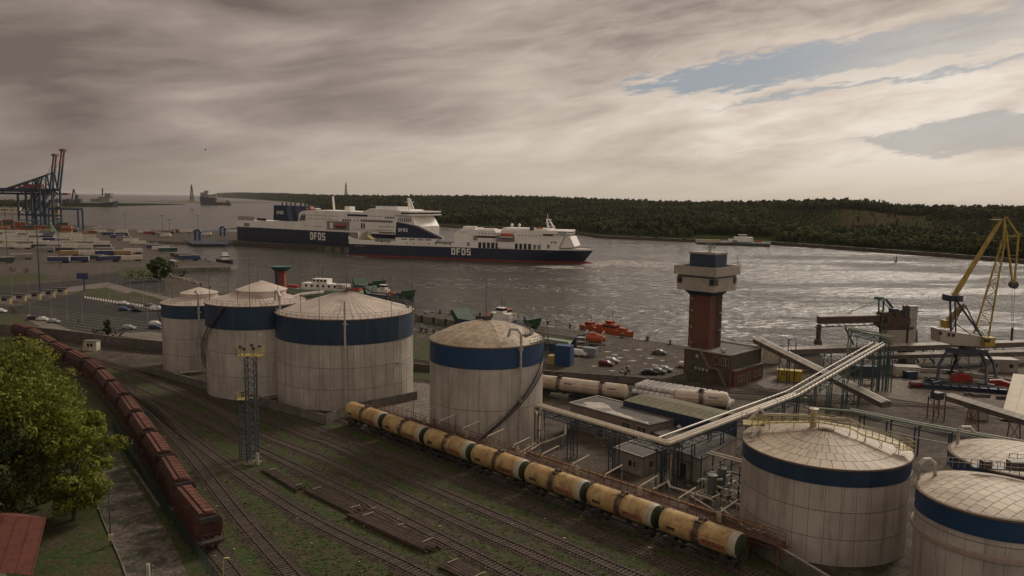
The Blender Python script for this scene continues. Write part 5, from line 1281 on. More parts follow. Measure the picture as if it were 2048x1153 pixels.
rg = random.Random(8); t = thing('pipework', 'tangle of process pipes and valves left of the low tank', 'pipework', (*G(1430, 1000), 0))
dirs = (twd, nrm); org = Vector((*G(1400, 1010), 0))
for i in range(34):
    s = rg.uniform(-4, 11); o = rg.uniform(1.0, 9.5); L_ = rg.uniform(2, 7); z = rg.choice((.5, .9, 1.5, 2.1, 2.8)); r = rg.choice((.09, .13, .18)); a = org+twd*s+nrm*o+Vector((0, 0, z))
    d_ = dirs[i % 2]*(1 if rg.random() < .5 else -1); c = a+d_*L_; b = MB(); b.tube([(a.x, a.y, 0), a+Vector((0, 0, -.2)), a+d_*.2, c-d_*.2, c+Vector((0, 0, -.2)), (c.x, c.y, 0)], r, 6); b.build('pipe', rg.choice((M_pipe, M_pcream, M_steel)), t, world=True, smooth=True)
for i in range(10):
    a = org+twd*rg.uniform(-4, 10)+nrm*rg.uniform(1, 9); b = MB(); z = rg.uniform(.8, 2.2); b.box((a.x, a.y, z), (.5, .4, .5), rz=.7); b.tube([(a.x, a.y, z), (a.x, a.y, z+.7)], .05, 5); b.lathe([(.25, .0), (.25, .05)], c=(a.x, a.y, z+.7), n=8); b.build('valve', rg.choice((M_steel, M_wband, M_bsteel)), t, world=True)
for i in range(5):
    a = org+twd*(-4+i*3.4)+nrm*10; b = MB(); b.beam((a.x, a.y, 0), (a.x, a.y, 5.2), .16); c = a-nrm*3.5; b.beam((c.x, c.y, 0), (c.x, c.y, 5.2), .16); b.beam((a.x, a.y, 5.2), (c.x, c.y, 5.2), .16); b.build('pipe_support', M_bsteel, t, world=True)
b = MB(); a0 = org+twd*-4+nrm*9; b.tube([a0+Vector((0, 0, 5.4)), a0+twd*14+Vector((0, 0, 5.4))], .16, 6); b.tube([a0-nrm*1+Vector((0, 0, 5.4)), a0-nrm+twd*14+Vector((0, 0, 5.4))], .12, 6); b.build('pipe', M_pcream, t, world=True)
# pipes feeding the rack beside the domed tank
t = thing('pipe_run', 'pale pipes dropping down beside the domed tank to the bund wall', 'pipe', (*G(1075, 905), 0))
for k in range(2):
    q = Vector((*G(1072+k*12, 905), 0)); b = MB(); b.tube([q+Vector((0, 0, 7.6)), q+Vector((0, 0, 1.8)), q+Vector((-2.4, -3.0, 1.2)), q+Vector((-4, -4.4, .8))], .2, 8); b.build('pipe', M_pcream, t, world=True, smooth=True)
# white bales in stacked rows behind the hall
M_bale = mat('bale_white', (.62, .60, .56), .6, var=.1, scale=1, rnd=.08)
t = thing('bale_stack', 'block of white wrapped bales laid in rows behind the green roofed hall', 'bales', (*G(1360, 790), 0)); me = None
o0 = Vector((*G(1262, 789), 0)); o1 = Vector((*G(1452, 822), 0)); du = (o1-o0); nu = int(du.length/1.45); du.normalize(); dv = Vector((-du.y, du.x, 0)); dv = dv if dv.y > 0 else -dv; rz_ = math.atan2(du.y, du.x)
for lay in range(2):
    for i in range(nu-(2 if lay else 0)):
        for j in range(7 if lay == 0 else 5):
            if i+j > nu+3: continue
            p = o0+du*(1.45*i+.7+.2*lay)+dv*(1.3*j+.6+lay)+du*random.uniform(-.05, .05)
            if me is None:
                bb = MB(); bb.lathe([(.2, -.62), (.55, -.6), (.66, -.45), (.66, .45), (.55, .6), (.2, .62)], n=8, axis='X', cap=True); ob = bb.build('bale', M_bale, t, smooth=True); me = ob.data
            else: ob = link_mesh('bale', me, None, t)
            ob.location = p-t.location+Vector((0, 0, .66+1.2*lay)); ob.rotation_euler = (0, 0, rz_+random.uniform(-.04, .04))
# ------------------------------------------------------------------ harbour control tower
M_brick = mat('brick_red', (.125, .052, .032), .85, var=.12, scale=.6, dirt=(.08, .04, .03), dirtamt=.4, dscale=.4, streak=True, rnd=.06)
M_brickd = mat('mortar', (.05, .03, .022), .9)
M_cab = mat('cabin_panel', (.34, .30, .25), .6, var=.08, scale=.5, dirt=(.2, .17, .13), dirtamt=.4, dscale=.6, streak=True, rnd=.05)
U = Vector((.70, .714, 0)); V = Vector((-.70, .714, 0)); RZT = math.atan2(U.y, U.x)
t = thing('control_tower', 'tall brick control tower with a square pale cabin and a radar on top', 'tower', (51, 207.3, 0), RZT)
b = MB(); b.box((0, 0, 11), (6.0, 6.0, 22)); b.build('shaft', M_brickd, t)
# brick courses: bands of brickwork laid as separate courses of long blocks
me = {}
for side in range(4):
    if side in (1, 2): pass
    for k in range(24):
        z = .05+k*.915
        for j in range(4):
            key = 'b'
            if key not in me:
                bb = MB(); bb.box((0, 0, 0), (1.50, .08, .89)); o = bb.build('brick_panel', M_brick, t); me[key] = o.data
            else: o = link_mesh('brick_panel', me[key], None, t)
            x = -2.28+1.52*j; a = side*math.pi/2; R_ = Matrix.Rotation(a, 3, 'Z'); p = R_ @ Vector((x, -3.035, z+.45)); o.location = p; o.rotation_euler = (0, 0, a)
        if side in (1, 2): pass
# which faces: local -Y faces right-front, local -X faces left-front
for z in (4.4, 9.0, 13.2, 17.5, 20.6):
    b = MB(); b.box((-3.12, 2.2, z), (.12, .5, .5)); b.build('window', M_walll, t)
b = MB()
for s in (-.35, .35): b.beam((1.2+s, -3.4, 1), (1.2+s, -3.4, 22), .08)
for k in range(40): b.beam((.85, -3.4, 8+k*.35), (1.55, -3.4, 8+k*.35), .05)
for z in (12.5, 17, 20.3): b.box((1.2, -3.7, z), (1.8, 1.1, .12)); b.box((1.2, -4.2, z+.5), (1.8, .05, .08)); b.box((1.2, -4.2, z+.9), (1.8, .05, .08))
b.tube([(0.1, -3.3, 8), (0.1, -3.3, 22)], .1, 6); b.tube([(2.4, -3.3, 8), (2.4, -3.3, 22)], .08, 6); b.build('ladder', M_steel, t)
b = MB(); cs = []
for z, r in ((21.6, 3.1), (22.7, 4.0), (23.0, 4.2)): cs.append([(-r, -r, z), (r, -r, z), (r, r, z), (-r, r, z)])
b.add([p for q in cs for p in q], [(i*4+k, i*4+(k+1) % 4, (i+1)*4+(k+1) % 4, (i+1)*4+k) for i in range(2) for k in range(4)]+[(8, 9, 10, 11)]); b.build('collar', M_bsteel, t)
b = MB(); b.box((0, 0, 24.9), (10.8, 10.8, 3.9)); b.build('cabin', M_cab, t)
for side in range(4):
    a = side*math.pi/2; R_ = Matrix.Rotation(a, 3, 'Z')
    for j in range(5):
        p = R_ @ Vector((-4.36+2.18*j, -5.43, 24.1)); b = MB(); b.box((0, 0, 0), (2.14, .08, 2.2)); o = b.build('cabin_panel', M_cab, t); o.location = p; o.rotation_euler = (0, 0, a)
    b = MB(); p = R_ @ Vector((0, -5.41, 26.6)); b.box((0, 0, 0), (10.7, .1, .34)); o = b.build('dark_strip', M_glass, t); o.location = p; o.rotation_euler = (0, 0, a)
    for xs in (-4.7, 4.7):
        p = R_ @ Vector((xs, -5.5, 25.5)); b = MB(); b.box((0, 0, 0), (1.0, .14, 1.5)); o = b.build('window', M_glass, t); o.location = p; o.rotation_euler = (0, 0, a)
        bb = MB(); [bb.box((s, -.06, 0), (.07, .1, 1.8)) for s in (-.68, 0, .68)]; o2 = bb.build('frame', M_steel, o)
    for j in range(5):
        p = R_ @ Vector((-4.9+2.45*j, -6.13, 28.1)); b = MB(); b.box((0, 0, 0), (2.41, .1, 2.15)); o = b.build('parapet_panel', M_cab, t); o.location = p; o.rotation_euler = (0, 0, a)
b = MB(); b.box((0, 0, 27.3), (12.1, 12.1, .4)); b.box((0, 0, 28.3), (12.16, 12.16, .2)); b.build('roof_slab', M_cab, t)
for side in range(4):
    a = side*math.pi/2; R_ = Matrix.Rotation(a, 3, 'Z'); p = R_ @ Vector((0, -6.1, 29.24)); b = MB(); b.box((0, 0, 0), (12.3, .3, .12)); o = b.build('coping', MATS['parapet_pale'], t); o.location = p; o.rotation_euler = (0, 0, a)
b = MB(); b.box((.3, 0, 30.5), (5.6, 7.6, 3.8)); b.build('roof_house', M_bsteel, t)
b = MB(); b.box((.3, 0, 32.6), (6.0, 8.0, .5)); b.build('roof_house_cap', M_cab, t)
b = MB()
for k in range(4): a = k*1.57+.78; b.beam((.9*math.cos(a), .9*math.sin(a)-.6, 32.2), (.25*math.cos(a), .25*math.sin(a)-.6, 33.0), .1)
b.tube([(0, -.6, 32.9), (0, -.6, 35.3)], .16, 8); b.box((0, -.6, 33.6), (2.8, 1.6, .1)); b.build('radar_mount', M_rail, t)
handrail(t, [(-1.4, -1.4, 33.65), (1.4, -1.4, 33.65), (1.4, .2, 33.65), (-1.4, .2, 33.65), (-1.4, -1.4, 33.65)], step=.7, hh=1.0)
b = MB(); R_ = Matrix.Rotation(-.72, 3, 'Z'); b.box((-.4, -.1, 35.7), (6.4, .55, .75), R=R_); b.build('radar_antenna', M_wband, t)
for x, y, h_ in ((-5.6, -5.6, 2.6), (-5.6, 5.4, 2.2), (5.4, -5.6, 3.4), (-2.2, 3.4, 3.4), (-2.3, -3.2, 2.4), (2.6, -3.6, 2.4)):
    b = MB(); z = 29.2 if abs(x) > 5 else 32.2; b.beam((x, y, z), (x, y, z+h_), .05); b.beam((x-.4, y, z+h_*.7), (x+.4, y, z+h_*.7), .04); b.build('aerial', M_steel, t)
# base building
def uv(u, v): p = Vector((54.7, 194.8, 0))+U*u+V*v; return (p.x, p.y)
M_brown = mat('panel_olive', (.085, .075, .055), .85, var=.25, scale=.6, dirt=(.05, .045, .035), dirtamt=.6, dscale=.8, rnd=.08)
t = bld('two storey base building of the control tower with a rough dark roof and outside stair', [uv(0, 0), uv(15.2, 0), uv(15.2, 13.2), uv(0, 13.2)], 7.6, M_brown, M_roofd, para=.35)
b = MB()
for v in (0, 13.2, 3.0, 4.6, 6.2): b.beam((*uv(-.08, v), 0), (*uv(-.08, v), 8.1), .5, .3)
b.beam((*uv(0, -.08), 0), (*uv(0, -.08), 8.1), .5); b.beam((*uv(15.2, -.08), 0), (*uv(15.2, -.08), 8.1), .5); b.build('brick_pier', M_brick, t, world=True)
b = MB(); b.prism([uv(.4, -1.1), uv(15.2, -1.1), uv(15.2, 0), uv(.4, 0)], 0, 3.9); b.build('lower_wall', M_brick, t, world=True)
b = MB(); b.prism([uv(.2, -1.4), uv(15.3, -1.4), uv(15.3, 0.02), uv(.2, .02)], 3.9, 4.1); b.build('ledge', M_roofd, t, world=True)
openings(t, uv(.4, -1.1), uv(15.2, -1.1), 1.0, 1.5, [(.17, 1.4), (.30, 1.4), (.70, 1.2), (.86, 1.4)]); openings(t, uv(.4, -1.1), uv(15.2, -1.1), .1, 2.6, [(.48, 1.5)], m=M_steel, name='door')
openings(t, uv(0, 13.2), uv(0, 0), 5.0, 1.9, [(.69, 1.3), (.86, 1.3), (.93, .8)]); openings(t, uv(0, 13.2), uv(0, 0), 6.0, .7, [(.27, .7)], m=M_pipe)
b = MB(); stairs(b, (*uv(-.7, 8.6), 8.6), (*uv(-.7, 5.6), 4.0), .8); b.beam((*uv(-.7, 5.6), 4.0), (*uv(-.7, 3.0), 4.0), .9, .1); stairs(b, (*uv(-.7, 3.0), 4.0), (*uv(-.7, .6), .1), .8); b.build('stair', M_rail, t, world=True)
for k in range(4):
    q = uv(-.3, 9.6-k*1.1); b = MB(); b.box((*q, 3.2), (.7, .5, .6), rz=RZT); b.build('air_conditioner', M_pipe, t, world=True)
b = MB(); q = uv(2.3, 3.4); b.box((*q, 8.4), (1.2, .9, .7), rz=.4); b.box((q[0]+.6, q[1]+1, 8.2), (.6, .6, .5), rz=.9); b.build('roof_unit', M_pipe, t, world=True)
b = MB(); b.box((*uv(5, 5), 8.0), (.6, 2, .4), rz=.3); b.build('roof_duct', M_steel, t, world=True)
# ------------------------------------------------------------------ right side: conveyors, ship loader, portal crane, sheds
M_gal = mat('gallery_roof', (.33, .30, .26), .7, var=.2, scale=.4, dirt=(.18, .14, .11), dirtamt=.5, dscale=.5)
M_galw = mat('gallery_wall', (.11, .09, .075), .8, var=.3, scale=.5, dirt=(.1, .06, .04), dirtamt=.5)
def gallery(label, a, c, w=2.4, h=2.2, legs=(), belts=8, cat='conveyor', lm=None):
    a = Vector(a); c = Vector(c); t = thing('conveyor_gallery', label, cat, a[:]); d = (c-a).normalized(); s = d.cross(Vector((0, 0, 1))).normalized(); L = (c-a).length
    b = MB(); b.beam(a, c, w, h); b.build('gallery_wall', M_galw, t, world=True)
    n = max(2, int(L/3.2)); up_ = s.cross(d)
    for i in range(n):
        p, q = a.lerp(c, i/n), a.lerp(c, (i+.97)/n); b = MB(); o = up_*(h/2)
        b.add([p-s*(w/2+.2)+o, p+o+up_*.5, p+s*(w/2+.2)+o, q-s*(w/2+.2)+o, q+o+up_*.5, q+s*(w/2+.2)+o], [(0, 3, 4, 1), (1, 4, 5, 2), (0, 1, 2), (3, 5, 4)]); b.build('roof_panel', M_gal, t, world=True)
    for f in legs:
        p = a.lerp(c, f); b = MB(); z = p.z-h/2
        for q in (-1, 1): b.beam(Vector((p.x, p.y, 0))+s*q*(w/2+.5), Vector((p.x, p.y, z))+s*q*w/2, .18)
        b.beam(Vector((p.x, p.y, z*.1))-s*(w/2+.4), Vector((p.x, p.y, z*.9))+s*w/2, .1); b.beam(Vector((p.x, p.y, z*.9))-s*(w/2+.2), Vector((p.x, p.y, z*.1))+s*(w/2+.3), .1); b.beam(Vector((p.x, p.y, z-.1))-s*w/2, Vector((p.x, p.y, z-.1))+s*w/2, .15); b.build('trestle', lm or M_gsteel, t, world=True)
    return t
gallery('grey conveyor gallery sloping down from the control tower building under the pale pipes', (65.0, 207.5, 9.6), (81.5, 168.5, 2.6), 2.8, 1.2, (.25, .5, .75), lm=M_steel)
gallery('long low conveyor gallery along the quay edge behind the yellow crane', (75, 216.5, 5.0), (190, 241.5, 5.2), 3.0, 1.5, (.03, .12, .2, .3, .4, .5, .6, .7, .8), lm=M_steel)
gallery('inclined conveyor gallery on the right running down towards the pale tent roof', (92.5, 163.5, 5.6), (104, 128, 5.0), 2.6, 1.1, (.15, .4, .65, .9), lm=M_rust)
gallery('second low belt gallery behind the crane, nearer to the rails', (100, 219, 3.2), (190, 236, 3.2), 1.8, 1.2, (.1, .3, .5, .7, .9), lm=M_steel)
b = MB()
q = Vector((91.5, 167, 0)); t = thing('transfer_station', 'dark belt drive with machinery at the head of the inclined conveyor', 'conveyor drive', q[:])
b.box(q+Vector((0, 0, 5.2)), (2.0, 1.8, 1.5), rz=.4); b.build('housing', M_steel, t, world=True)
b = MB(); b.box(q+Vector((1.8, -1.6, 5.4)), (1.4, 1.2, 1.0), rz=.3); b.tube([q+Vector((-1, 0, 5)), q+Vector((-1, 0, 8)), q+Vector((.3, 0, 8.2))], .3, 8); b.build('motor', M_bsteel, t, world=True)
b = MB()
for sx, sy in ((-1.2, -1.2), (1.2, -1.2), (1.2, 1.2), (-1.2, 1.2)): b.beam(q+Vector((sx, sy, 0)), q+Vector((sx, sy, 4.8)), .2)
b.beam(q+Vector((-1.2, -1.2, .3)), q+Vector((1.2, 1.2, 4.6)), .12); b.beam(q+Vector((1.2, -1.2, .3)), q+Vector((-1.2, 1.2, 4.6)), .12); b.build('frame', M_rust, t, world=True)
# ship loader at Y about 228
M_ldr = mat('loader_brown', (.075, .050, .038), .75, var=.4, scale=1, dirt=(.03, .03, .035), dirtamt=.6, dscale=.8)
t = thing('ship_loader', 'dark ship loader with a long covered boom and drop chute over the channel', 'ship loader', (110, 228, 0))
def W3(px, py, Y=228): return atY(px, py, Y)
b = MB(); a, c = W3(1636, 641), W3(1757, 638); b.beam(a, c, 2.2, 1.9); b.build('boom', M_ldr, t, world=True)
b = MB(); b.beam(a+Vector((0, 0, 1.1)), c+Vector((0, 0, 1.1)), 2.4, .2); b.build('boom_cover', M_gal, t, world=True)
b = MB(); b.beam(W3(1630, 655), W3(1757, 650), .35, .3); b.beam(W3(1630, 655, 226), W3(1757, 650, 226), .35, .3)
for i in range(9): b.beam(W3(1636+i*13, 647), W3(1642+i*13, 654), .12)
b.build('boom_walkway', M_steel, t, world=True)
b = MB(); p = W3(1638, 650); b.tube([p, p-Vector((0, 0, 4.4))], [.75, .65], 10); b.lathe([(.75, 0), (1.1, -.6), (1.2, -1.6)], c=tuple(p-Vector((0, 0, 4.2))), n=12); b.build('chute', M_ldr, t, world=True)
b = MB()
m1, m2, m3 = W3(1757, 640), W3(1758, 598), W3(1795, 645)
b.beam(m1, m2, .35); b.beam(W3(1766, 640, 230), W3(1768, 600, 230), .3); b.beam(W3(1770, 598), W3(1800, 640), .3); b.beam(W3(1772, 598, 230), W3(1806, 640, 230), .3)
for f in (.2, .45, .7): b.beam(m1.lerp(m2, f), W3(1766, 640, 230).lerp(W3(1768, 600, 230), f), .15)
b.build('mast', M_gsteel, t, world=True)
b = MB(); b.tube([m2, W3(1680, 635)], .07, 5); b.tube([W3(1756, 606), W3(1645, 641)], .05, 5); b.tube([m2, W3(1800, 635)], .1, 5); b.build('stay', M_steel, t, world=True)
b = MB(); b.lathe([(0, .9), (1.2, .6), (1.5, 0), (.4, -.3)], c=tuple(m2), n=12); b.beam(m2, W3(1749, 595), .2); b.build('pulley_head', M_gsteel, t, world=True)
b = MB()
for x, y, sx, sy, sz in ((1768, 633, 3, 3, 2.5), (1783, 638, 5, 4, 2.2), (1795, 628, 2.6, 2, 2.0), (1780, 648, 8, 4, 1.3), (1802, 642, 4, 3, 2.0), (1790, 655, 9, 4, .5)):
    p = W3(x, y); b.box(p, (sx, sy, sz), rz=.1)
b.build('machinery', M_ldr, t, world=True)
b = MB(); b.box(W3(1787, 623), (2, 2, 1.6)); b.box(W3(1797, 626), (2.2, 2, 1.8)); b.build('motor_house', M_bsteel, t, world=True)
b = MB(); b.box(W3(1786, 672), (5.5, 4, 4.0)); b.build('hopper_house', M_cab, t, world=True)
b = MB(); p = W3(1825, 612); b.prism([(p.x-1.1, p.y-1), (p.x+1.1, p.y-1), (p.x+1.1, p.y+1), (p.x-1.1, p.y+1)], 0, p.z); b.build('tower_leg', M_pipe, t, world=True)
b = MB(); b.box((p.x-1.9, p.y, p.z/2), (1.2, 1.6, p.z)); b.build('tower_leg', M_steel, t, world=True)
b = MB(); b.tube([W3(1817, 614), W3(1800, 632)], [.9, .7], 8); b.build('duct', M_ldr, t, world=True)
b = MB(); b.box(W3(1836, 622), (2.5, 2, .15)); b.build('platform', M_steel, t, world=True); handrail(t, [W3(1829, 622, 227)-Vector((110, 228, 0)), W3(1841, 622, 227)-Vector((110, 228, 0))], m=M_steel, step=.5)
b = MB()
for (a, c) in (((1790, 665), (1775, 735)), ((1800, 665), (1845, 738)), ((1783, 680), (1815, 735)), ((1828, 680), (1790, 735)), ((1828, 665), (1828, 730)), ((1760, 690), (1790, 665)), ((1690, 655), (1712, 700)), ((1760, 650), (1760, 700)), ((1833, 660), (1833, 700)), ((1815, 670), (1880, 738))): b.beam(W3(*a), W3(*c), .42)
b.build('leg', M_ldr, t, world=True)
b = MB()
for i in range(26): p = W3(1765+random.uniform(0, 55), 640+random.uniform(0, 40), 226+random.uniform(0, 5)); q = p+Vector((random.uniform(-2.5, 2.5), random.uniform(-1, 1), random.uniform(-1.5, 1.5))); b.beam(p, q, .15)
b.build('brace', M_ldr, t, world=True, kind='stuff')
# green pipe frame beside the loader
t = thing('pipe_bridge', 'green pipe frame with tall legs rising in front of the ship loader', 'pipe bridge', (89, 200, 0))
e = p3.copy(); Yg = 200
b = MB(); g1 = atY(1698, 657, Yg); g2 = atY(1783, 676, 190)
b.tube([Vector((g1.x, g1.y, 0)), g1, g1.lerp(g2, .5)+Vector((0, 0, -.2)), g2], .22, 8); b.build('green_pipe', M_pgreen, t, world=True, smooth=True)
b = MB(); o = Vector((.9, .6, .1)); b.tube([Vector((g1.x+.9, g1.y+.6, 0)), g1+o, g2+o], .2, 8); b.build('green_pipe', M_pgreen, t, world=True, smooth=True)
b = MB(); b.tube([Vector((g1.x+2.2, g1.y, 0)), g1+Vector((2.2, 0, -1.2)), g2+Vector((0, 0, -1.5))], .12, 8); b.build('pipe', M_gsteel, t, world=True)
b = MB(); truss(b, g1+Vector((0, 0, -.4)), g2+Vector((0, 0, -.6)), 1.2, 1.2, 8)
for x in (1748, 1771, 1778, 1762): q = atY(x, 690, 192); b.beam((q.x, q.y, 0), q+Vector((0, 0, 1)), .25)
b.build('frame', M_gsteel, t, world=True)
for k in range(6):
    q = atY(1757+k*6, 700, 191); b = MB(); b.beam((q.x, q.y, 0), (q.x, q.y, 10.2), .22); b.build('leg', M_gsteel, t, world=True)
q = G(1755, 780); lamp_post('tall grey mast with a ball top standing in the yard before the loader', q[0], q[1], 22.5, .3, 0, .2, m=M_gsteel)
def arch(label, px, py, H, w):
    q = G(px, py); t = thing('pipe_gantry', label, 'gantry', (*q, 0)); b = MB(); b.beam((-w/2, 0, 0), (-w/2, 0, H), .18); b.beam((w/2, 0, 0), (w/2, 0, H-1), .18); b.tube([(-w/2, 0, H-.2), (-w/4, 0, H), (w/4, 0, H), (w/2, 0, H-.3)], .1, 6); b.beam((-w/2, 0, H-.5), (w/2, 0, H*.55), .08); b.build('frame', M_bsteel, t)
arch('blue pipe frame standing left of the yellow container', 1580, 772, 12.0, 1.9)
# portal crane
M_cry = mat('crane_yellow', (.33, .235, .035), .55, var=.2, scale=.6, dirt=(.16, .10, .05), dirtamt=.7, dscale=.7)
M_crb = mat('crane_blue', (.022, .030, .052), .6, var=.3, scale=1, dirt=(.06, .05, .04), dirtamt=.6, dscale=1)
cb_ = Vector((118.6, 207.5, 0)); t = thing('portal_crane', 'tall yellow luffing portal crane on dark blue legs at the right edge', 'portal crane', cb_[:])
YC = 209
def K(px, py, Y=YC): return atY(px, py, Y)
feet = [Vector((*G(1874, 768), 0)), Vector((*G(1902, 748), 0)), Vector((*G(1972, 775), 0)), Vector((*G(1992, 764), 0))]
tops = [K(1895, 702, 206), K(1908, 700, 211), K(1962, 706, 206), K(1972, 704, 211)]
for f, q in zip(feet, tops):
    b = MB(); k = f.lerp(q, .6); k.x += (1 if q.x > 118 else -1)*1.0
    b.tube([f+Vector((0, 0, .8)), k, q], [.38, .42, .5], 6); b.build('leg', M_crb, t, world=True)
    b = MB(); b.box(f+Vector((0, 0, .5)), (3.6, .8, .9), rz=-.5); b.build('bogie', M_crb, t, world=True)
c0 = sum(tops, Vector())/4
b = MB(); b.beam(tops[0], tops[2], 1.0, 1.2); b.beam(tops[1], tops[3], 1.0, 1.2); b.beam(tops[0], tops[1], 1, 1.2); b.beam(tops[2], tops[3], 1, 1.2); b.box(c0, (8, 5, .8)); b.build('portal_deck', M_crb, t, world=True)
handrail(t, [tops[0]-cb_+Vector((-.5, -1, .6)), tops[2]-cb_+Vector((1.2, -1, .6))], m=M_steel, step=1.0)
b = MB()
for a, c in ((0, 2), (2, 0), (1, 3)): b.beam(feet[a].lerp(tops[a], .45), feet[c].lerp(tops[c], .6), .15)
for i in range(34): q = c0+Vector((random.uniform(-6, 6), random.uniform(-3, 3), random.uniform(-5, .5))); b.beam(q, q+Vector((random.uniform(-2, 2), random.uniform(-1, 1), random.uniform(-1.2, 1.2))), .14)
b.build('brace', M_crb, t, world=True, kind='stuff')
b = MB(); b.lathe([(2.0, 0), (2.0, 1.3)], c=(c0.x, c0.y, c0.z+.5), n=20, cap=True); b.build('slewing_ring', M_steel, t, world=True)
a, c = K(1872, 672), K(1972, 690); z0 = K(1930, 690).z
b = MB(); hb_ = [K(1871, 657), K(1950, 670), K(1972, 680), K(1972, 692), K(1900, 688), K(1871, 682)]
b.side([(p.x, p.z) for p in hb_], 206.5, 211.5); b.build('machine_house', M_cab, t, world=True)
for px, py in ((1881, 667), (1898, 670), (1907, 671)):
    q = K(px, py, 206.4); b = MB(); b.box(q, (.7, .12, .9)); b.build('window', M_glass, t, world=True)
b = MB(); q = K(1975, 683, 206); b.box(q, (2.6, 2.4, 2.3)); b.build('driver_cab', M_cry, t, world=True)
b = MB(); q = K(1974, 682, 204.8); b.box(q, (1.6, .1, .9)); b.build('window', M_glass, t, world=True)
# A-frame with counterweight
b = MB()
for Y in (207.2, 210.8):
    b.beam(K(1903, 690, Y), K(1900, 598, Y), .4); b.beam(K(1908, 595, Y), K(1975, 690, Y), .4); b.beam(K(1912, 690, Y), K(1910, 600, Y), .3); b.beam(K(1930, 610, Y), K(1968, 685, Y), .25); b.beam(K(1900, 640, Y), K(1945, 672, Y), .2); b.beam(K(1928, 608, Y), K(1904, 660, Y), .2)
for y in (600, 620, 640, 660): b.beam(K(1902, y, 207.2), K(1902, y, 210.8), .2)
b.build('a_frame', M_crb, t, world=True)
b = MB(); b.box(K(1905, 596), (3.4, 4, 1.6)); b.beam(K(1890, 597), K(1905, 597), 1.4, .15); b.build('head_platform', M_crb, t, world=True)
b = MB(); b.beam(K(1926, 612), K(1892, 648), 1.5, 1.0); b.build('counterweight_arm', M_cry, t, world=True)
b = MB(); b.box(K(1891, 648), (1.6, 2.2, 2.0)); b.build('counterweight', M_cry, t, world=True)
for Y in (208, 210):      # tie boom: two straight members from the A-frame head to the jib tip
    b = MB(); b.beam(K(1905+(Y-208)*2, 594, Y), K(2001, 442, Y), .6, .8); b.build('tie_boom', M_cry, t, world=True)
b = MB()
for i in range(1, 9): f = i/9; b.beam(K(1905, 594, 208).lerp(K(2001, 442, 208), f), K(1909, 594, 210).lerp(K(2001, 442, 210), f), .15)
b.build('tie_brace', M_cry, t, world=True)
jl = [(K(1948, 668, 207.6), K(2005, 478, 208.6)), (K(1948, 668, 211.4), K(2005, 478, 210.2)), (K(1976, 680, 207.6), K(2012, 470, 208.6)), (K(1976, 680, 211.4), K(2012, 470, 210.2))]
b = MB()
for a, c in jl: b.beam(a, c, .34)
nn = 13
for i in range(nn):
    f0, f1 = i/nn, (i+1)/nn; P0 = [a.lerp(c, f0) for a, c in jl]; P1 = [a.lerp(c, f1) for a, c in jl]
    for (i0_, i1_) in ((0, 2), (1, 3), (0, 1), (2, 3)):
        b.beam(P0[i0_], P1[i1_], .13) if i % 2 else b.beam(P0[i1_], P1[i0_], .13); b.beam(P1[i0_], P1[i1_], .12)
b.build('jib', M_cry, t, world=True)
b = MB(); b.box(K(1992, 572, 207), (4.4, 1, .12)); b.build('jib_platform', M_steel, t, world=True); q = K(1992, 572, 207)-cb_; handrail(t, [q+Vector((-2.2, -.5, 0)), q+Vector((2.4, -.5, 0))], m=M_cry, step=.6, hh=1.0)
b = MB(); tip = K(2010, 434)
for Y in (208.4, 210.4):
    a = K(2009, 436, Y); b.beam(a, K(2007, 480, Y), .45); b.beam(K(2012, 434, Y), K(2037, 471, Y), .4); b.beam(K(2037, 471, Y), K(2029, 566, Y), .4); b.beam(K(2009, 440, Y), K(2025, 566, Y), .4); b.beam(K(2012, 474, Y), K(2037, 472, Y), .2); b.beam(K(2018, 510, Y), K(2034, 512, Y), .15)
b.beam(K(2010, 436, 208.4), K(2010, 436, 210.4), .5); b.beam(K(2037, 471, 208.4), K(2037, 471, 210.4), .3); b.build('fly_jib', M_cry, t, world=True)
b = MB(); b.lathe([(.1, -.8), (1.0, -.7), (1.0, .7), (.1, .8)], c=tuple(K(2027, 570)), n=14, axis='Y'); b.build('head_sheave', M_steel, t, world=True)
b = MB(); b.box(K(1994, 440), (2.6, 2.6, .12)); b.box(K(1994, 436), (2.6, .1, .1)); b.box(K(1994, 445), (2.2, .1, .1)); b.build('tip_platform', M_cry, t, world=True)
b = MB()
for o in (-.35, .35): b.tube([K(2027, 572)+Vector((o, 0, 0)), K(2025, 655)+Vector((o*.5, 0, 0))], .05, 4)
b.build('hoist_rope', M_steel, t, world=True)
b = MB(); q = K(2025, 655); b.tube([q, q-Vector((0, 0, 3.6))], .3, 8); b.build('hook_block', M_bsteel, t, world=True)
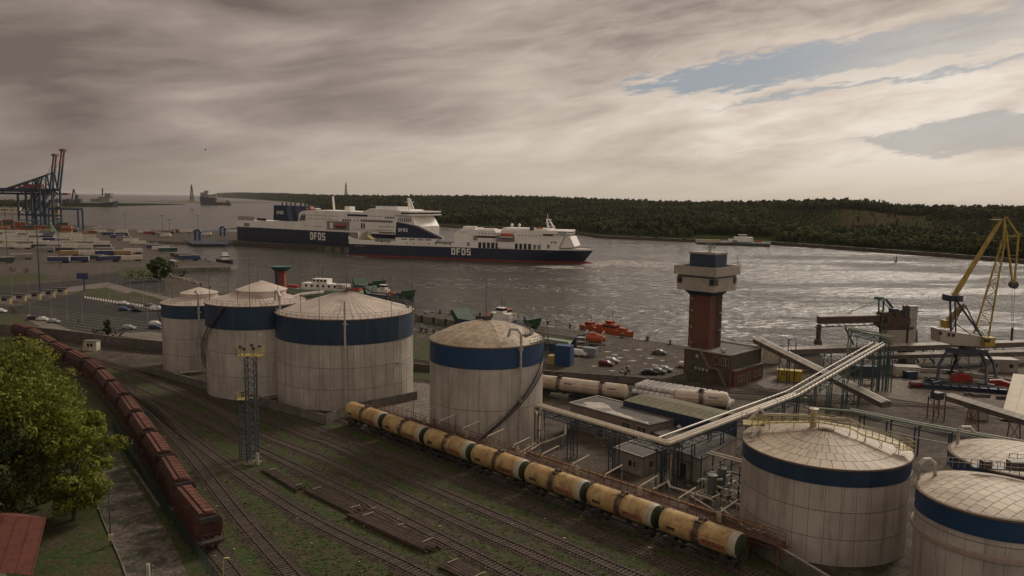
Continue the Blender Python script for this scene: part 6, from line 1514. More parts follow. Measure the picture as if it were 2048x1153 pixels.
# sheds, containers, vehicles on the right quay
def boxbld(name, label, cat, px, py, d, rz, m, rm=None, win=()):
    t = thing(name, label, cat, (*G(px, py), 0), rz); b = MB(); b.box((0, d[1]/2, d[2]/2), d); b.build('wall', m, t); b = MB(); b.box((0, d[1]/2, d[2]+.08), (d[0]+.3, d[1]+.3, .16)); b.build('roof', rm or m, t)
    for (x, z, w, h) in win: b = MB(); b.box((x, -.03, z), (w, .08, h)); b.build('window', M_glass, t)
    return t
boxbld('hut', 'white flat roofed hut with one small window, in front of the ship loader', 'hut', 1815, 755, (6.2, 3.6, 2.6), -.15, MATS['hut_white'], M_gal, ((2.2, 1.5, .6, 1.0),))
def container(name, label, px, py, L, rz, m, h=2.6, group=None, z=0, w=2.44, cat='container'):
    t = thing(name, label, cat, (*G(px, py, z), z), rz, group); b = MB()
    b.box((0, 0, h/2), (L, w, h))
    b.build('body', m, t)
    b = MB(); n = int(L/.6)
    for s in (-1, 1):
        for i in range(n): b.box((-L/2+(i+.5)*L/n, s*(w/2+.02), h/2), (.28, .06, h-.3))
        for e_ in (-1, 1): b.box((e_*(L/2-.06), s*(w/2-.03), h/2), (.16, .16, h+.04))
    b.build('side_ribs', m, t); b = MB()
    for s in (-.5, .5): b.box((L/2+.03, s, h/2), (.06, .08, h-.2)); b.box((L/2+.02, s*1.1, h/2), (.04, 1.0, h-.3))
    b.build('door', m, t); return t
M_conty = mat('container_yellow', (.42, .30, .025), .5, var=.15, scale=1, dirt=(.15, .09, .03), dirtamt=.5)
container('shipping_container', 'bright yellow container standing under the sloping conveyor', 1578, 762, 6.1, -.32, M_conty, 2.9)
container('shipping_container', 'dark blue container behind the pale pipes, left of the lamp mast', 1728, 752, 6.1, -.05, M_bsteel, 2.8)
boxbld('hut', 'pale hut with a blue water tank on its roof, behind the sloping conveyor', 'hut', 1548, 728, (4.2, 3, 5.2), .2, MATS['hut_white'], M_bsteel)
boxbld('hut', 'low blue shed under the quay gallery left of the loader', 'hut', 1625, 742, (5.5, 3, 4.0), .1, M_walll, M_bsteel)
sheet('concrete_slab', GL([(1512, 768), (1545, 752), (1580, 758), (1590, 772), (1560, 782), (1530, 778)]), .1, M_conc)
sheet('concrete_yard', GL([(1610, 790), (1650, 765), (1800, 757), (2048, 790), (2048, 850), (1880, 812), (1740, 792)]), .09, M_conc)
t = thing('warehouse', 'pale steep tent-like warehouse roof cut off by the right edge', 'warehouse', (105.5, 166.5, 0))
e0, e1 = Vector((105.2, 166.6, .3)), Vector((140, 141, .3)); r0 = Vector((118.0, 183.5, 6.6)); r1 = r0+(e1-e0); f0 = r0*2-e0; f0.z = .3; f1 = f0+(e1-e0)
b = MB(); b.add([e0, e1, r1-Vector((0, 0, .1)), r0-Vector((0, 0, .1)), f1, f0], [(0, 1, 2, 3), (3, 2, 4, 5), (0, 3, 5), (1, 4, 2)]); b.build('wall', M_walll, t, world=True)
nn_ = (e1-e0).cross(r0-e0).normalized()
for i in range(18):
    a, c, a2, c2 = e0.lerp(e1, i/18), e0.lerp(e1, (i+.985)/18), r0.lerp(r1, i/18), r0.lerp(r1, (i+.985)/18); o = nn_*.12; b = MB(); b.add([a+o, c+o, c2+o, a2+o, a, c, c2, a2], [(0, 1, 2, 3), (0, 4, 5, 1), (1, 5, 6, 2), (3, 7, 4, 0), (2, 6, 7, 3)]); b.build('roof_sheet', mat('tent_cream', (.50, .43, .31), .6, var=.12, scale=.3), t, world=True)
# piles of steel and barriers at the crane foot
M_redp = mat('paint_red', (.32, .03, .02), .5, var=.3, scale=1)
t = thing('grab_bucket', 'red grab bucket lying behind the left crane leg', 'grab', (*G(1922, 762), 0)); b = MB(); b.side([(-2.6, 0), (-2.0, 1.6), (0, 2.2), (2.0, 1.6), (2.6, 0)], -1.2, 1.2); b.build('shell', M_redp, t); b = MB(); b.beam((-2, 0, 1.8), (2, 0, 3.0), .2); b.beam((2, 0, 1.8), (-2, 0, 3.0), .2); b.build('arm', M_steel, t)
t = thing('grab_bucket', 'red grab bucket lying at the right crane leg', 'grab', (*G(2000, 772), 0), -.4); b = MB(); b.side([(-2.9, 0), (-2.4, 1.3), (0, 1.6), (2.6, .9), (3.2, 0)], -.8, .8); b.build('shell', M_redp, t); b = MB(); b.beam((-2, 0, 1.6), (1, 0, 2.2), .2); b.build('arm', M_steel, t)
t = thing('steel_frames', 'row of dark blue steel frames lying along the foot of the crane', 'steel frames', (*G(1920, 782), 0), -.28)
for k in range(9):
    b = MB(); x = -8.5+k*2.1
    for z in (.2, .9, 1.5): b.beam((x, -.8, z), (x+1.9, -.8, z), .14); b.beam((x, .8, z), (x+1.9, .8, z), .14)
    for e_ in (0, 1.9): b.beam((x+e_, -.8, 0), (x+e_, -.8, 1.6), .14); b.beam((x+e_, .8, 0), (x+e_, .8, 1.6), .14)
    b.box((x+.95, 0, .7), (1.7, 1.4, .9)); b.build('frame', M_bsteel, t)
t = thing('green_mound', 'heap of greenish scrap between the truck and the crane', 'scrap heap', (*G(1870, 765), 0)); b = MB()
for k in range(26): b.box((random.uniform(-3.2, 3.2), random.uniform(-1, 1), random.uniform(.2, 1.2)), (random.uniform(.5, 1.6), random.uniform(.4, 1), random.uniform(.2, .6)), rz=random.uniform(0, 3))
b.build('scrap', mat('scrap_green', (.05, .055, .035), .9, var=.5, scale=1), t, kind='stuff')
for i, (px, py, L, lb) in enumerate(((1938, 792, 2.2, 'left'), (1962, 795, 4.0, 'middle'), (2003, 799, 2.2, 'right'))):
    t = thing('concrete_block', lb+' one of three pale blocks lying in the yard below the crane', 'block', (*G(px, py), 0), -.12, 'blocks in the crane yard'); b = MB(); b.box((0, 0, .4), (L, .8, .8)); b.build('block', M_conc, t); b = MB(); b.beam((-.3, 0, .8), (.3, 0, 1.0), .05); b.build('lifting_eye', M_steel, t)
t = thing('chimney_block', 'grey stepped concrete block beside the rails, left of the tent roof', 'block', (*G(1958, 838), 0), -.2); b = MB(); b.box((0, 0, 1.2), (3.2, 2, 2.4)); b.box((-.8, 0, 3.0), (1.4, 1.4, 1.4)); b.build('block', M_walll, t)
t = thing('skip', 'dark blue open skip standing behind the red car', 'skip', (*G(1820, 757), 0), .2); b = MB(); b.side([(-1.3, 0), (-1.6, 1.9), (1.6, 1.9), (1.3, 0)], -1, 1); b.build('body', M_bsteel, t); b = MB(); b.box((0, 0, 1.95), (3.3, 2.1, .1)); b.build('cover', M_crb, t)
t = thing('winch_frame', 'small rusty steel frame in front of the blue container', 'frame', (*G(1737, 772), 0)); b = MB()
for x in (-1.2, 1.2):
    for y in (-.6, .6): b.beam((x, y, 0), (x, y, 1.5), .12)
b.box((0, 0, 1.5), (2.6, 1.4, .12)); b.box((0, 0, .5), (2.6, 1.4, .1)); b.beam((0, 0, 1.5), (0, 0, 3.8), .15); b.build('frame', M_rust, t)
t = thing('barrier', 'long white topped barrier running past the crane feet', 'barrier', (*G(1900, 748), 0)); bp = spline(GL([(1790, 742), (1900, 748), (2040, 768)]), 3.0)
for (a, _), (c, __) in zip(bp, bp[1:]): b = MB(); b.beam(a+Vector((0, 0, .55)), a.lerp(c, .95)+Vector((0, 0, .55)), .3, .9); b.build('barrier_block', M_cab, t, world=True)
boxbld('shed', 'grey shed with two windows on the quay right of the crane', 'shed', 2005, 745, (8, 4, 3.4), -.1, M_walll, M_gal, ((-2, 1.8, 1, 1), (2.2, 1.8, 1, 1)))
# ------------------------------------------------------------------ cars
def carmat(n, c, r=.25): return mat('car_'+n, c, r, var=.03, coat=1)
M_tyre = mat('tyre', (.02, .02, .02), .9); M_cglass = mat('car_glass', (.02, .025, .03), .08, var=.05)
def car_proto(kind='saloon'):
    t = thing('parked_car', 'x', 'car', (0, 0, 0)); L = 4.5; w = .88
    if kind == 'van': prof = [(-2.3, .35), (-2.35, 1.1), (-2.25, 1.9), (.9, 1.95), (1.55, 1.25), (2.3, 1.0), (2.4, .4)]; gl = [(-2.1, 1.15), (-2.1, 1.75), (.85, 1.78), (1.4, 1.2)]
    elif kind == 'hatch': prof = [(-2.1, .3), (-2.15, 1.0), (-1.75, 1.5), (.3, 1.52), (1.1, .98), (2.05, .82), (2.15, .35)]; gl = [(-1.9, 1.0), (-1.65, 1.4), (.25, 1.42), (.95, 1.0)]
    else: prof = [(-2.25, .3), (-2.3, .92), (-1.7, 1.0), (-1.1, 1.44), (.35, 1.46), (1.15, .96), (2.2, .8), (2.28, .35)]; gl = [(-1.6, 1.0), (-1.05, 1.36), (.3, 1.38), (1.05, .98)]
    b = MB(); n = len(prof); vs = []
    for y, k in ((-w, 1), (-w*.78, 1), (w*.78, 1), (w, 1)):
        for x, z in prof:
            zz = z if abs(y) < w*.9 else min(z, 1.02 if kind != 'van' else 1.2); vs.append((x*(1 if abs(y) < w*.9 else .985), y if z < 1.1 or abs(y) > w*.9 else y, zz))
    for j in range(3):
        for i in range(n): b2 = (i+1) % n; vs_ = None; b.f.append((j*n+i, (j+1)*n+i, (j+1)*n+b2, j*n+b2))
    b.v = vs; b.f.append(tuple(range(n))); b.f.append(tuple(range(4*n-1, 3*n-1, -1))); b.build('body', carmat('grey', (.12, .125, .13)), t, smooth=False)
    b = MB(); b.side(gl, -w*.80, w*.80); sx = gl[0][0], gl[-1][0]; b.side([(gl[0][0]-.08, gl[0][1]), (gl[1][0]-.06, gl[1][1]), (gl[1][0], gl[1][1]), (gl[0][0], gl[0][1])], -w*.7, w*.7); b.side([(gl[2][0], gl[2][1]), (gl[2][0]+.1, gl[2][1]-.03), (gl[3][0]+.12, gl[3][1]+.02), (gl[3][0], gl[3][1])], -w*.7, w*.7); b.build('window', M_cglass, t)
    for x in (-1.35, 1.4):
        for s in (-1, 1): b = MB(); b.lathe([(0, -.1), (.31, -.1), (.31, .1), (0, .1)], c=(x, s*.80, .31), n=12, axis='Y'); b.build('wheel', M_tyre, t)
    for s in (-1, 1):
        b = MB(); b.box((2.2, s*.62, .72), (.12, .32, .14)); b.build('headlight', mat('lamp_glass', (.6, .6, .55), .15), t); b = MB(); b.box((-2.24, s*.65, .85), (.1, .26, .16)); b.build('tail_light', M_redp, t)
    return t
PRO = {}
M_cc = {'white': carmat('white', (.62, .61, .58)), 'silver': carmat('silver', (.30, .31, .32)), 'grey': carmat('grey', (.12, .125, .13)), 'black': carmat('black', (.018, .018, .02)), 'darkred': carmat('darkred', (.10, .012, .015)), 'blue': carmat('blue', (.03, .05, .11))}
def car(kind, colr, px, py, rz, label, group=None):
    if kind not in PRO:
        PRO[kind] = car_proto(kind); o = PRO[kind]; o.location = (*G(px, py), 0); o.rotation_euler = (0, 0, rz); o['label'] = label
        if group: o['group'] = group
        for c in kids(o):
            if c.name.startswith('body'): c.material_slots[0].link = 'OBJECT'; c.material_slots[0].material = M_cc[colr]
        return o
    src = PRO[kind]; 
    return dup(src, (*G(px, py), 0), rz, label, group, {'body': M_cc[colr]})
g1_ = 'cars parked on the gravel lot by the control tower'; g2_ = 'cars on the terminal car park'
car('van', 'white', 1158, 712, -.55, 'white small van parked beside the grey container and the orange lifeboat', g1_)
car('hatch', 'darkred', 1213, 732, -.45, 'dark red hatchback parked in the middle of the gravel lot', g1_)
car('hatch', 'silver', 1224, 726, -.45, 'silver hatchback just behind the dark red one', g1_)
car('saloon', 'grey', 1319, 709, -.5, 'lone grey car near the waterside end of the gravel lot', g1_)
car('saloon', 'black', 1299, 749, -.25, 'black car, left one of three parked at the retaining wall', g1_)
car('saloon', 'grey', 1316, 747, -.45, 'grey car, middle one of three parked at the retaining wall', g1_)
car('saloon', 'silver', 1329, 743, -.45, 'silver car, right one of three parked at the retaining wall', g1_)
car('hatch', 'white', 1371, 735, -.4, 'white car whose nose shows left of the control tower building', g1_)
car('hatch', 'darkred', 1836, 776, -.15, 'dark red car loaded with white sacks in front of the blue skip')
car('saloon', 'black', 68, 640, -.15, 'dark car, left one of three at the pavement by the rail yard wall', g2_)
car('saloon', 'white', 86, 642, -.2, 'white car, middle one of three at the pavement by the rail yard wall', g2_)
car('saloon', 'silver', 107, 646, -.2, 'silver car, right one of three at the pavement by the rail yard wall', g2_)
car('saloon', 'white', 247, 610, -.15, 'white car in the rear row near the leftmost tank', g2_)
car('saloon', 'grey', 263, 616, -.15, 'dark grey car right of the white one in the rear row', g2_)
car('hatch', 'blue', 249, 622, -.15, 'dark blue hatchback in the front row near the leftmost tank', g2_)
car('saloon', 'black', 275, 624, -.15, 'black car in the front row beside the dark blue hatchback', g2_)
car('saloon', 'grey', 300, 614, -.1, 'grey car just behind the white minibus', g2_)
car('van', 'white', 314, 622, -.05, 'white minibus parked right beside the leftmost tank', g2_)
car('hatch', 'silver', 258, 659, -.1, 'silver estate car on the pale drive below the car park', g2_)
car('hatch', 'blue', 311, 658, -.1, 'blue car half hidden by the leftmost tank', g2_)
car('hatch', 'white', 312, 651, -.1, 'white car just behind the blue one at the leftmost tank', g2_)
car('saloon', 'white', 1, 625, -.15, 'white car cut off by the left edge of the photo', g2_)
# puddle spots on the gravel lot, sky reflection put into their pale colour
b = MB(); rg = random.Random(4)
for px, py in ((1192, 696), (1205, 700), (1215, 704), (1238, 698), (1252, 701), (1262, 697), (1253, 712), (1230, 710), (1240, 716), (1257, 722), (1266, 722), (1256, 733), (1290, 728), (1310, 731), (1325, 722), (1338, 728), (1350, 715), (1224, 742), (1245, 744), (1300, 717), (1282, 712), (1190, 733), (1279, 700)):
    q = G(px, py); n = 9; L_ = rg.uniform(.35, 1.3); b.add([(q[0]+L_*math.cos(k*.7)*rg.uniform(.6, 1.1), q[1]+.7*L_*math.sin(k*.7)*rg.uniform(.6, 1.1), .03) for k in range(n)], [tuple(range(n))])
b.build('puddle', mat('puddle_sky_colour', (.42, .40, .36), .12, var=.1), kind='stuff')
t = make_tree('bush', 'green bush on the edge of the gravel lot above the retaining wall', (*G(1250, 752), 0), 2.6, leaf=M_leafd, n=18, per=30, spread=.75, seed=77, lsz=.06, zlo=.1)
for k in range(5): pass
M_orange = mat('orange_paint', (.38, .075, .02), .5, var=.12, scale=1)
q = G(1174, 714); container('shipping_container', 'grey container at the gravel lot beside the white van', 1180, 712, 4.2, -.5, mat('container_grey', (.20, .21, .22), .6, var=.15), 2.5)
t = thing('lifeboat', 'orange enclosed training lifeboat hanging in a steel davit frame', 'lifeboat', (*G(1190, 700), 0), -.35)
b = MB(); b.lathe([(0, -3.4), (.8, -3.0), (1.25, -1.8), (1.4, 0), (1.25, 1.8), (.8, 3.0), (0, 3.4)], c=(0, 0, 3.6), n=16, axis='X'); b.build('hull', M_orange, t, smooth=True)
b = MB(); b.box((-.6, 0, 4.9), (2.2, 1.3, .7)); b.build('cabin', M_orange, t)
b = MB()
for x in (-2.6, 2.6): b.tube([(x, -1.8, 0), (x, -1.8, 5.4), (x, 0, 6.0), (x, 1.8, 5.4), (x, 1.8, 0)], .12, 5); b.beam((x, -1.8, 2.2), (x, 1.8, 2.2), .15)
b.beam((-2.6, -1.8, 2.2), (2.6, -1.8, 2.2), .12); b.build('davit', M_pipe, t)
t = thing('cage', 'grey steel stair cage left of the orange lifeboat', 'stair tower', (*G(1163, 700), 0), -.35); b = MB()
for x in (-1.4, 1.4):
    for y in (-1.2, 1.2): b.beam((x, y, 0), (x, y, 4.4), .1)
for z in (1.5, 3.0, 4.4): b.beam((-1.4, -1.2, z), (1.4, -1.2, z), .08); b.beam((-1.4, 1.2, z), (1.4, 1.2, z), .08); b.box((0, 0, z-.5), (2.6, 2.2, .06))
b.build('frame', M_pipe, t)
t = thing('training_block', 'dark blue steel hull block standing behind the domed tank stair', 'block', (*G(1128, 730), 0), -.4); b = MB(); b.box((0, 0, 2.8), (4.6, 3.2, 5.6)); b.build('body', mat('deep_blue', (.015, .05, .13), .5, var=.15), t); b = MB(); b.box((-3.4, 0, 1.2), (2.2, 2.6, 2.4)); b.build('annex', M_yel, t)
# bollards along the quays
gq = 'mooring bollards along the quay'
bol = None; nb = 0
for seq, nm in (([(880, 628), (902, 630), (960, 633), (983, 636), (1049, 643), (1073, 645), (1096, 650), (1140, 657), (1168, 661), (1245, 676)], 'mooring bollard on the long pier, %s from its outer end'), ([(342, 556), (402, 573), (420, 580), (843, 664), (853, 666), (868, 668)], 'mooring bollard on the near quay, %s from the left'), ([(345, 504), (354, 507), (362, 509), (390, 517), (401, 520), (412, 522), (420, 525)], 'mooring bollard on the small left pier, %s from the left'), ([(1208, 691), (1295, 682), (1340, 690)], 'mooring bollard by the gravel lot, %s from the left')):
    for i, (px, py) in enumerate(seq):
        q = G(px, py); lb = nm % ORD[i]
        if bol is None:
            bol = thing('bollard', lb, 'bollard', (*q, .12), 0, gq); b = MB(); b.lathe([(.45, 0), (.35, .3), (.33, .9), (.6, 1.1), (.55, 1.4), (0, 1.5)], n=10); b.build('head', M_steel, bol); b = MB(); b.box((0, 0, .1), (1.3, 1.3, .2)); b.build('base', M_steel, bol)
        else: dup(bol, (*q, .12), 0, lb)
def timber(a, c, label, n, L=1.0):
    t = thing('fender_row', label, 'fenders', (*a, 0))
    for i in range(n):
        f = (i+.5)/n; b = MB(); x, y = a[0]+(c[0]-a[0])*f, a[1]+(c[1]-a[1])*f; b.box((x, y, -.8), (.9, .9, 2.2), rz=math.atan2(c[1]-a[1], c[0]-a[0])); b.build('fender', mat('fender_black', (.03, .028, .025), .9), t, world=True)
timber((-30.8, 318.2), (-38.3, 308.6), 'black fenders on the outer end of the long pier', 3); timber((-37.5, 308.6), (8, 272), 'black fenders along the inner side of the long pier', 9)
# ------------------------------------------------------------------ ships
M_hullb = mat('hull_navy', (.008, .014, .034), .4, var=.12, scale=.1, dirt=(.03, .035, .05), dirtamt=.35, dscale=.08)
M_hullw = mat('ship_white', (.78, .745, .69), .5, var=.06, scale=.08, dirt=(.42, .33, .26), dirtamt=.4, dscale=.12, streak=True)
M_boot = mat('boot_red', (.16, .028, .020), .6, var=.2, scale=.2)
M_deckg = mat('ship_deck', (.10, .115, .10), .8, var=.2, scale=.2)
M_navy = mat('funnel_navy', (.008, .016, .045), .5, var=.08, scale=.1)
M_grey2 = mat('ship_grey', (.22, .20, .18), .6, var=.15, scale=.2)
M_swin = mat('ship_window', (.018, .022, .025), .15, var=.1)
def hb(x, z, L0, B, zt, bowx, rake):
    xb = bowx+rake*z/zt; xs = bowx*.72
    if x > xs: f = max(0.0, 1-((x-xs)/(xb-xs))**(2.0+z/zt*.8))
    else: f = 1.0
    if x < 8: f *= .94+.06*x/8
    return B*f
def hull_band(t, name, m, z0, z1, L, B, zt, bowx, rake, x0=0.0, x1=None, nz=3, cap=False, inset=0.0):
    N = 56; b = MB(); vs = []
    for j in range(nz+1):
        z = z0+(z1-z0)*j/nz; xb = bowx+rake*z/zt; xe = xb if x1 is None else x1; row = []
        for i in range(N+1): x = x0+(xe-x0)*i/N; row.append((x, -(hb(x, z, L, B, zt, bowx, rake)-inset), z))
        row += [(p[0], -p[1], p[2]) for p in row[::-1]]; vs += row
    M2 = 2*(N+1); fs = []
    for j in range(nz):
        for i in range(M2): i2 = (i+1) % M2; fs.append((j*M2+i, j*M2+i2, (j+1)*M2+i2, (j+1)*M2+i))
    if cap:
        for i in range(N): a = nz*M2; fs.append((a+i, a+i+1, a+M2-2-i, a+M2-1-i))
    b.add(vs, fs); return b.build(name, m, t, smooth=True)
def dfds(t, x0, z0, hgt, y, name='lettering', m=None):
    """squared capitals D F D S in stroke boxes on the port-side plane y"""
    s = hgt; w = s*.62; st = s*.19; gap = s*.20; x = x0; mm = m or M_hullw
    for ch in 'DFDS':
        b = MB()
        def bar(xa, za, xb, zb): b.box(((xa+xb)/2, y, (za+zb)/2), (abs(xb-xa), .12, abs(zb-za)))
        if ch == 'D':
            bar(x, z0, x+st, z0+s); bar(x+st, z0+s-st, x+w-st*.7, z0+s); bar(x+st, z0, x+w-st*.7, z0+st); bar(x+w-st, z0+st*.7, x+w, z0+s-st*.7)
            b.add([(x+w-st*.7, y-.06, z0+s), (x+w, y-.06, z0+s-st*.7), (x+w-st*.7, y-.06, z0+s-st*.7), (x+w-st*.7, y-.06, z0), (x+w, y-.06, z0+st*.7), (x+w-st*.7, y-.06, z0+st*.7)], [(0, 2, 1), (3, 4, 5)])
        if ch == 'F': bar(x, z0, x+st, z0+s); bar(x+st, z0+s-st, x+w*.95, z0+s); bar(x+st, z0+s*.40, x+w*.8, z0+s*.40+st)
        if ch == 'S': bar(x, z0, x+w, z0+st); bar(x, z0+s-st, x+w, z0+s); bar(x, z0+s*.5-st/2, x+w, z0+s*.5+st/2); bar(x, z0+s*.5+st/2, x+st, z0+s-st); bar(x+w-st, z0+st, x+w, z0+s*.5-st/2)
        b.build(name, mm, t); x += w+gap
def text(t, body, x, y, z, size, m, rot=math.pi/2, name='lettering', rz=0.0):
    cu = bpy.data.curves.new(name, 'FONT'); cu.body = body; cu.size = size; cu.extrude = .02; ob = bpy.data.objects.new('tmp', cu); C.objects.link(ob)
    dg = bpy.context.evaluated_depsgraph_get(); me = bpy.data.meshes.new_from_object(ob.evaluated_get(dg)); bpy.data.objects.remove(ob)
    me.materials.clear(); me.materials.append(m); o = link_mesh(name, me, None, t); o.location = (x, y, z); o.rotation_euler = (rot, 0, rz); return o
def winrow(t, x0, x1, z, n, w, h, y, name='window', m=None, joined=False):
    me = None
    for i in range(n):
        x = x0+(x1-x0)*(i+.5)/n
        if me is None: b = MB(); b.box((0, 0, 0), (w, .1, h)); o = b.build(name, m or M_swin, t); me = o.data
        else: o = link_mesh(name, me, None, t)
        o.location = (x, y, z)
A1 = Vector((-133.96, 648.41)); B1 = Vector((56.3, 589.63)); u1 = (B1-A1).normalized(); n1s = Vector((-u1.y, u1.x)); o1s = A1+n1s*13
S1 = thing('ferry', 'navy and white freight ferry under way in the channel, funnel amidships', 'ship', (o1s.x, o1s.y, WZ), math.atan2(u1.y, u1.x))
BW = 13.0
hull_band(S1, 'boot_stripe', M_boot, -2, 1.4, 199, BW, 10, 192.6, 7.6)
hull_band(S1, 'hull', M_hullb, 1.4, 9.8, 199, BW, 10, 192.6, 7.6, cap=True)
hull_band(S1, 'white_topside', M_hullw, 9.8, 13.3, 199, BW+.02, 10, 192.6, 7.6, x1=160, nz=1, cap=True)
hull_band(S1, 'bow_bulwark', M_hullw, 9.8, 10.9, 199, BW+.02, 10, 192.6, 7.6, x0=160, nz=1, cap=True)
b = MB(); b.tube([(190, 0, -1.1), (196, 0, -.6), (199.5, 0, -.6), (201, 0, -1)], [2.6, 2.2, 1.5, .3], 12); b.build('bulbous_bow', M_boot, S1, smooth=True)
b = MB()
for s in (-1, 1):
    pts = []
    for i in range(13): x = 178+i*1.75; pts.append((x, s*max(hb(x, 10.9, 199, BW, 10, 192.6, 7.6)-.2, .1), 10.9))
    for a, c in zip(pts, pts[1:]): b.beam((a[0], a[1], 12.3), (c[0], c[1], 12.3), .14); b.beam((a[0], a[1], 11.6), (c[0], c[1], 11.6), .1); b.beam(a, (a[0], a[1], 12.3), .1)
b.build('bow_rail', M_grey2, S1)
b = MB(); b.side([(0.2, 13.2), (0.0, 16.2), (4.0, 14.6), (12, 13.3)], -BW, -BW+.5); b.side([(0.2, 13.2), (0.0, 16.2), (4.0, 14.6), (12, 13.3)], BW-.5, BW); b.build('stern_bulwark', M_hullw, S1)
for y_ in (-6, 4):
    b = MB(); b.side([(-.3, 13.2), (-.8, 19.2), (7, 19.0), (8.6, 14)], y_-4.2, y_+4.2); b.build('stern_ramp', M_grey2, S1)
b = MB(); b.side([(9, 13.3), (10, 17.6), (15, 20.6), (16, 20.4), (15.2, 15), (19, 13.3)], -9, -3); b.build('stern_ramp', mat('ramp_grey', (.30, .27, .24), .7, var=.2), S1)
b = MB(); b.side([(15, 13.3), (15.5, 16.5), (21, 13.5)], -11, -4); b.build('ramp_cover', M_yel, S1)
b = MB(); b.beam((8.6, -11.5, 13), (8.6, -11.5, 19.8), .5); b.build('stern_post', M_hullw, S1)
b = MB(); b.box((52, 0, 13.5), (80, 24.6, .4)); b.build('weather_deck', M_deckg, S1)
b = MB()
for x0_, x1_ in ((24, 38), (76, 90)): b.box(((x0_+x1_)/2, -BW+.05, 12.9), (x1_-x0_, .4, 1.0))
b.build('side_vent', M_grey2, S1)
b = MB(); b.side([(42, 13.3), (42, 16.2), (80, 15.9), (76, 13.3)], -BW+.3, -BW+4); b.build('funnel_base', M_hullw, S1)
winrow(S1, 46, 74, 14.9, 4, 5.0, 1.1, -BW+.24, 'base_opening', M_grey2)
b = MB(); b.side([(41.8, 16.2), (42.8, 28.4), (58.5, 25.8), (80.5, 16.6), (80.5, 16.1)], -BW+.2, -BW+5); b.build('funnel', M_navy, S1)
b = MB(); b.side([(58.5, 25.8), (60.5, 26.2), (83, 17.0), (80.5, 16.6)], -BW+.5, -BW+4.7); b.build('funnel_edge', M_grey2, S1)
dfds(S1, 44.6, 20.9, 2.6, -BW+.14); dfds(S1, 90.2, 3.9, 5.2, -BW-.08)
text(S1, 'ATHENA SEAWAYS', 5.5, -hb(7, 8, 199, BW, 10, 192.6, 7.6)-.3, 7.9, 1.15, M_wband); text(S1, 'ATHENA SEAWAYS', 160.5, -hb(163, 8, 199, BW, 10, 192.6, 7.6)-.15, 8.0, 1.2, M_grey2, rz=.10)
for x in (30, 36, 52, 58, 71, 77, 84.5, 89): b = MB(); b.box((x, -BW-.04, 11.9), (1.0, .1, .9)); b.build('fairlead', M_swin, S1)
b = MB(); b.side([(92, 9.9), (92, 20.2), (98, 24.4), (107.5, 24.8), (107.5, 23.9), (126, 23.6), (126, 22.2), (131, 22.2), (131, 24.0), (166, 24.0), (180.5, 21.0), (176.4, 12.2), (176.4, 9.9)], -BW-.03, BW+.03)
b.build('superstructure', M_hullw, S1)
b = MB(); b.side([(92.5, 13.5), (100, 17.5), (106.5, 23.0), (107.0, 23.0), (107.0, 13.0)], -BW-.12, -BW); b.build('side_fairing', M_hullw, S1)
b = MB(); b.box((103, -6, 25.2), (9, 8, 1.8)); b.box((108.3, -9, 25.3), (2.4, 3, 1.8)); b.box((117, -5, 24.2), (14, 8, 1.1)); b.box((149, 0, 24.9), (36, 20, 1.6)); b.build('deckhouse', M_hullw, S1)
b = MB(); b.side([(176.8, 12.2), (180.8, 20.6), (184.6, 20.0), (188.0, 13.0), (179, 11.4)], -10.5, 10.5); b.build('front_visor', M_hullw, S1)
b = MB(); b.prism([(166, -14.5), (176, -15.5), (182.5, -15.5), (184, -8), (184.6, 0), (184, 8), (182.5, 15.5), (166, 14.5)], 22.2, 24.8); b.build('bridge', M_hullw, S1)
b = MB(); b.prism([(176.1, -15.62), (182.6, -15.62), (184.15, -8.02), (184.75, 0), (184.15, 8.02), (182.6, 15.62), (176.1, 15.62)], 22.9, 23.7); b.build('bridge_window', M_swin, S1)
b = MB(); b.box((168, -BW-.1, 21.2), (8, .2, 1.3)); b.build('window', M_swin, S1)
b = MB()
for s in (-1, 1): b.beam((165, s*2, 24.5), (163.5, s*.6, 33), .6); b.beam((170.5, s*2, 24.5), (165.2, s*.6, 33), .5)
b.box((165, 0, 30), (5.5, 3, .2)); b.box((167, 0, 27.5), (6, 4, .2)); b.beam((164.3, 0, 33), (164, 0, 37.0), .3); b.box((165, 0, 32.6), (4.5, .5, .4)); b.build('mast', M_hullw, S1)
for x in (136.8, 142.8):
    b = MB(); b.beam((x, -4, 25), (x, -4, 27), .5); b.lathe([(0, -1.2), (.85, -.85), (1.2, 0), (.85, .85), (0, 1.2)], c=(x, -4, 28), n=12); b.build('radome', M_hullw, S1, smooth=True)
b = MB(); b.box((134.2, -BW-.02, 17.6), (15.0, .5, 5.0)); b.build('boat_recess', M_grey2, S1)
b = MB(); b.lathe([(0, -5.2), (1.0, -4.9), (1.5, -3.5), (1.6, 0), (1.5, 3.5), (1.0, 4.9), (0, 5.2)], c=(136, -BW-1.4, 20.3), n=12, axis='X'); b.build('lifeboat', M_orange, S1, smooth=True)
b = MB(); b.box((136, -BW-1.4, 19.0), (9.6, 2.6, .7)); b.build('lifeboat_keel', M_hullw, S1)
for x in (131, 141): b = MB(); b.tube([(x, -BW, 17), (x, -BW-1.6, 22.2), (x, -BW-.4, 23.2)], .2, 5); b.build('davit', M_grey2, S1)
b = MB(); b.lathe([(0, -3), (.8, -2.7), (1.1, 0), (.8, 2.7), (0, 3)], c=(160, -9, 25.8), n=10, axis='X'); b.build('rescue_boat', M_orange, S1, smooth=True)
b = MB(); b.box((154.5, -9.5, 25.8), (3, 3, 2.4)); b.build('deck_container', M_bsteel, S1)
b = MB(); b.box((119, -BW-.06, 18.6), (19, .2, 1.5)); b.build('promenade_opening', M_swin, S1)
b = MB(); b.box((110, -BW-.1, 17.4), (3.2, .5, 3.2)); b.build('pilot_platform', M_grey2, S1)
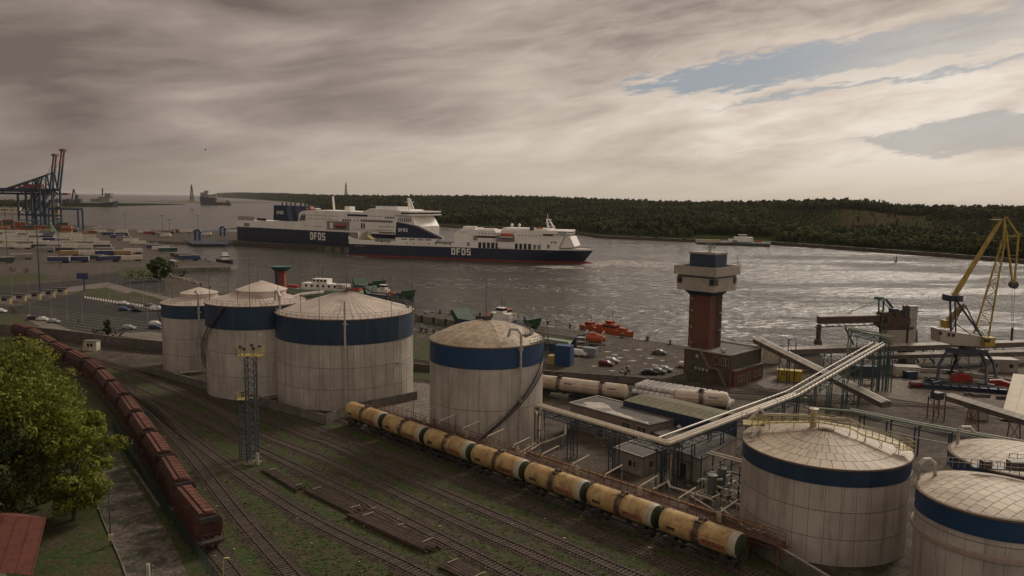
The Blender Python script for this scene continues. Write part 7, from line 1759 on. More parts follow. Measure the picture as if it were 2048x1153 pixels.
winrow(S1, 112, 129.5, 12.1, 5, 2.5, 4.4, -BW-.08, 'side_opening'); winrow(S1, 141.5, 155.5, 12.1, 4, 2.3, 4.2, -BW-.08, 'side_opening'); winrow(S1, 156, 163, 12.0, 2, 2.5, 3.4, -BW-.08, 'side_opening', M_grey2)
b = MB(); b.box((134.5, -BW-.2, 12.8), (12.5, .5, 4.4)); b.build('white_panel', M_hullw, S1)
for x in (104.2, 168.5): b = MB(); b.box((x, -BW-.1, 12.6), (2.2, .12, 2.8)); b.build('side_door', M_grey2, S1)
winrow(S1, 112, 130, 21.3, 7, .7, .8, -BW-.08); winrow(S1, 144, 163, 20.4, 7, .7, .8, -BW-.08); winrow(S1, 97, 104, 21.8, 3, .7, .8, -BW-.1); winrow(S1, 170, 175, 15.8, 3, .9, 1.4, -BW-.08)
# bow wave ridge is part of the foam sheets laid earlier
# ---- second ferry, moored behind the finger pier
A0 = Vector((-277.98, 810.0)); B0 = Vector((-144.1, 711.0)); u2 = (B0-A0).normalized(); n2s = Vector((-u2.y, u2.x)); L2 = 258
o2s = A0-u2*5.5+n2s*15
S2 = thing('ferry', 'big navy and white passenger ferry moored at the finger pier, dark stern funnels', 'ship', (o2s.x, o2s.y, WZ), math.atan2(u2.y, u2.x))
BB = 15.0; ys = -BB-.06
hull_band(S2, 'boot_stripe', M_boot, -2, 1.5, L2, BB, 16, 246, 12); hull_band(S2, 'hull', M_hullb, 1.5, 16.2, L2, BB, 16, 246, 12, cap=True)
b = MB(); b.side([(0, 16.2), (2, 22.6), (98, 24.0), (100, 31.8), (104, 34.0), (118, 35.2), (186, 34.6), (196, 38), (230, 37.6), (243, 33), (250, 24), (250, 16.2)], -BB-.02, BB); b.build('superstructure', M_hullw, S2)
b = MB(); b.side([(60, 24), (61.5, 38.8), (100, 38.4), (98, 24)], -BB+.5, BB-.5); b.build('funnel', M_navy, S2)
b = MB(); b.side([(84, 24), (80, 38.7), (88, 38.6), (91, 24)], -BB+.4, -BB+.5); b.side([(97, 26), (93, 38.5), (100.2, 38.4), (101, 30)], -BB+.36, -BB+.5); b.build('funnel_stripe', mat('stripe_slate', (.055, .075, .12), .5), S2)
for i, x in enumerate((66, 70, 74, 78, 84, 88, 92, 95)):
    b = MB(); b.tube([(x, -8+i*2, 38), (x, -8+i*2, 41.4)], .8, 8); b.build('exhaust_pipe', M_steel, S2)
dfds(S2, 66, 30.2, 3.2, -BB+.36); dfds(S2, 115.5, 7.6, 6.9, ys)
text(S2, 'LUNA SEAWAYS', 4, ys-.05, 14.2, 1.5, M_grey2); text(S2, 'LUNA SEAWAYS', 196, ys-.05, 18.4, 1.7, M_redp)
b = MB(); b.side([(3, 22.6), (3, 27), (30, 27), (30, 23)], -BB+.2, -BB+.6); b.build('stern_screen', M_gal, S2)
b = MB(); b.box((42, -BB+.1, 24.5), (14, .6, 2.4)); b.build('side_vent', M_swin, S2); b = MB(); b.box((18, -BB-.06, 18.6), (9, .2, 3.4)); b.build('stern_opening', M_grey2, S2)
b = MB(); b.side([(99, 25), (104, 31), (110, 31), (108, 25)], -BB-.3, -BB); b.build('stern_terrace', M_grey2, S2)
for z in (26.5, 28.4): b = MB(); b.box((106, -BB-.34, z), (7, .1, .8)); b.build('window', M_swin, S2)
b = MB(); b.beam((137, -4, 34), (135, -4, 48), 1.4); b.build('pole_mast', M_hullw, S2)
b = MB(); b.box((157, -3, 37.2), (7, 6, 4)); b.box((110, -6, 36.3), (14, 5, 1.0)); b.box((210, 0, 38.8), (26, 18, 2.2)); b.build('deckhouse', M_hullw, S2)
b = MB(); b.box((204, -6, 40.3), (30, 3, .6)); b.build('blue_rail', mat('rail_blue', (.08, .16, .30), .5), S2)
b = MB(); b.box((180, ys, 31.6), (26, .14, 1.8)); b.build('window', M_swin, S2); b = MB(); b.side([(108, 36), (112, 38.2), (114, 36)], -12, -8); b.build('flag_cover', M_redp, S2)
b = MB(); b.box((154.5, ys, 21.8), (30, .3, 7.8)); b.build('boat_recess', M_grey2, S2)
b = MB(); b.lathe([(0, -7), (1.2, -6.5), (1.9, -4), (2.0, 0), (1.9, 4), (1.2, 6.5), (0, 7)], c=(158, ys-.9, 21.8), n=12, axis='X'); b.build('lifeboat', mat('lifeboat_red', (.26, .045, .035), .5), S2, smooth=True)
b = MB(); b.box((146, ys-.4, 21.6), (4, .5, 5)); b.build('davit', M_hullw, S2)
for (x0_, x1_, z, n, w, h) in ((112, 138, 30.4, 11, .8, .8), (142, 156, 30.2, 5, .8, .8), (112, 138, 27.2, 11, .8, .8), (142, 156, 27.0, 6, .8, .8), (160, 172, 26.9, 4, 2.0, 1.7), (174, 182, 26.8, 2, 1.2, 1.2), (184, 224, 27.2, 17, 1.7, 1.9), (206, 214, 22.5, 4, .8, .9), (184, 190, 22.6, 2, 1.9, 4.6), (214, 226, 22.8, 6, .8, .9), (176, 196, 19.4, 8, .8, .8), (204, 224, 19.6, 9, .8, .8), (214, 226, 30.6, 4, 1.8, 1.6), (186, 212, 31.4, 10, .8, .8), (106, 114, 20.4, 2, 1, 1), (120, 132, 20.2, 5, 1, 1), (207, 226, 17.6, 8, 1.8, 1.4)): winrow(S2, x0_, x1_, z, n, w, h, ys)
b = MB(); b.prism([(226, -16), (243, -19.5), (248, -19.5), (250, -8), (251, 0), (250, 8), (248, 19.5), (226, 16)], 33.0, 36.6); b.build('bridge', M_hullw, S2)
b = MB(); b.prism([(238, -19.6), (248.1, -19.6), (250.15, -8), (251.2, 0), (250.15, 8), (248.1, 19.6), (238, 19.6)], 34.2, 35.5); b.build('bridge_window', M_swin, S2)
b = MB(); b.side([(228, 24.5), (230, 33.2), (246, 33.2), (250.4, 25)], -BB-.2, -BB+2); b.build('terrace_front', M_hullw, S2)
winrow(S2, 230, 246, 29, 7, 1.4, 2.8, -BB-.28, 'bridge_arch', M_grey2)
b = MB(); b.beam((229, 0, 38), (228, 0, 47.5), 1.6); b.beam((234, 0, 38), (230, 0, 46), .8); b.box((229, 0, 44), (8, 3, .5)); b.box((229, 0, 46.5), (4, 1.5, .5)); b.beam((236, -6, 38), (236, -6, 43), .5); b.beam((246, -18, 36), (246, -18, 41), .4); b.build('mast', M_hullw, S2)
# ------------------------------------------------------------------ finger pier with fender piers
t = thing('finger_pier', 'concrete finger pier with square fender blocks in front of the big moored ferry', 'pier', (-200, 735, 0))
b = MB(); b.prism([(-266, 771), (-134, 697), (-132, 689), (-141, 686), (-266, 757)], -2.6, 1.6); b.build('deck', M_qtop, t, world=True)
for i in range(14):
    f = i/12; x, y = -262+(-141+262)*f, 759.5+(688-759.5)*f; b = MB(); b.box((x, y, -.6), (7.0, 4.6, 4.4), rz=-.54); b.build('fender_block', M_quay, t, world=True)
    b = MB(); x2, y2 = x+4.6, y-3.2; b.box((x2, y2, -.8), (2.2, 2.4, 5.4), rz=-.54); b.build('rubber_fender', MATS['fender_black'], t, world=True)
# ------------------------------------------------------------------ small vessels
def hull_small(t, L, B, D, m, name='hull', sheer=.6, rub=None):
    N = 16; vs = []; b = MB()
    for z, k in ((-.6, .86), (.4, .95), (D, 1.0)):
        row = []
        for i in range(N+1):
            f = i/N; x = -L/2+L*f*(1 if z > .3 else .97); w = B/2*k*(1-max(0, (f-.6)/.4)**2.2)*(.85+.15*min(1, f*6)); row.append((x, -w, z+(sheer*max(0, (f-.5)/.5)**2 if z == D else 0)))
        row += [(p[0], -p[1], p[2]) for p in row[::-1]]; vs += row
    M2 = 2*(N+1); fs = []
    for j in range(2):
        for i in range(M2): i2 = (i+1) % M2; fs.append((j*M2+i, j*M2+i2, (j+1)*M2+i2, (j+1)*M2+i))
    for i in range(N): a = 2*M2; fs.append((a+i, a+i+1, a+M2-2-i, a+M2-1-i))
    b.add(vs, fs); return b.build(name, m, t, smooth=True)
def at(px, py, z=WZ): return (*G(px, py, z), WZ)
def boat(label, px, py, L, B, D, rz, hm, cabs, cat='boat', name='boat', mast=None, extra=None):
    t = thing(name, label, cat, at(px, py), rz); hull_small(t, L, B, D, hm)
    for nm, x, y, z, sx, sy, sz, m in cabs: b = MB(); b.box((x, y, z+sz/2), (sx, sy, sz)); b.build(nm, m, t)
    if mast: b = MB(); b.tube([(mast[0], 0, mast[1]), (mast[0], 0, mast[2])], .1, 5); b.box((mast[0], 0, mast[2]*.8+mast[1]*.2), (.1, 1.6, .1)); b.build('mast', M_steel, t)
    return t
M_gdeck = mat('deck_green', (.014, .055, .028), .7, var=.3, scale=.5); M_bhull = mat('hull_blue', (.012, .035, .075), .5, var=.2, scale=.4); M_teal = mat('hull_teal', (.02, .17, .16), .5, var=.15, scale=.3)
# pilot boats
cabw = lambda x, z, l, w, h, m=None: [('wheelhouse', x, 0, z, l, w, h, m or M_orange), ('window_band', x, 0, z+h*.45, l+.08, w+.08, h*.3, M_swin)]
boat('bright orange pilot cutter with a tall wheelhouse moored outside the gravel lot', 1222, 668, 14, 4.2, 1.7, -.72, M_orange, cabw(0, 1.5, 5.2, 3.0, 2.1)+cabw(-.5, 3.5, 2.6, 2.3, 1.2)+[('aft_deckhouse', -4.5, 0, 1.8, 2.5, 3, 1.3, M_orange)], 'pilot boat', 'pilot_boat', (.5, 5.8, 9))
boat('small orange boat moored astern of the orange pilot cutter', 1182, 659, 9, 3.2, 1.5, -.72, M_orange, cabw(-.5, 1.2, 3, 2.4, 1.6), 'pilot boat', 'pilot_boat', (0, 2.6, 5))
boat('small orange and red boat at the right of the pilot cutter, by the quay', 1248, 671, 8, 3.0, 1.4, -.72, M_orange, cabw(-.5, 1.2, 2.6, 2.2, 1.4), 'pilot boat', 'pilot_boat')
boat('white pilot boat with an orange roofed wheelhouse at the long pier', 1010, 637, 12, 4.2, 1.6, -.66, M_hullw, [('wheelhouse', 0, 0, 1.4, 4.2, 3.4, 2.0, M_hullw), ('window_band', 0, 0, 2.6, 4.3, 3.5, .9, M_swin), ('roof', 0, 0, 3.5, 4.8, 3.8, .35, M_orange), ('foredeck_rail', 4.4, 0, 1.7, 2, 2.2, .7, M_yel)], 'pilot boat', 'pilot_boat', (-.6, 3.8, 7.5))
# double-ended ferries with raised green ramps
def rampferry(label, px, py, L, rz, cabs=True, lift=1.0, dk=None, rm=None):
    t = thing('car_ferry', label, 'ferry', at(px, py), rz, 'car ferries laid up in the basin'); b = MB(); b.side([(-L/2, .6), (-L/2+1.5, -.6), (L/2-1.5, -.6), (L/2, .6), (L/2, 2.2), (-L/2, 2.2)], -5, 5); b.build('hull', M_bhull, t)
    b = MB(); b.box((0, 0, 2.3), (L-.4, 9.4, .2)); b.build('deck', dk or M_gdeck, t)
    for s in (-1, 1):
        b = MB(); b.box((0, s*4.9, 2.9), (L*.86, .3, 1.4)); b.build('bulwark', M_bhull if dk is None else M_grey2, t)
        b = MB(); x = s*L/2; b.side([(x, 2.0), (x+s*1.5*lift, 4.0), (x+s*2.2*lift, 6.3), (x+s*1.4*lift, 6.5), (x-s*.6, 4.2), (x-s*2.2, 2.3)], -4.2, 4.2); b.build('bow_ramp', rm or M_gdeck, t)
        b = MB(); b.side([(x+s*.05, 2.4), (x+s*1.2*lift, 4.1), (x+s*2.0*lift, 6.1), (x+s*1.7*lift, 6.2), (x+s*.4*lift, 4.2), (x-s*1.0, 2.4)], -3.6, 3.6); b.build('ramp_inside', rm or M_gdeck, t)
    handrail(t, [(-L*.4, -4.9, 3.6), (L*.4, -4.9, 3.6)], m=M_pipe, step=1.5)
    if cabs:
        b = MB(); b.box((0, 3.6, 4.4), (L*.28, 2.2, 3.6)); b.build('deckhouse', M_hullw, t); b = MB(); b.box((0, 3.6, 7.3), (3.2, 2.6, 2.0)); b.build('wheelhouse', M_hullw, t); b = MB(); b.box((0, 3.6, 7.6), (3.3, 2.7, .9)); b.build('window_band', M_swin, t); b = MB(); b.lathe([(0, -2.4), (.7, -2), (.8, 0), (.7, 2), (0, 2.4)], c=(-L*.2, 3.4, 4.6), n=8, axis='X'); b.build('lifeboat', M_orange, t)
        b = MB(); b.tube([(0, 3.6, 8.3), (0, 3.6, 12)], .12, 5); b.build('mast', M_steel, t)
    return t
rampferry('laid up car ferry with a raised green bow ramp beyond the domed tank', 990, 662, 32, math.atan2(-.63, .776), True)
rampferry('blue car ferry with a pale green deck and raised ramp, right of the domed tank', 1098, 694, 26, math.atan2(-.63, .776), False, 1.0, mat('deck_pale', (.25, .33, .24), .7, var=.2, scale=.4), mat('ramp_navy', (.008, .016, .035), .8))
rampferry('car ferry with a dark green bow ramp behind the right side of the biggest tank', 778, 604, 22, 2.55, True, .7)
rampferry('car ferry whose green ramp rises behind the apex of the biggest tank', 738, 584, 14, 2.45, False, .6)
t = thing('ferry', 'white and pale green harbour ferry with orange rafts behind the second tank', 'ferry', at(645, 592), 2.83); hull_small(t, 46, 9.5, 3.2, mat('hull_palegreen', (.22, .27, .19), .6, var=.2, scale=.3), sheer=.2)
for x, w, z, h in ((-2, 24, 3.2, 3.0), (0, 8, 6.2, 2.2)): b = MB(); b.box((x, 0, z+h/2), (w, 5, h)); b.build('deckhouse', M_hullw, t)
winrow(t, -13, 9, 5.0, 7, 1.2, 1.1, 2.55); winrow(t, -4, 4, 7.6, 4, 1.2, 1.0, 2.55); 
for s in (1, -1): handrail(t, [(-20, s*4.2, 3.2), (18, s*4.2, 3.2)], m=M_gsteel, step=1.6)
b = MB(); b.box((-16.5, 0, 4.2), (9, 3.2, 1.5)); b.build('life_raft', M_orange, t); b = MB(); b.box((16, 0, 4.0), (6, 3, 1.2)); b.build('life_raft', M_redp, t); b = MB(); b.tube([(0, 0, 8), (0, 0, 14)], .12, 5); b.box((0, 0, 12), (.1, 2.4, .1)); b.build('mast', M_gsteel, t)
t = boat('black tug with a white wheelhouse moored at the tip of the small left pier', 452, 527, 26, 8, 2.6, -.95, mat('hull_black', (.015, .017, .02), .6), [('wheelhouse', -2, 0, 2.4, 5, 5, 3.0, M_hullw), ('window_band', -2, 0, 4.2, 5.1, 5.1, .9, M_swin), ('upper_bridge', -2, 0, 5.4, 3.4, 3.6, 2.0, M_hullw), ('boot_line', -4, 0, .2, 14, 7.2, .4, M_boot)], 'tug', 'tug', (-2, 7, 11))
t = thing('ferry', 'small teal and white car ferry at the landing on the far shore', 'ferry', at(1483, 491), -.12)
b = MB(); b.side([(-22, .4), (-18, -.8), (20, -.8), (25, 2.0), (25, 3.6), (-22, 3.4)], -6, 6); b.build('hull', M_teal, t); b = MB(); b.side([(-40, 1.2), (-40, -.6), (-22, -.6), (-22, 3.2), (-32, 2.2)], -5.6, 5.6); b.build('bow_ramp', M_bhull, t)
b = MB(); b.box((2, 2, 6.6), (20, 7, 5.0)); b.box((-10, 4, 5), (8, 3, 3.4)); b.build('deckhouse', M_hullw, t); b = MB(); b.box((1, 2, 10.6), (9, 6, 2.4)); b.build('wheelhouse', M_hullw, t); b = MB(); b.box((1, 2, 10.8), (9.2, 6.2, 1.0)); b.build('window_band', M_swin, t)
b = MB(); b.tube([(1, 2, 12), (1, 2, 17)], .25, 5); b.build('mast', M_steel, t); b = MB(); b.box((17, -4, 4.9), (8, 1.6, 2)); b.box((-8, -4, 4.7), (5, 1.6, 1.4)); b.build('life_raft', M_redp, t)
t = thing('buoy', 'small dark channel buoy floating right of centre in the channel', 'buoy', at(1792, 525)); b = MB(); b.lathe([(0, -.5), (1.2, -.3), (1.2, .8), (.5, 1.2), (.35, 4.6), (0, 5.2)], n=12); b.build('float', M_steel, t, smooth=True); b = MB(); b.box((0, 0, 5.4), (.5, .5, .7)); b.build('topmark', M_redp, t)
# distant ships and pylons
t = thing('ship', 'long grey dredger far out at the left, behind the container cranes', 'ship', (-1545, 2900, WZ), -.08)
b = MB(); b.side([(-150, 0), (-150, 12), (60, 11), (64, 15), (100, 16), (110, 20), (104, 0)], -14, 14); b.build('hull', mat('hull_darkgrey', (.04, .04, .045), .7), t); b = MB(); b.box((70, 0, 26), (42, 22, 20)); b.box((84, 0, 42), (22, 22, 12)); b.box((30, 0, 22), (26, 18, 12)); b.build('superstructure', M_grey2, t)
b = MB(); b.beam((58, 0, 40), (60, 0, 66), 3.5); b.beam((-60, 0, 14), (-50, 0, 62), 4); b.beam((-50, 0, 62), (-38, 0, 30), 3); b.beam((-44, 0, 12), (-38, 0, 40), 8); b.build('mast', M_steel, t); b = MB()
for k in range(9): b.box((-140+k*14, 0, 18), (9, 14, 8+5*(k % 3)))
b.build('deck_gear', M_steel, t)
t = thing('ship', 'big bulk carrier approaching head on beside the spit', 'ship', (*G(418, 410, WZ), WZ), 0.25); D_ = math.hypot(*G(418, 410, WZ)); k_ = D_/1590
b = MB(); b.side([(-14*k_, 0), (-15*k_, 15*k_), (15*k_, 13*k_), (12*k_, 0)], -6*k_, 6*k_); b.build('hull', mat('hull_slate', (.05, .055, .065), .7), t); b = MB(); b.box((-8*k_, 0, 18*k_), (12*k_, 10*k_, 9*k_)); b.box((2*k_, 0, 17*k_), (22*k_, 12*k_, 4*k_)); b.box((-4*k_, 0, 24*k_), (7*k_, 8*k_, 4*k_)); b.build('superstructure', M_grey2, t)
t = thing('ship', 'low dark service barge at the right of the bulk carrier', 'ship', (*G(447, 411, WZ), WZ), .1); b = MB(); b.side([(-16*k_, 0), (-16*k_, 5*k_), (13*k_, 5*k_), (14*k_, 0)], -5*k_, 5*k_); b.build('hull', M_steel, t); b = MB()
for x, h_ in ((-13, 14), (-6, 12), (-1, 16), (5, 9)): b.beam((x*k_, 0, 4*k_), (x*k_, 0, h_*k_), 1.1*k_)
b.box((8*k_, 0, 7*k_), (7*k_, 5*k_, 4*k_)); b.build('mast', M_grey2, t)
def pylon(label, px, pb, pt, D):
    d = ray(px, pb); k = D/math.hypot(d[0], d[1]); bz = CAM_H+d[2]*k; d2 = ray(px, pt); tz = CAM_H+d2[2]*D/math.hypot(d2[0], d2[1]); t = thing('pylon', label, 'pylon', (d[0]*k, d[1]*k, bz)); b = MB(); H = tz-bz; w = H*.2; r = D/1590*.33
    lattice(b, (0, 0), w, 0, H, H/9, r, taper=.18); b.build('lattice', M_steel, t)
    b = MB(); b.beam((0, 0, H), (0, 0, H*1.08), r*2); b.box((0, 0, H*.8), (w*.9, r*2, r*2)); b.build('crossarm', M_steel, t)
pylon('tall lattice pylon standing on the low spit left of the bulk carrier', 384, 403, 371, 3300)
pylon('lattice pylon rising from the wooded ridge above the moored ferry', 692, 392, 367, 4000)
t = thing('floating_crane', 'dark slewing crane jib rising behind the bridge of the moored ferry', 'crane', (*G(845, 458, 0), 0)); b = MB(); d = Vector((0, 0, 0)); Yq = G(845, 458, 0)[1]; a, c = atY(840, 425, Yq)-t.location, atY(821, 389, Yq)-t.location
for o in (-2, 2): b.beam(a+Vector((o, 0, 0)), c+Vector((o*.2, 0, 0)), 1.4)
for i in range(8): b.beam(a.lerp(c, i/8)+Vector((-2, 0, 0)), a.lerp(c, (i+1)/8)+Vector((2, 0, 0)), .7)
b.build('jib', M_steel, t); b = MB(); b.box((a.x, a.y, a.z*.4), (9, 9, a.z*.8)); b.build('cab', M_steel, t)
# bird
q = atY(411, 300, 260); t = thing('bird', 'lone dark gull flying over the channel on the left', 'bird', q[:], .5); b = MB()
b.lathe([(0, -.42), (.09, -.25), (.12, 0), (.08, .25), (0, .4)], n=8, axis='X'); b.add([(-.15, .05, .03), (.15, .05, .03), (.25, .55, .28), (-.02, .6, .28), (.02, 1.15, .12), (-.08, 1.12, .12)], [(0, 1, 2, 3), (3, 2, 4, 5)]); b.add([(-.15, -.05, .03), (.15, -.05, .03), (.25, -.55, .28), (-.02, -.6, .28), (.02, -1.15, .12), (-.08, -1.12, .12)], [(0, 3, 2, 1), (3, 5, 4, 2)]); b.add([(-.35, -.05, 0), (-.35, .05, 0), (-.62, .12, 0), (-.62, -.12, 0)], [(0, 1, 2, 3)]); b.build('body', M_steel, t)
# ------------------------------------------------------------------ ferry and container terminal on the left
TC = {n: mat('tr_'+n, c, .6, var=.12, scale=.3, dirt=(.2, .17, .14), dirtamt=.25, dscale=.4) for n, c in {'white': (.58, .54, .47), 'grey': (.22, .20, .18), 'navy': (.025, .032, .10), 'black': (.035, .035, .04), 'green': (.015, .055, .04), 'orange': (.34, .19, .07), 'cream': (.50, .45, .32), 'red': (.22, .04, .03), 'brown': (.17, .06, .04), 'yellow': (.27, .20, .09), 'blue': (.018, .045, .11)}.items()}
M_trroof = mat('trailer_roof', (.48, .44, .38), .6, var=.15, scale=.3)
def trailer_proto():
    t = thing('semi_trailer', 'x', 'trailer'); b = MB(); b.box((0, 0, 2.6), (13.4, 2.5, 2.7)); b.build('body', TC['white'], t)
    b = MB(); b.box((0, 0, 3.99), (13.45, 2.54, .08)); b.build('roof', M_trroof, t); b = MB(); b.box((6.74, 0, 2.6), (.06, 2.46, 2.6)); b.build('rear_door', TC['grey'], t)
    b = MB(); b.box((0, 0, 1.1), (13, 1.0, .25)); [b.box((-4.5, s, .5), (.15, .15, 1)) for s in (-.8, .8)]
    for x in (2.6, 3.9, 5.2):
        for s in (-1, 1): b.lathe([(0, -.16), (.5, -.16), (.5, .16), (0, .16)], c=(x, s*1.02, .5), n=8, axis='Y')
    b.build('wheels', M_tyre, t); return t
TP = None; gt = 'semi trailers parked in the ferry terminal'
def trailer(c, px, py, rz, label):
    global TP
    if TP is None:
        TP = trailer_proto(); TP.location = (*G(px, py), 0); TP.rotation_euler = (0, 0, rz); TP['label'] = label; TP['group'] = gt; kids(TP)[0].active_material = TC['white']
        for k in kids(TP):
            if k.name.startswith('body'): k.material_slots[0].link = 'OBJECT'; k.material_slots[0].material = TC[c]
        return TP
    return dup(TP, (*G(px, py), 0), rz, label, gt, {'body': TC[c]})
rg = random.Random(21)
rows = [(468, 0, 100, 27, ('white', 'grey', 'cream', 'white')), (474, 10, 165, 26, ('white', 'white', 'navy', 'grey', 'white')), (479, 5, 190, 27, ('white', 'grey', 'white', 'black', 'cream')), (485, 0, 200, 29, ('white', 'grey', 'white', 'white', 'navy')),
        (491, 14, 222, 30, ('cream', 'white', 'white', 'grey')), (498, 4, 220, 33, ('white', 'white', 'grey', 'black')), (505, 80, 235, 40, ('grey', 'black', 'grey')), (512, 130, 270, 37, ('orange', 'navy', 'white', 'orange'))]
rn = ['back', 'second', 'third', 'fourth', 'fifth', 'sixth', 'seventh', 'eighth']
for r_, (y, xa, xb, st, cc) in enumerate(rows):
    i = 0; x = xa+10
    while x < xb: c = cc[(i*7+r_) % len(cc)]; trailer(c, x, y+rg.uniform(-.8, .8), rg.uniform(.05, .16), '%s trailer, %s from left in the %s truck park row' % (c, ORD[i], rn[r_])); x += st*rg.uniform(.92, 1.05); i += 1
for i, (c, x, y, lb) in enumerate((('navy', 118, 526, 'navy trailer with white lettering, left one in the front row of the truck park'), ('navy', 157, 525, 'navy trailer, second in the front row of the truck park'), ('green', 187, 522, 'dark green trailer between two navy ones in the front row'), ('navy', 219, 524, 'navy trailer slanting left of the cream one in the front row'),
        ('cream', 264, 523, 'cream trailer at the right end of the front row'), ('grey', 43, 520, 'dull grey trailer alone at the left of the front row'), ('black', 5, 527, 'dark trailer cut off at the left edge of the truck park'))):
    trailer(c, x, y, .12 if i < 3 else .62, lb)
for gi, (lst, rz_, wh) in enumerate((((('navy', 235, 478), ('grey', 248, 482), ('white', 262, 486), ('white', 276, 491)), .1, 'in the slanting group left of the basin'), ((('grey', 300, 496), ('navy', 311, 499), ('white', 322, 502), ('green', 336, 506)), .5, 'in the group of four at the edge of the basin'),
        ((('black', 361, 516), ('black', 369, 519), ('blue', 379, 522)), .55, 'in the group of three on the small pier'))):
    for i, (c, x, y) in enumerate(lst): trailer(c, x, y, rz_, '%s trailer, %s %s' % (c, ORD[i], wh))
trailer('navy', 347, 534, -.9, 'navy trailer with a white door behind the round tree')
for i, (c, x, y) in enumerate((('white', 200, 467), ('navy', 217, 472), ('white', 243, 467), ('navy', 244, 473), ('white', 288, 468), ('red', 300, 470), ('grey', 338, 467), ('white', 372, 467), ('grey', 325, 473))): trailer(c, x, y, .05, '%s trailer, %s from the left on the quay behind the basin' % (c, ORD[i]))
trailer('white', 267, 508, .1, 'short white trailer alone in the lane right of the truck park')
# container stacks
ccn = ['brown', 'red', 'yellow', 'brown', 'grey', 'red', 'orange', 'brown', 'green', 'blue']; gk = 'stacked shipping containers below the cranes'
bb = MB(); bb.box((0, 0, 1.3), (12.0, 2.5, 2.56)); cont = bb.build('shipping_container', TC['brown']); me0 = cont.data; bpy.data.objects.remove(cont); si = 0
for x, y, hgt in ((4, 458, 4), (18, 461, 5), (8, 466, 3), (30, 460, 4), (26, 467, 2), (42, 462, 4), (57, 466, 3), (72, 466, 3), (88, 462, 2), (96, 466, 3), (112, 461, 3), (126, 463, 4), (134, 466, 3), (146, 465, 2), (165, 467, 1), (182, 467, 1), (-6, 463, 4)):
    for k in range(hgt):
        c = ccn[(si*3+k*5) % 10]; o = bpy.data.objects.new('shipping_container', me0); C.objects.link(o); o.material_slots[0].link = 'OBJECT'; o.material_slots[0].material = TC[c]; q = G(x, y); o.location = (q[0], q[1], .02+2.6*k); o.rotation_euler = (0, 0, (si % 3)*.15)
        lv = ['lowest', 'second up', 'third up', 'fourth up', 'fifth up'][k]; setp(o, '%s container, %s in the %s stack from the left below the cranes' % (c, lv, ORD[si]), 'container', gk)
    si += 1
# ship-to-shore cranes
M_sts = mat('sts_blue', (.012, .028, .058), .6, var=.25, scale=.1); M_stsr = mat('sts_red', (.14, .045, .035), .6, var=.4, scale=.15)
def sts(label, x, y, updir, s=1.0):
    t = thing('container_crane', label, 'container crane', (x, y, 0), -.05, 'container cranes at the left edge'); Z = 50*s
    for lx in (0, 30*s):
        for ly in (-9, 9): b = MB(); b.beam((lx, ly, 0), (lx, ly, Z), 2.0, 2.4); b.build('leg', M_sts, t)
    b = MB()
    for ly in (-9, 9): b.beam((0, ly, 14), (30*s, ly, 14), 1.6, 2); b.beam((0, ly, 15), (26*s, ly, Z-2), 1.2)
    for lx in (0, 30*s): b.beam((lx, -9, 6), (lx, 9, 6), 1.4); b.beam((lx, -9, Z), (lx, 9, Z), 1.6)
    b.build('portal', M_sts, t); b = MB()
    for ly in (-3, 3): b.beam((-62*s, ly, Z+1), (34*s, ly, Z+1), 1.4, 3.0)
    b.build('girder', M_sts, t); b = MB(); b.box((-2, 0, Z+5.5), (26*s, 7, 5)); b.box((24*s, 0, Z-3), (8, 6, 5)); b.build('machine_house', M_stsr, t)
    b = MB(); top = Vector((28*s, 0, Z+25*s))
    for ly in (-5, 5): b.beam((29*s, ly, Z), (top.x, ly*.3, top.z), 1.5); b.beam((2, ly, Z), (10*s, ly*.3, Z+19*s), 1.5); b.beam((10*s, ly*.3, Z+19*s), (top.x, ly*.3, top.z), .8); b.beam((10*s, ly*.3, Z+19*s), (-40*s, ly, Z+2), .7); b.beam((10*s, ly*.3, Z+19*s), (26*s, ly, Z+2), .7)
    b.build('a_frame', M_sts, t); a = Vector((34*s, 0, Z+1)); c = Vector((43*s, 0, Z+56*s)) if updir else Vector((78*s, 0, Z+1)); m_ = a.lerp(c, .62)
    b = MB(); [b.beam(a+Vector((0, q, 0)), m_+Vector((0, q, 0)), 1.4, 2.6) for q in (-3, 3)]; b.build('boom', M_sts, t); b = MB(); [b.beam(m_+Vector((0, q, 0)), c+Vector((0, q, 0)), 1.4, 2.4) for q in (-3, 3)]; b.box(c, (6, 8, 3)); b.build('boom_tip', M_stsr, t)
    b = MB(); [b.beam(top, a.lerp(c, f), .4) for f in (.45, .85)]; b.build('stay', M_steel, t); return t
for lb, px, py, up_, s in (('container crane with its boom raised, the right and taller one', 86, 452, True, .98), ('container crane with its boom raised, left of the taller one', 74, 450, True, .93), ('container crane with its boom lowered flat to the right', 58, 449, False, .86)):
    q = G(px, py); sts(lb, q[0]-8, q[1], up_, s)
t = thing('gantry_crane', 'blue yard gantry crane standing over the container stacks', 'gantry crane', (*G(134, 463), 0), 0); b = MB()
for x in (-18, 17):
    for y in (-5, 5): b.beam((x, y, 0), (x, y, 26), 1.6)
    b.beam((x, -5, 1), (x, 5, 1), 1.4)
b.build('leg', M_sts, t); b = MB(); b.beam((-19, -4, 26.6), (18, -4, 26.6), 1.4, 2); b.beam((-19, 4, 26.6), (18, 4, 26.6), 1.4, 2); b.box((-8, 0, 28), (6, 7, 3)); b.build('girder', M_sts, t)
t = thing('reach_stacker', 'green jib of a mobile crane among the container stacks', 'mobile crane', (*G(108, 468), 0)); b = MB(); b.beam((-4, 0, 12), (3, 0, 1), .9); b.beam((-4, 0, 12), (-3, 0, 1), .7); b.build('jib', mat('crane_green', (.05, .28, .08), .5), t); b = MB(); b.box((0, 0, 1.2), (7, 3, 2)); b.build('body', TC['green'], t)
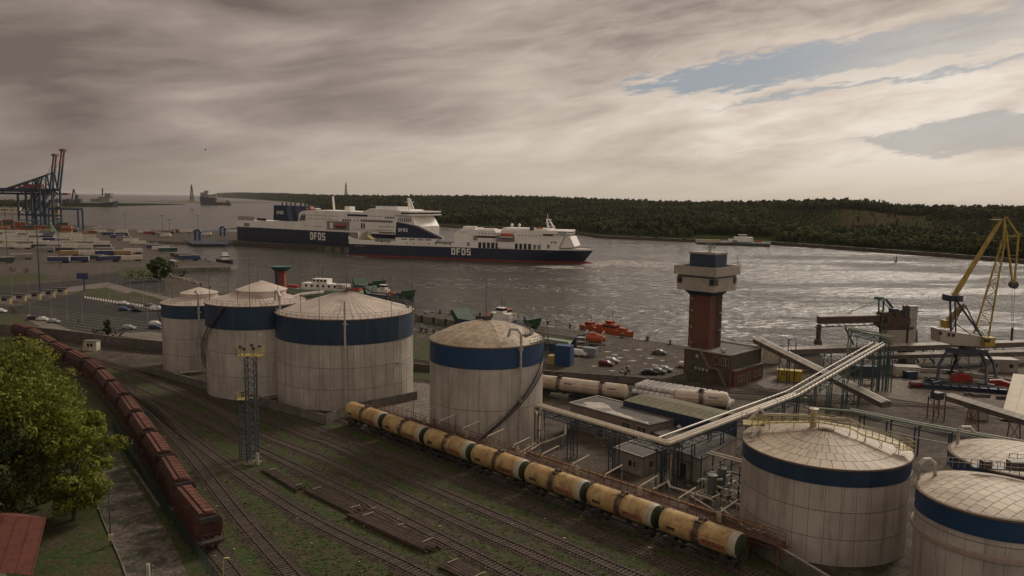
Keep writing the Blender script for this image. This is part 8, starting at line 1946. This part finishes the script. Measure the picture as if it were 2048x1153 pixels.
for lb, px, py, sx, h, c in (('pale low terminal hall behind the cranes at the left edge', 10, 425, 70, 11, 'cream'), ('tan block standing behind the right legs of the container cranes', 113, 436, 14, 26, 'yellow')):
    t = thing('terminal_building', lb, 'building', (*G(px, py), 0)); b = MB(); b.box((0, 0, h/2), (sx, 12, h)); b.build('wall', TC[c], t); b = MB(); b.box((0, 0, h+.6), (sx+1, 13, 1.2)); b.build('roof', TC['grey'], t)
    for k in range(int(sx/7)): b = MB(); b.box((-sx/2+3.5+k*7, -6.1, h*.5), (3, .2, h*.25)); b.build('window', M_swin, t)
# linkspan
t = thing('linkspan', 'blue ferry linkspan with two tall arched towers beside the moored ferry', 'linkspan', (*G(420, 482), 0)); D4 = []
for px, pb, pt in ((396, 486, 462), (446, 476, 456)):
    q = Vector((*G(px, pb, WZ), WZ)); h_ = (pb-pt)*q.y/1590
    for s in (-2.2, 2.2): b = MB(); b.beam(q+Vector((s, 0, 0)), q+Vector((s, 0, h_*.8)), 2.0, 3); b.build('tower_leg', TC['blue'], t, world=True)
    b = MB(); b.lathe([(2.2, -1.5), (4.0, -1.5), (4.0, 1.5), (2.2, 1.5), (2.2, -1.5)], c=(q.x, q.y, q.z+h_*.8), n=10, a0=0, a1=math.pi, axis='Y'); b.build('arch', TC['blue'], t, world=True); D4.append(q+Vector((0, 0, h_*.82)))
b = MB(); b.beam(D4[0], D4[1], .8); b.beam(D4[1], D4[1]+Vector((30, -4, 3)), .8); b.build('crossbeam', TC['blue'], t, world=True)
b = MB(); b.prism([G(365, 480), G(392, 477), G(470, 484), G(450, 489), G(385, 489)], -1.6, .4); b.build('bridge_deck', M_crb, t, world=True)
for i, (px, py, c) in enumerate((('332', 475, 'white'), ('414', 472, 'white'), ('350', 466, 'brown'))):
    px = float(px); t = thing('truck', c+' lorry, %s from the left on the pier beside the linkspan' % ORD[i], 'lorry', (*G(px, py), 0), .1); b = MB(); b.box((.8, 0, 2.6), (8, 2.5, 3.2)); b.build('body', TC[c], t); b = MB(); b.box((-4.6, 0, 2), (2, 2.4, 2.8)); b.build('cab', TC['white'], t); b = MB(); [b.lathe([(0, -.2), (.5, -.2), (.5, .2), (0, .2)], c=(x, s, .5), n=8, axis='Y') for x in (-4.4, 2, 4) for s in (-1.1, 1.1)]; b.build('wheels', M_tyre, t)
# car park furniture
t0 = None
for i, (px, py) in enumerate(((124, 590), (101, 595), (73, 599), (43, 603), (13, 608))):
    lb = 'toll booth with a yellow corner post, %s from the right' % ORD[i]
    if t0 is None:
        t0 = thing('toll_booth', lb, 'booth', (*G(px, py), 0), .1, 'toll booths at the car park entrance'); b = MB(); b.box((0, 0, 1.4), (3.2, 2, 2.8)); b.build('cabin', M_cab, t0); b = MB(); b.box((-.3, 0, 3.1), (5.6, 3.4, .3)); b.build('canopy', M_steel, t0); b = MB(); b.box((-.4, -1.05, 1.9), (2, .1, 1.0)); b.build('window', M_swin, t0); b = MB(); b.box((2.0, -.9, 1.2), (.35, .35, 2.4)); b.build('yellow_post', mat('post_yellow', (.5, .36, .04), .6), t0); b = MB(); b.box((-1, -1.6, .4), (5, .5, .8)); b.build('kerb_wall', MATS['parapet_pale'], t0)
    else: dup(t0, (*G(px, py), 0), .1, lb)
q = G(169, 583); t = thing('road_sign', 'dark blue direction board on a thick post by the car park', 'sign', (*q, 0)); b = MB(); b.tube([(0, 0, 0), (0, 0, 7)], .35, 8); b.build('post', TC['navy'], t); b = MB(); b.box((-.6, 0, 7.2), (5.4, .5, 2.8)); b.build('board', TC['navy'], t)
gl_ = 'slim lamp posts round the car park'; L0 = None
for i, (px, pb, pt) in enumerate(((26, 618, 545), (60, 628, 550), (104, 640, 592), (135, 643, 590), (166, 648, 590), (219, 600, 535), (245, 598, 552), (262, 605, 560), (288, 612, 560), (319, 600, 540), (200, 572, 530), (120, 565, 525), (296, 655, 570), (237, 586, 548))):
    q = G(px, pb); H_ = max(6, (atY(px, pt, q[1])).z); lb = 'slim lamp post, %s of the ones round the terminal car park' % ORD[i]
    lamp_post(lb, q[0], q[1], min(H_, 14), .9, 0, .07, gl_, m=M_pipe)
for lb, px, pb, pt in (('thick tall floodlight mast left of the car park', 80, 582, 444), ('tall floodlight mast right of the thick one, in the truck park', 120, 540, 438), ('tall floodlight mast near the left edge of the truck park', 15, 520, 420), ('thin mast on the far quay, leftmost of four', 251, 466, 430), ('thin mast on the far quay, second from the left', 325, 468, 432), ('thin mast on the far quay, third from the left', 340, 470, 440), ('thin mast at the linkspan, rightmost of four', 397, 472, 432), ('floodlight mast at the container stacks', 27, 470, 415)):
    q = G(px, pb); z = atY(px, pt, q[1]).z; t = thing('floodlight_mast', lb, 'light mast', (*q, 0), 0, 'floodlight masts of the terminal'); b = MB(); b.tube([(0, 0, 0), (0, 0, z)], [.45 if px == 80 else .22, .2], 6); b.build('pole', M_latt, t); b = MB(); b.box((0, 0, z), (3.2, 1, .7)); b.build('lamp_rack', M_latt, t)
# two people
def person(label, px, py, top, leg, rz=0.0, walk=.25):
    o = thing('person', label, 'person', (*G(px, py), 0), rz); P = [(0, 0, .95), (0, 0, 1.2), (0, 0, 1.45), (0, 0, 1.55), (0, .01, 1.68), (-.19, 0, 1.42), (-.26, -.06, 1.15), (-.25, .05, .9), (.19, 0, 1.42), (.26, .06, 1.15), (.27, .16, .92), (-.1, -walk*.3, .5), (-.1, -walk, .08), (-.1, -walk+.16, .03), (.1, walk*.5, .5), (.1, walk, .08), (.1, walk+.17, .03), (0, .02, 1.78)]
    E_ = [(0, 1), (1, 2), (2, 3), (3, 4), (4, 17), (2, 5), (5, 6), (6, 7), (2, 8), (8, 9), (9, 10), (0, 11), (11, 12), (12, 13), (0, 14), (14, 15), (15, 16)]; R_ = [.15, .14, .15, .06, .09, .07, .05, .035, .07, .05, .035, .075, .05, .04, .075, .05, .04, .07]
    me = bpy.data.meshes.new('body'); me.from_pydata(P, E_, []); me.materials.append(leg); b = link_mesh('body', me, None, o); md = b.modifiers.new('skin', 'SKIN')
    for i, r in enumerate(R_): me.skin_vertices[0].data[i].radius = (r, r)
    me.skin_vertices[0].data[0].use_root = True; s = b.modifiers.new('sub', 'SUBSURF'); s.levels = s.render_levels = 1
    b = MB(); b.lathe([(.19, .98), (.19, 1.2), (.2, 1.42), (.1, 1.5)], n=10); b.build('jacket', top, o); b = MB(); b.lathe([(.1, 1.66), (.105, 1.74), (.07, 1.83), (0, 1.85)], c=(0, -.01, 0), n=8); b.build('hair', M_tyre, o)
def skinmesh_fix(): pass
person('person in a yellow high visibility jacket walking across the empty car park', 212, 614, mat('hi_vis', (.55, .62, .03), .7), M_und)
person('person in dark clothes walking on the pavement by the rail yard wall', 157, 648, M_tyre, M_tyre, 1.2)
# trees and bushes of the terminal
make_tree('tree', 'round olive green tree standing at the foot of the small left pier', (*G(321, 562), 0), 13, leaf=M_leafd, n=80, per=110, spread=.46, seed=61, lsz=.03, zlo=.10)
gb2 = 'bushes of the terminal verge'
for i, (px, py, H, spw, lb) in enumerate(((262, 556, 4, .8, 'dark bush in the verge left of the round tree'), (285, 558, 4.5, .7, 'bush just left of the round tree'), (302, 560, 4, .7, 'bush under the left side of the round tree'), (365, 556, 4.5, .5, 'small bush on the shore right of the round tree'), (197, 672, 2.6, .9, 'low dark bush at the wall, left of the spruce'), (225, 673, 2.6, .9, 'low dark bush at the wall, right of the spruce'), (240, 674, 2.2, .8, 'low dark bush at the wall, rightmost of the clump'), (30, 628, 2.6, 1.2, 'dark hedge clump by the fence at the left edge'), (24, 545, 3, .9, 'dark shrub clump on the traffic island, left part'), (52, 547, 3, .9, 'dark shrub clump on the traffic island, right part'))):
    make_tree('bush', lb, (*G(px, py), 0), H, leaf=M_leafd, n=16, per=22, spread=spw, seed=90+i, group=gb2, lsz=.06, zlo=.12)
make_tree('spruce', 'small dark spruce rising from the bush clump below the car park', (*G(215, 671), 0), 5.5, leaf=M_pine, n=30, per=22, spread=.26, seed=99, lsz=.05, zlo=.1)
b = MB(); rg = random.Random(2)
for _ in range(80):
    px = rg.uniform(335, 400); q = G(px, 551+(px-335)*.26+rg.uniform(-2, 2)); s = rg.uniform(.3, 1.3); b.box((q[0], q[1], rg.uniform(-.4, .4)), (s*1.4, s, s), R=Matrix.Rotation(rg.uniform(0, 3), 3, Vector((rg.random(), rg.random(), rg.random())).normalized()))
b.build('shore_rocks', mat('rock_pale', (.22, .19, .15), .9, var=.3), label='pale riprap rocks heaped along the shore by the round tree', cat='rocks', kind='stuff')
# red and blue leading-light tower behind the second tank
q = G(563, 615); ztop = atY(563, 533, q[1]).z; t = thing('beacon_tower', 'red and blue square tower with a green dish top behind the second tank', 'tower', (*q, 0), .0)
b = MB(); b.box((0, 0, ztop*.46), (3.6, 3.6, ztop*.92)); b.build('shaft', mat('tower_red', (.20, .045, .03), .7, var=.1), t); b = MB(); b.box((-1.15, -.1, ztop*.44), (1.5, 3.6, ztop*.88)); b.build('blue_side', M_bsteel, t); b = MB(); b.box((0, 0, ztop*.88), (4.3, 4.3, ztop*.06)); b.build('collar', mat('tower_red', (.20, .045, .03)), t)
b = MB(); b.lathe([(2.0, ztop-2.4), (3.4, ztop-1.3), (4.6, ztop-.2), (4.6, ztop), (0, ztop+.1)], n=8); b.build('dish', mat('dish_green', (.03, .10, .085), .6), t)

# weeds between the tracks
rg = random.Random(31); b = MB()
for _ in range(12000):
    y = 92+85*rg.random()**1.3; x = rg.uniform(-.62, .26)*y; q = W2(x, y)
    if not (150 < q[0] < 1500 and 700 < q[1] < 1180) or (x+24.9)*.71+(y-149.8)*.70 > 1.5: continue
    if W2(x, y)[0] < 470+(1100-W2(x, y)[1])*-.9 or x < -37-(y-98)*.72+3: continue
    h_ = rg.uniform(.04, .15)
    for k in range(3): a = rg.uniform(0, 6.28); w_ = rg.uniform(.05, .14); dx_, dy_ = math.cos(a)*w_, math.sin(a)*w_; o_ = rg.uniform(-.25, .25); b.add([(x+o_-dx_, y-dy_, .02), (x+o_+dx_, y+dy_, .02), (x+o_+dx_*.7+.1, y+dy_*.7, h_), (x+o_-dx_*.7+.1, y-dy_*.7, h_)], [(0, 1, 2, 3)])
b.build('weeds', leaf_mat('weed_leaf', (.085, .095, .030), 0.0, .5), kind='stuff', label='weed tufts growing between the tracks of the rail yard', cat='weeds')
b = MB()
for _ in range(90):
    y = rg.uniform(95, 170); x = rg.uniform(-.5, .2)*y; b.box((x, y, .1), (rg.uniform(.1, .4), rg.uniform(.08, .25), .08), rz=rg.uniform(0, 3))
b.build('litter', M_wband, kind='stuff', label='pale scraps scattered over the rail yard', cat='litter')
# ------------------------------------------------------------------ sea haze over the whole harbour
hm = bpy.data.materials.new('sea_haze'); hm.use_nodes = True; g = NG(hm.node_tree); o = g.n('ShaderNodeOutputMaterial'); v = g.n('ShaderNodeVolumePrincipled')
v.inputs['Color'].default_value = (.93, .93, .95, 1); v.inputs['Density'].default_value = 1.2e-5; v.inputs['Anisotropy'].default_value = .2; g.nt.links.new(v.outputs[0], o.inputs['Volume'])
b = MB(); b.box((2000, 20800, 51), (61000, 43000, 124.4)); hz_o = b.build('haze', hm, kind='stuff', label='thin sea haze lying over the harbour and the far shore', cat='haze')
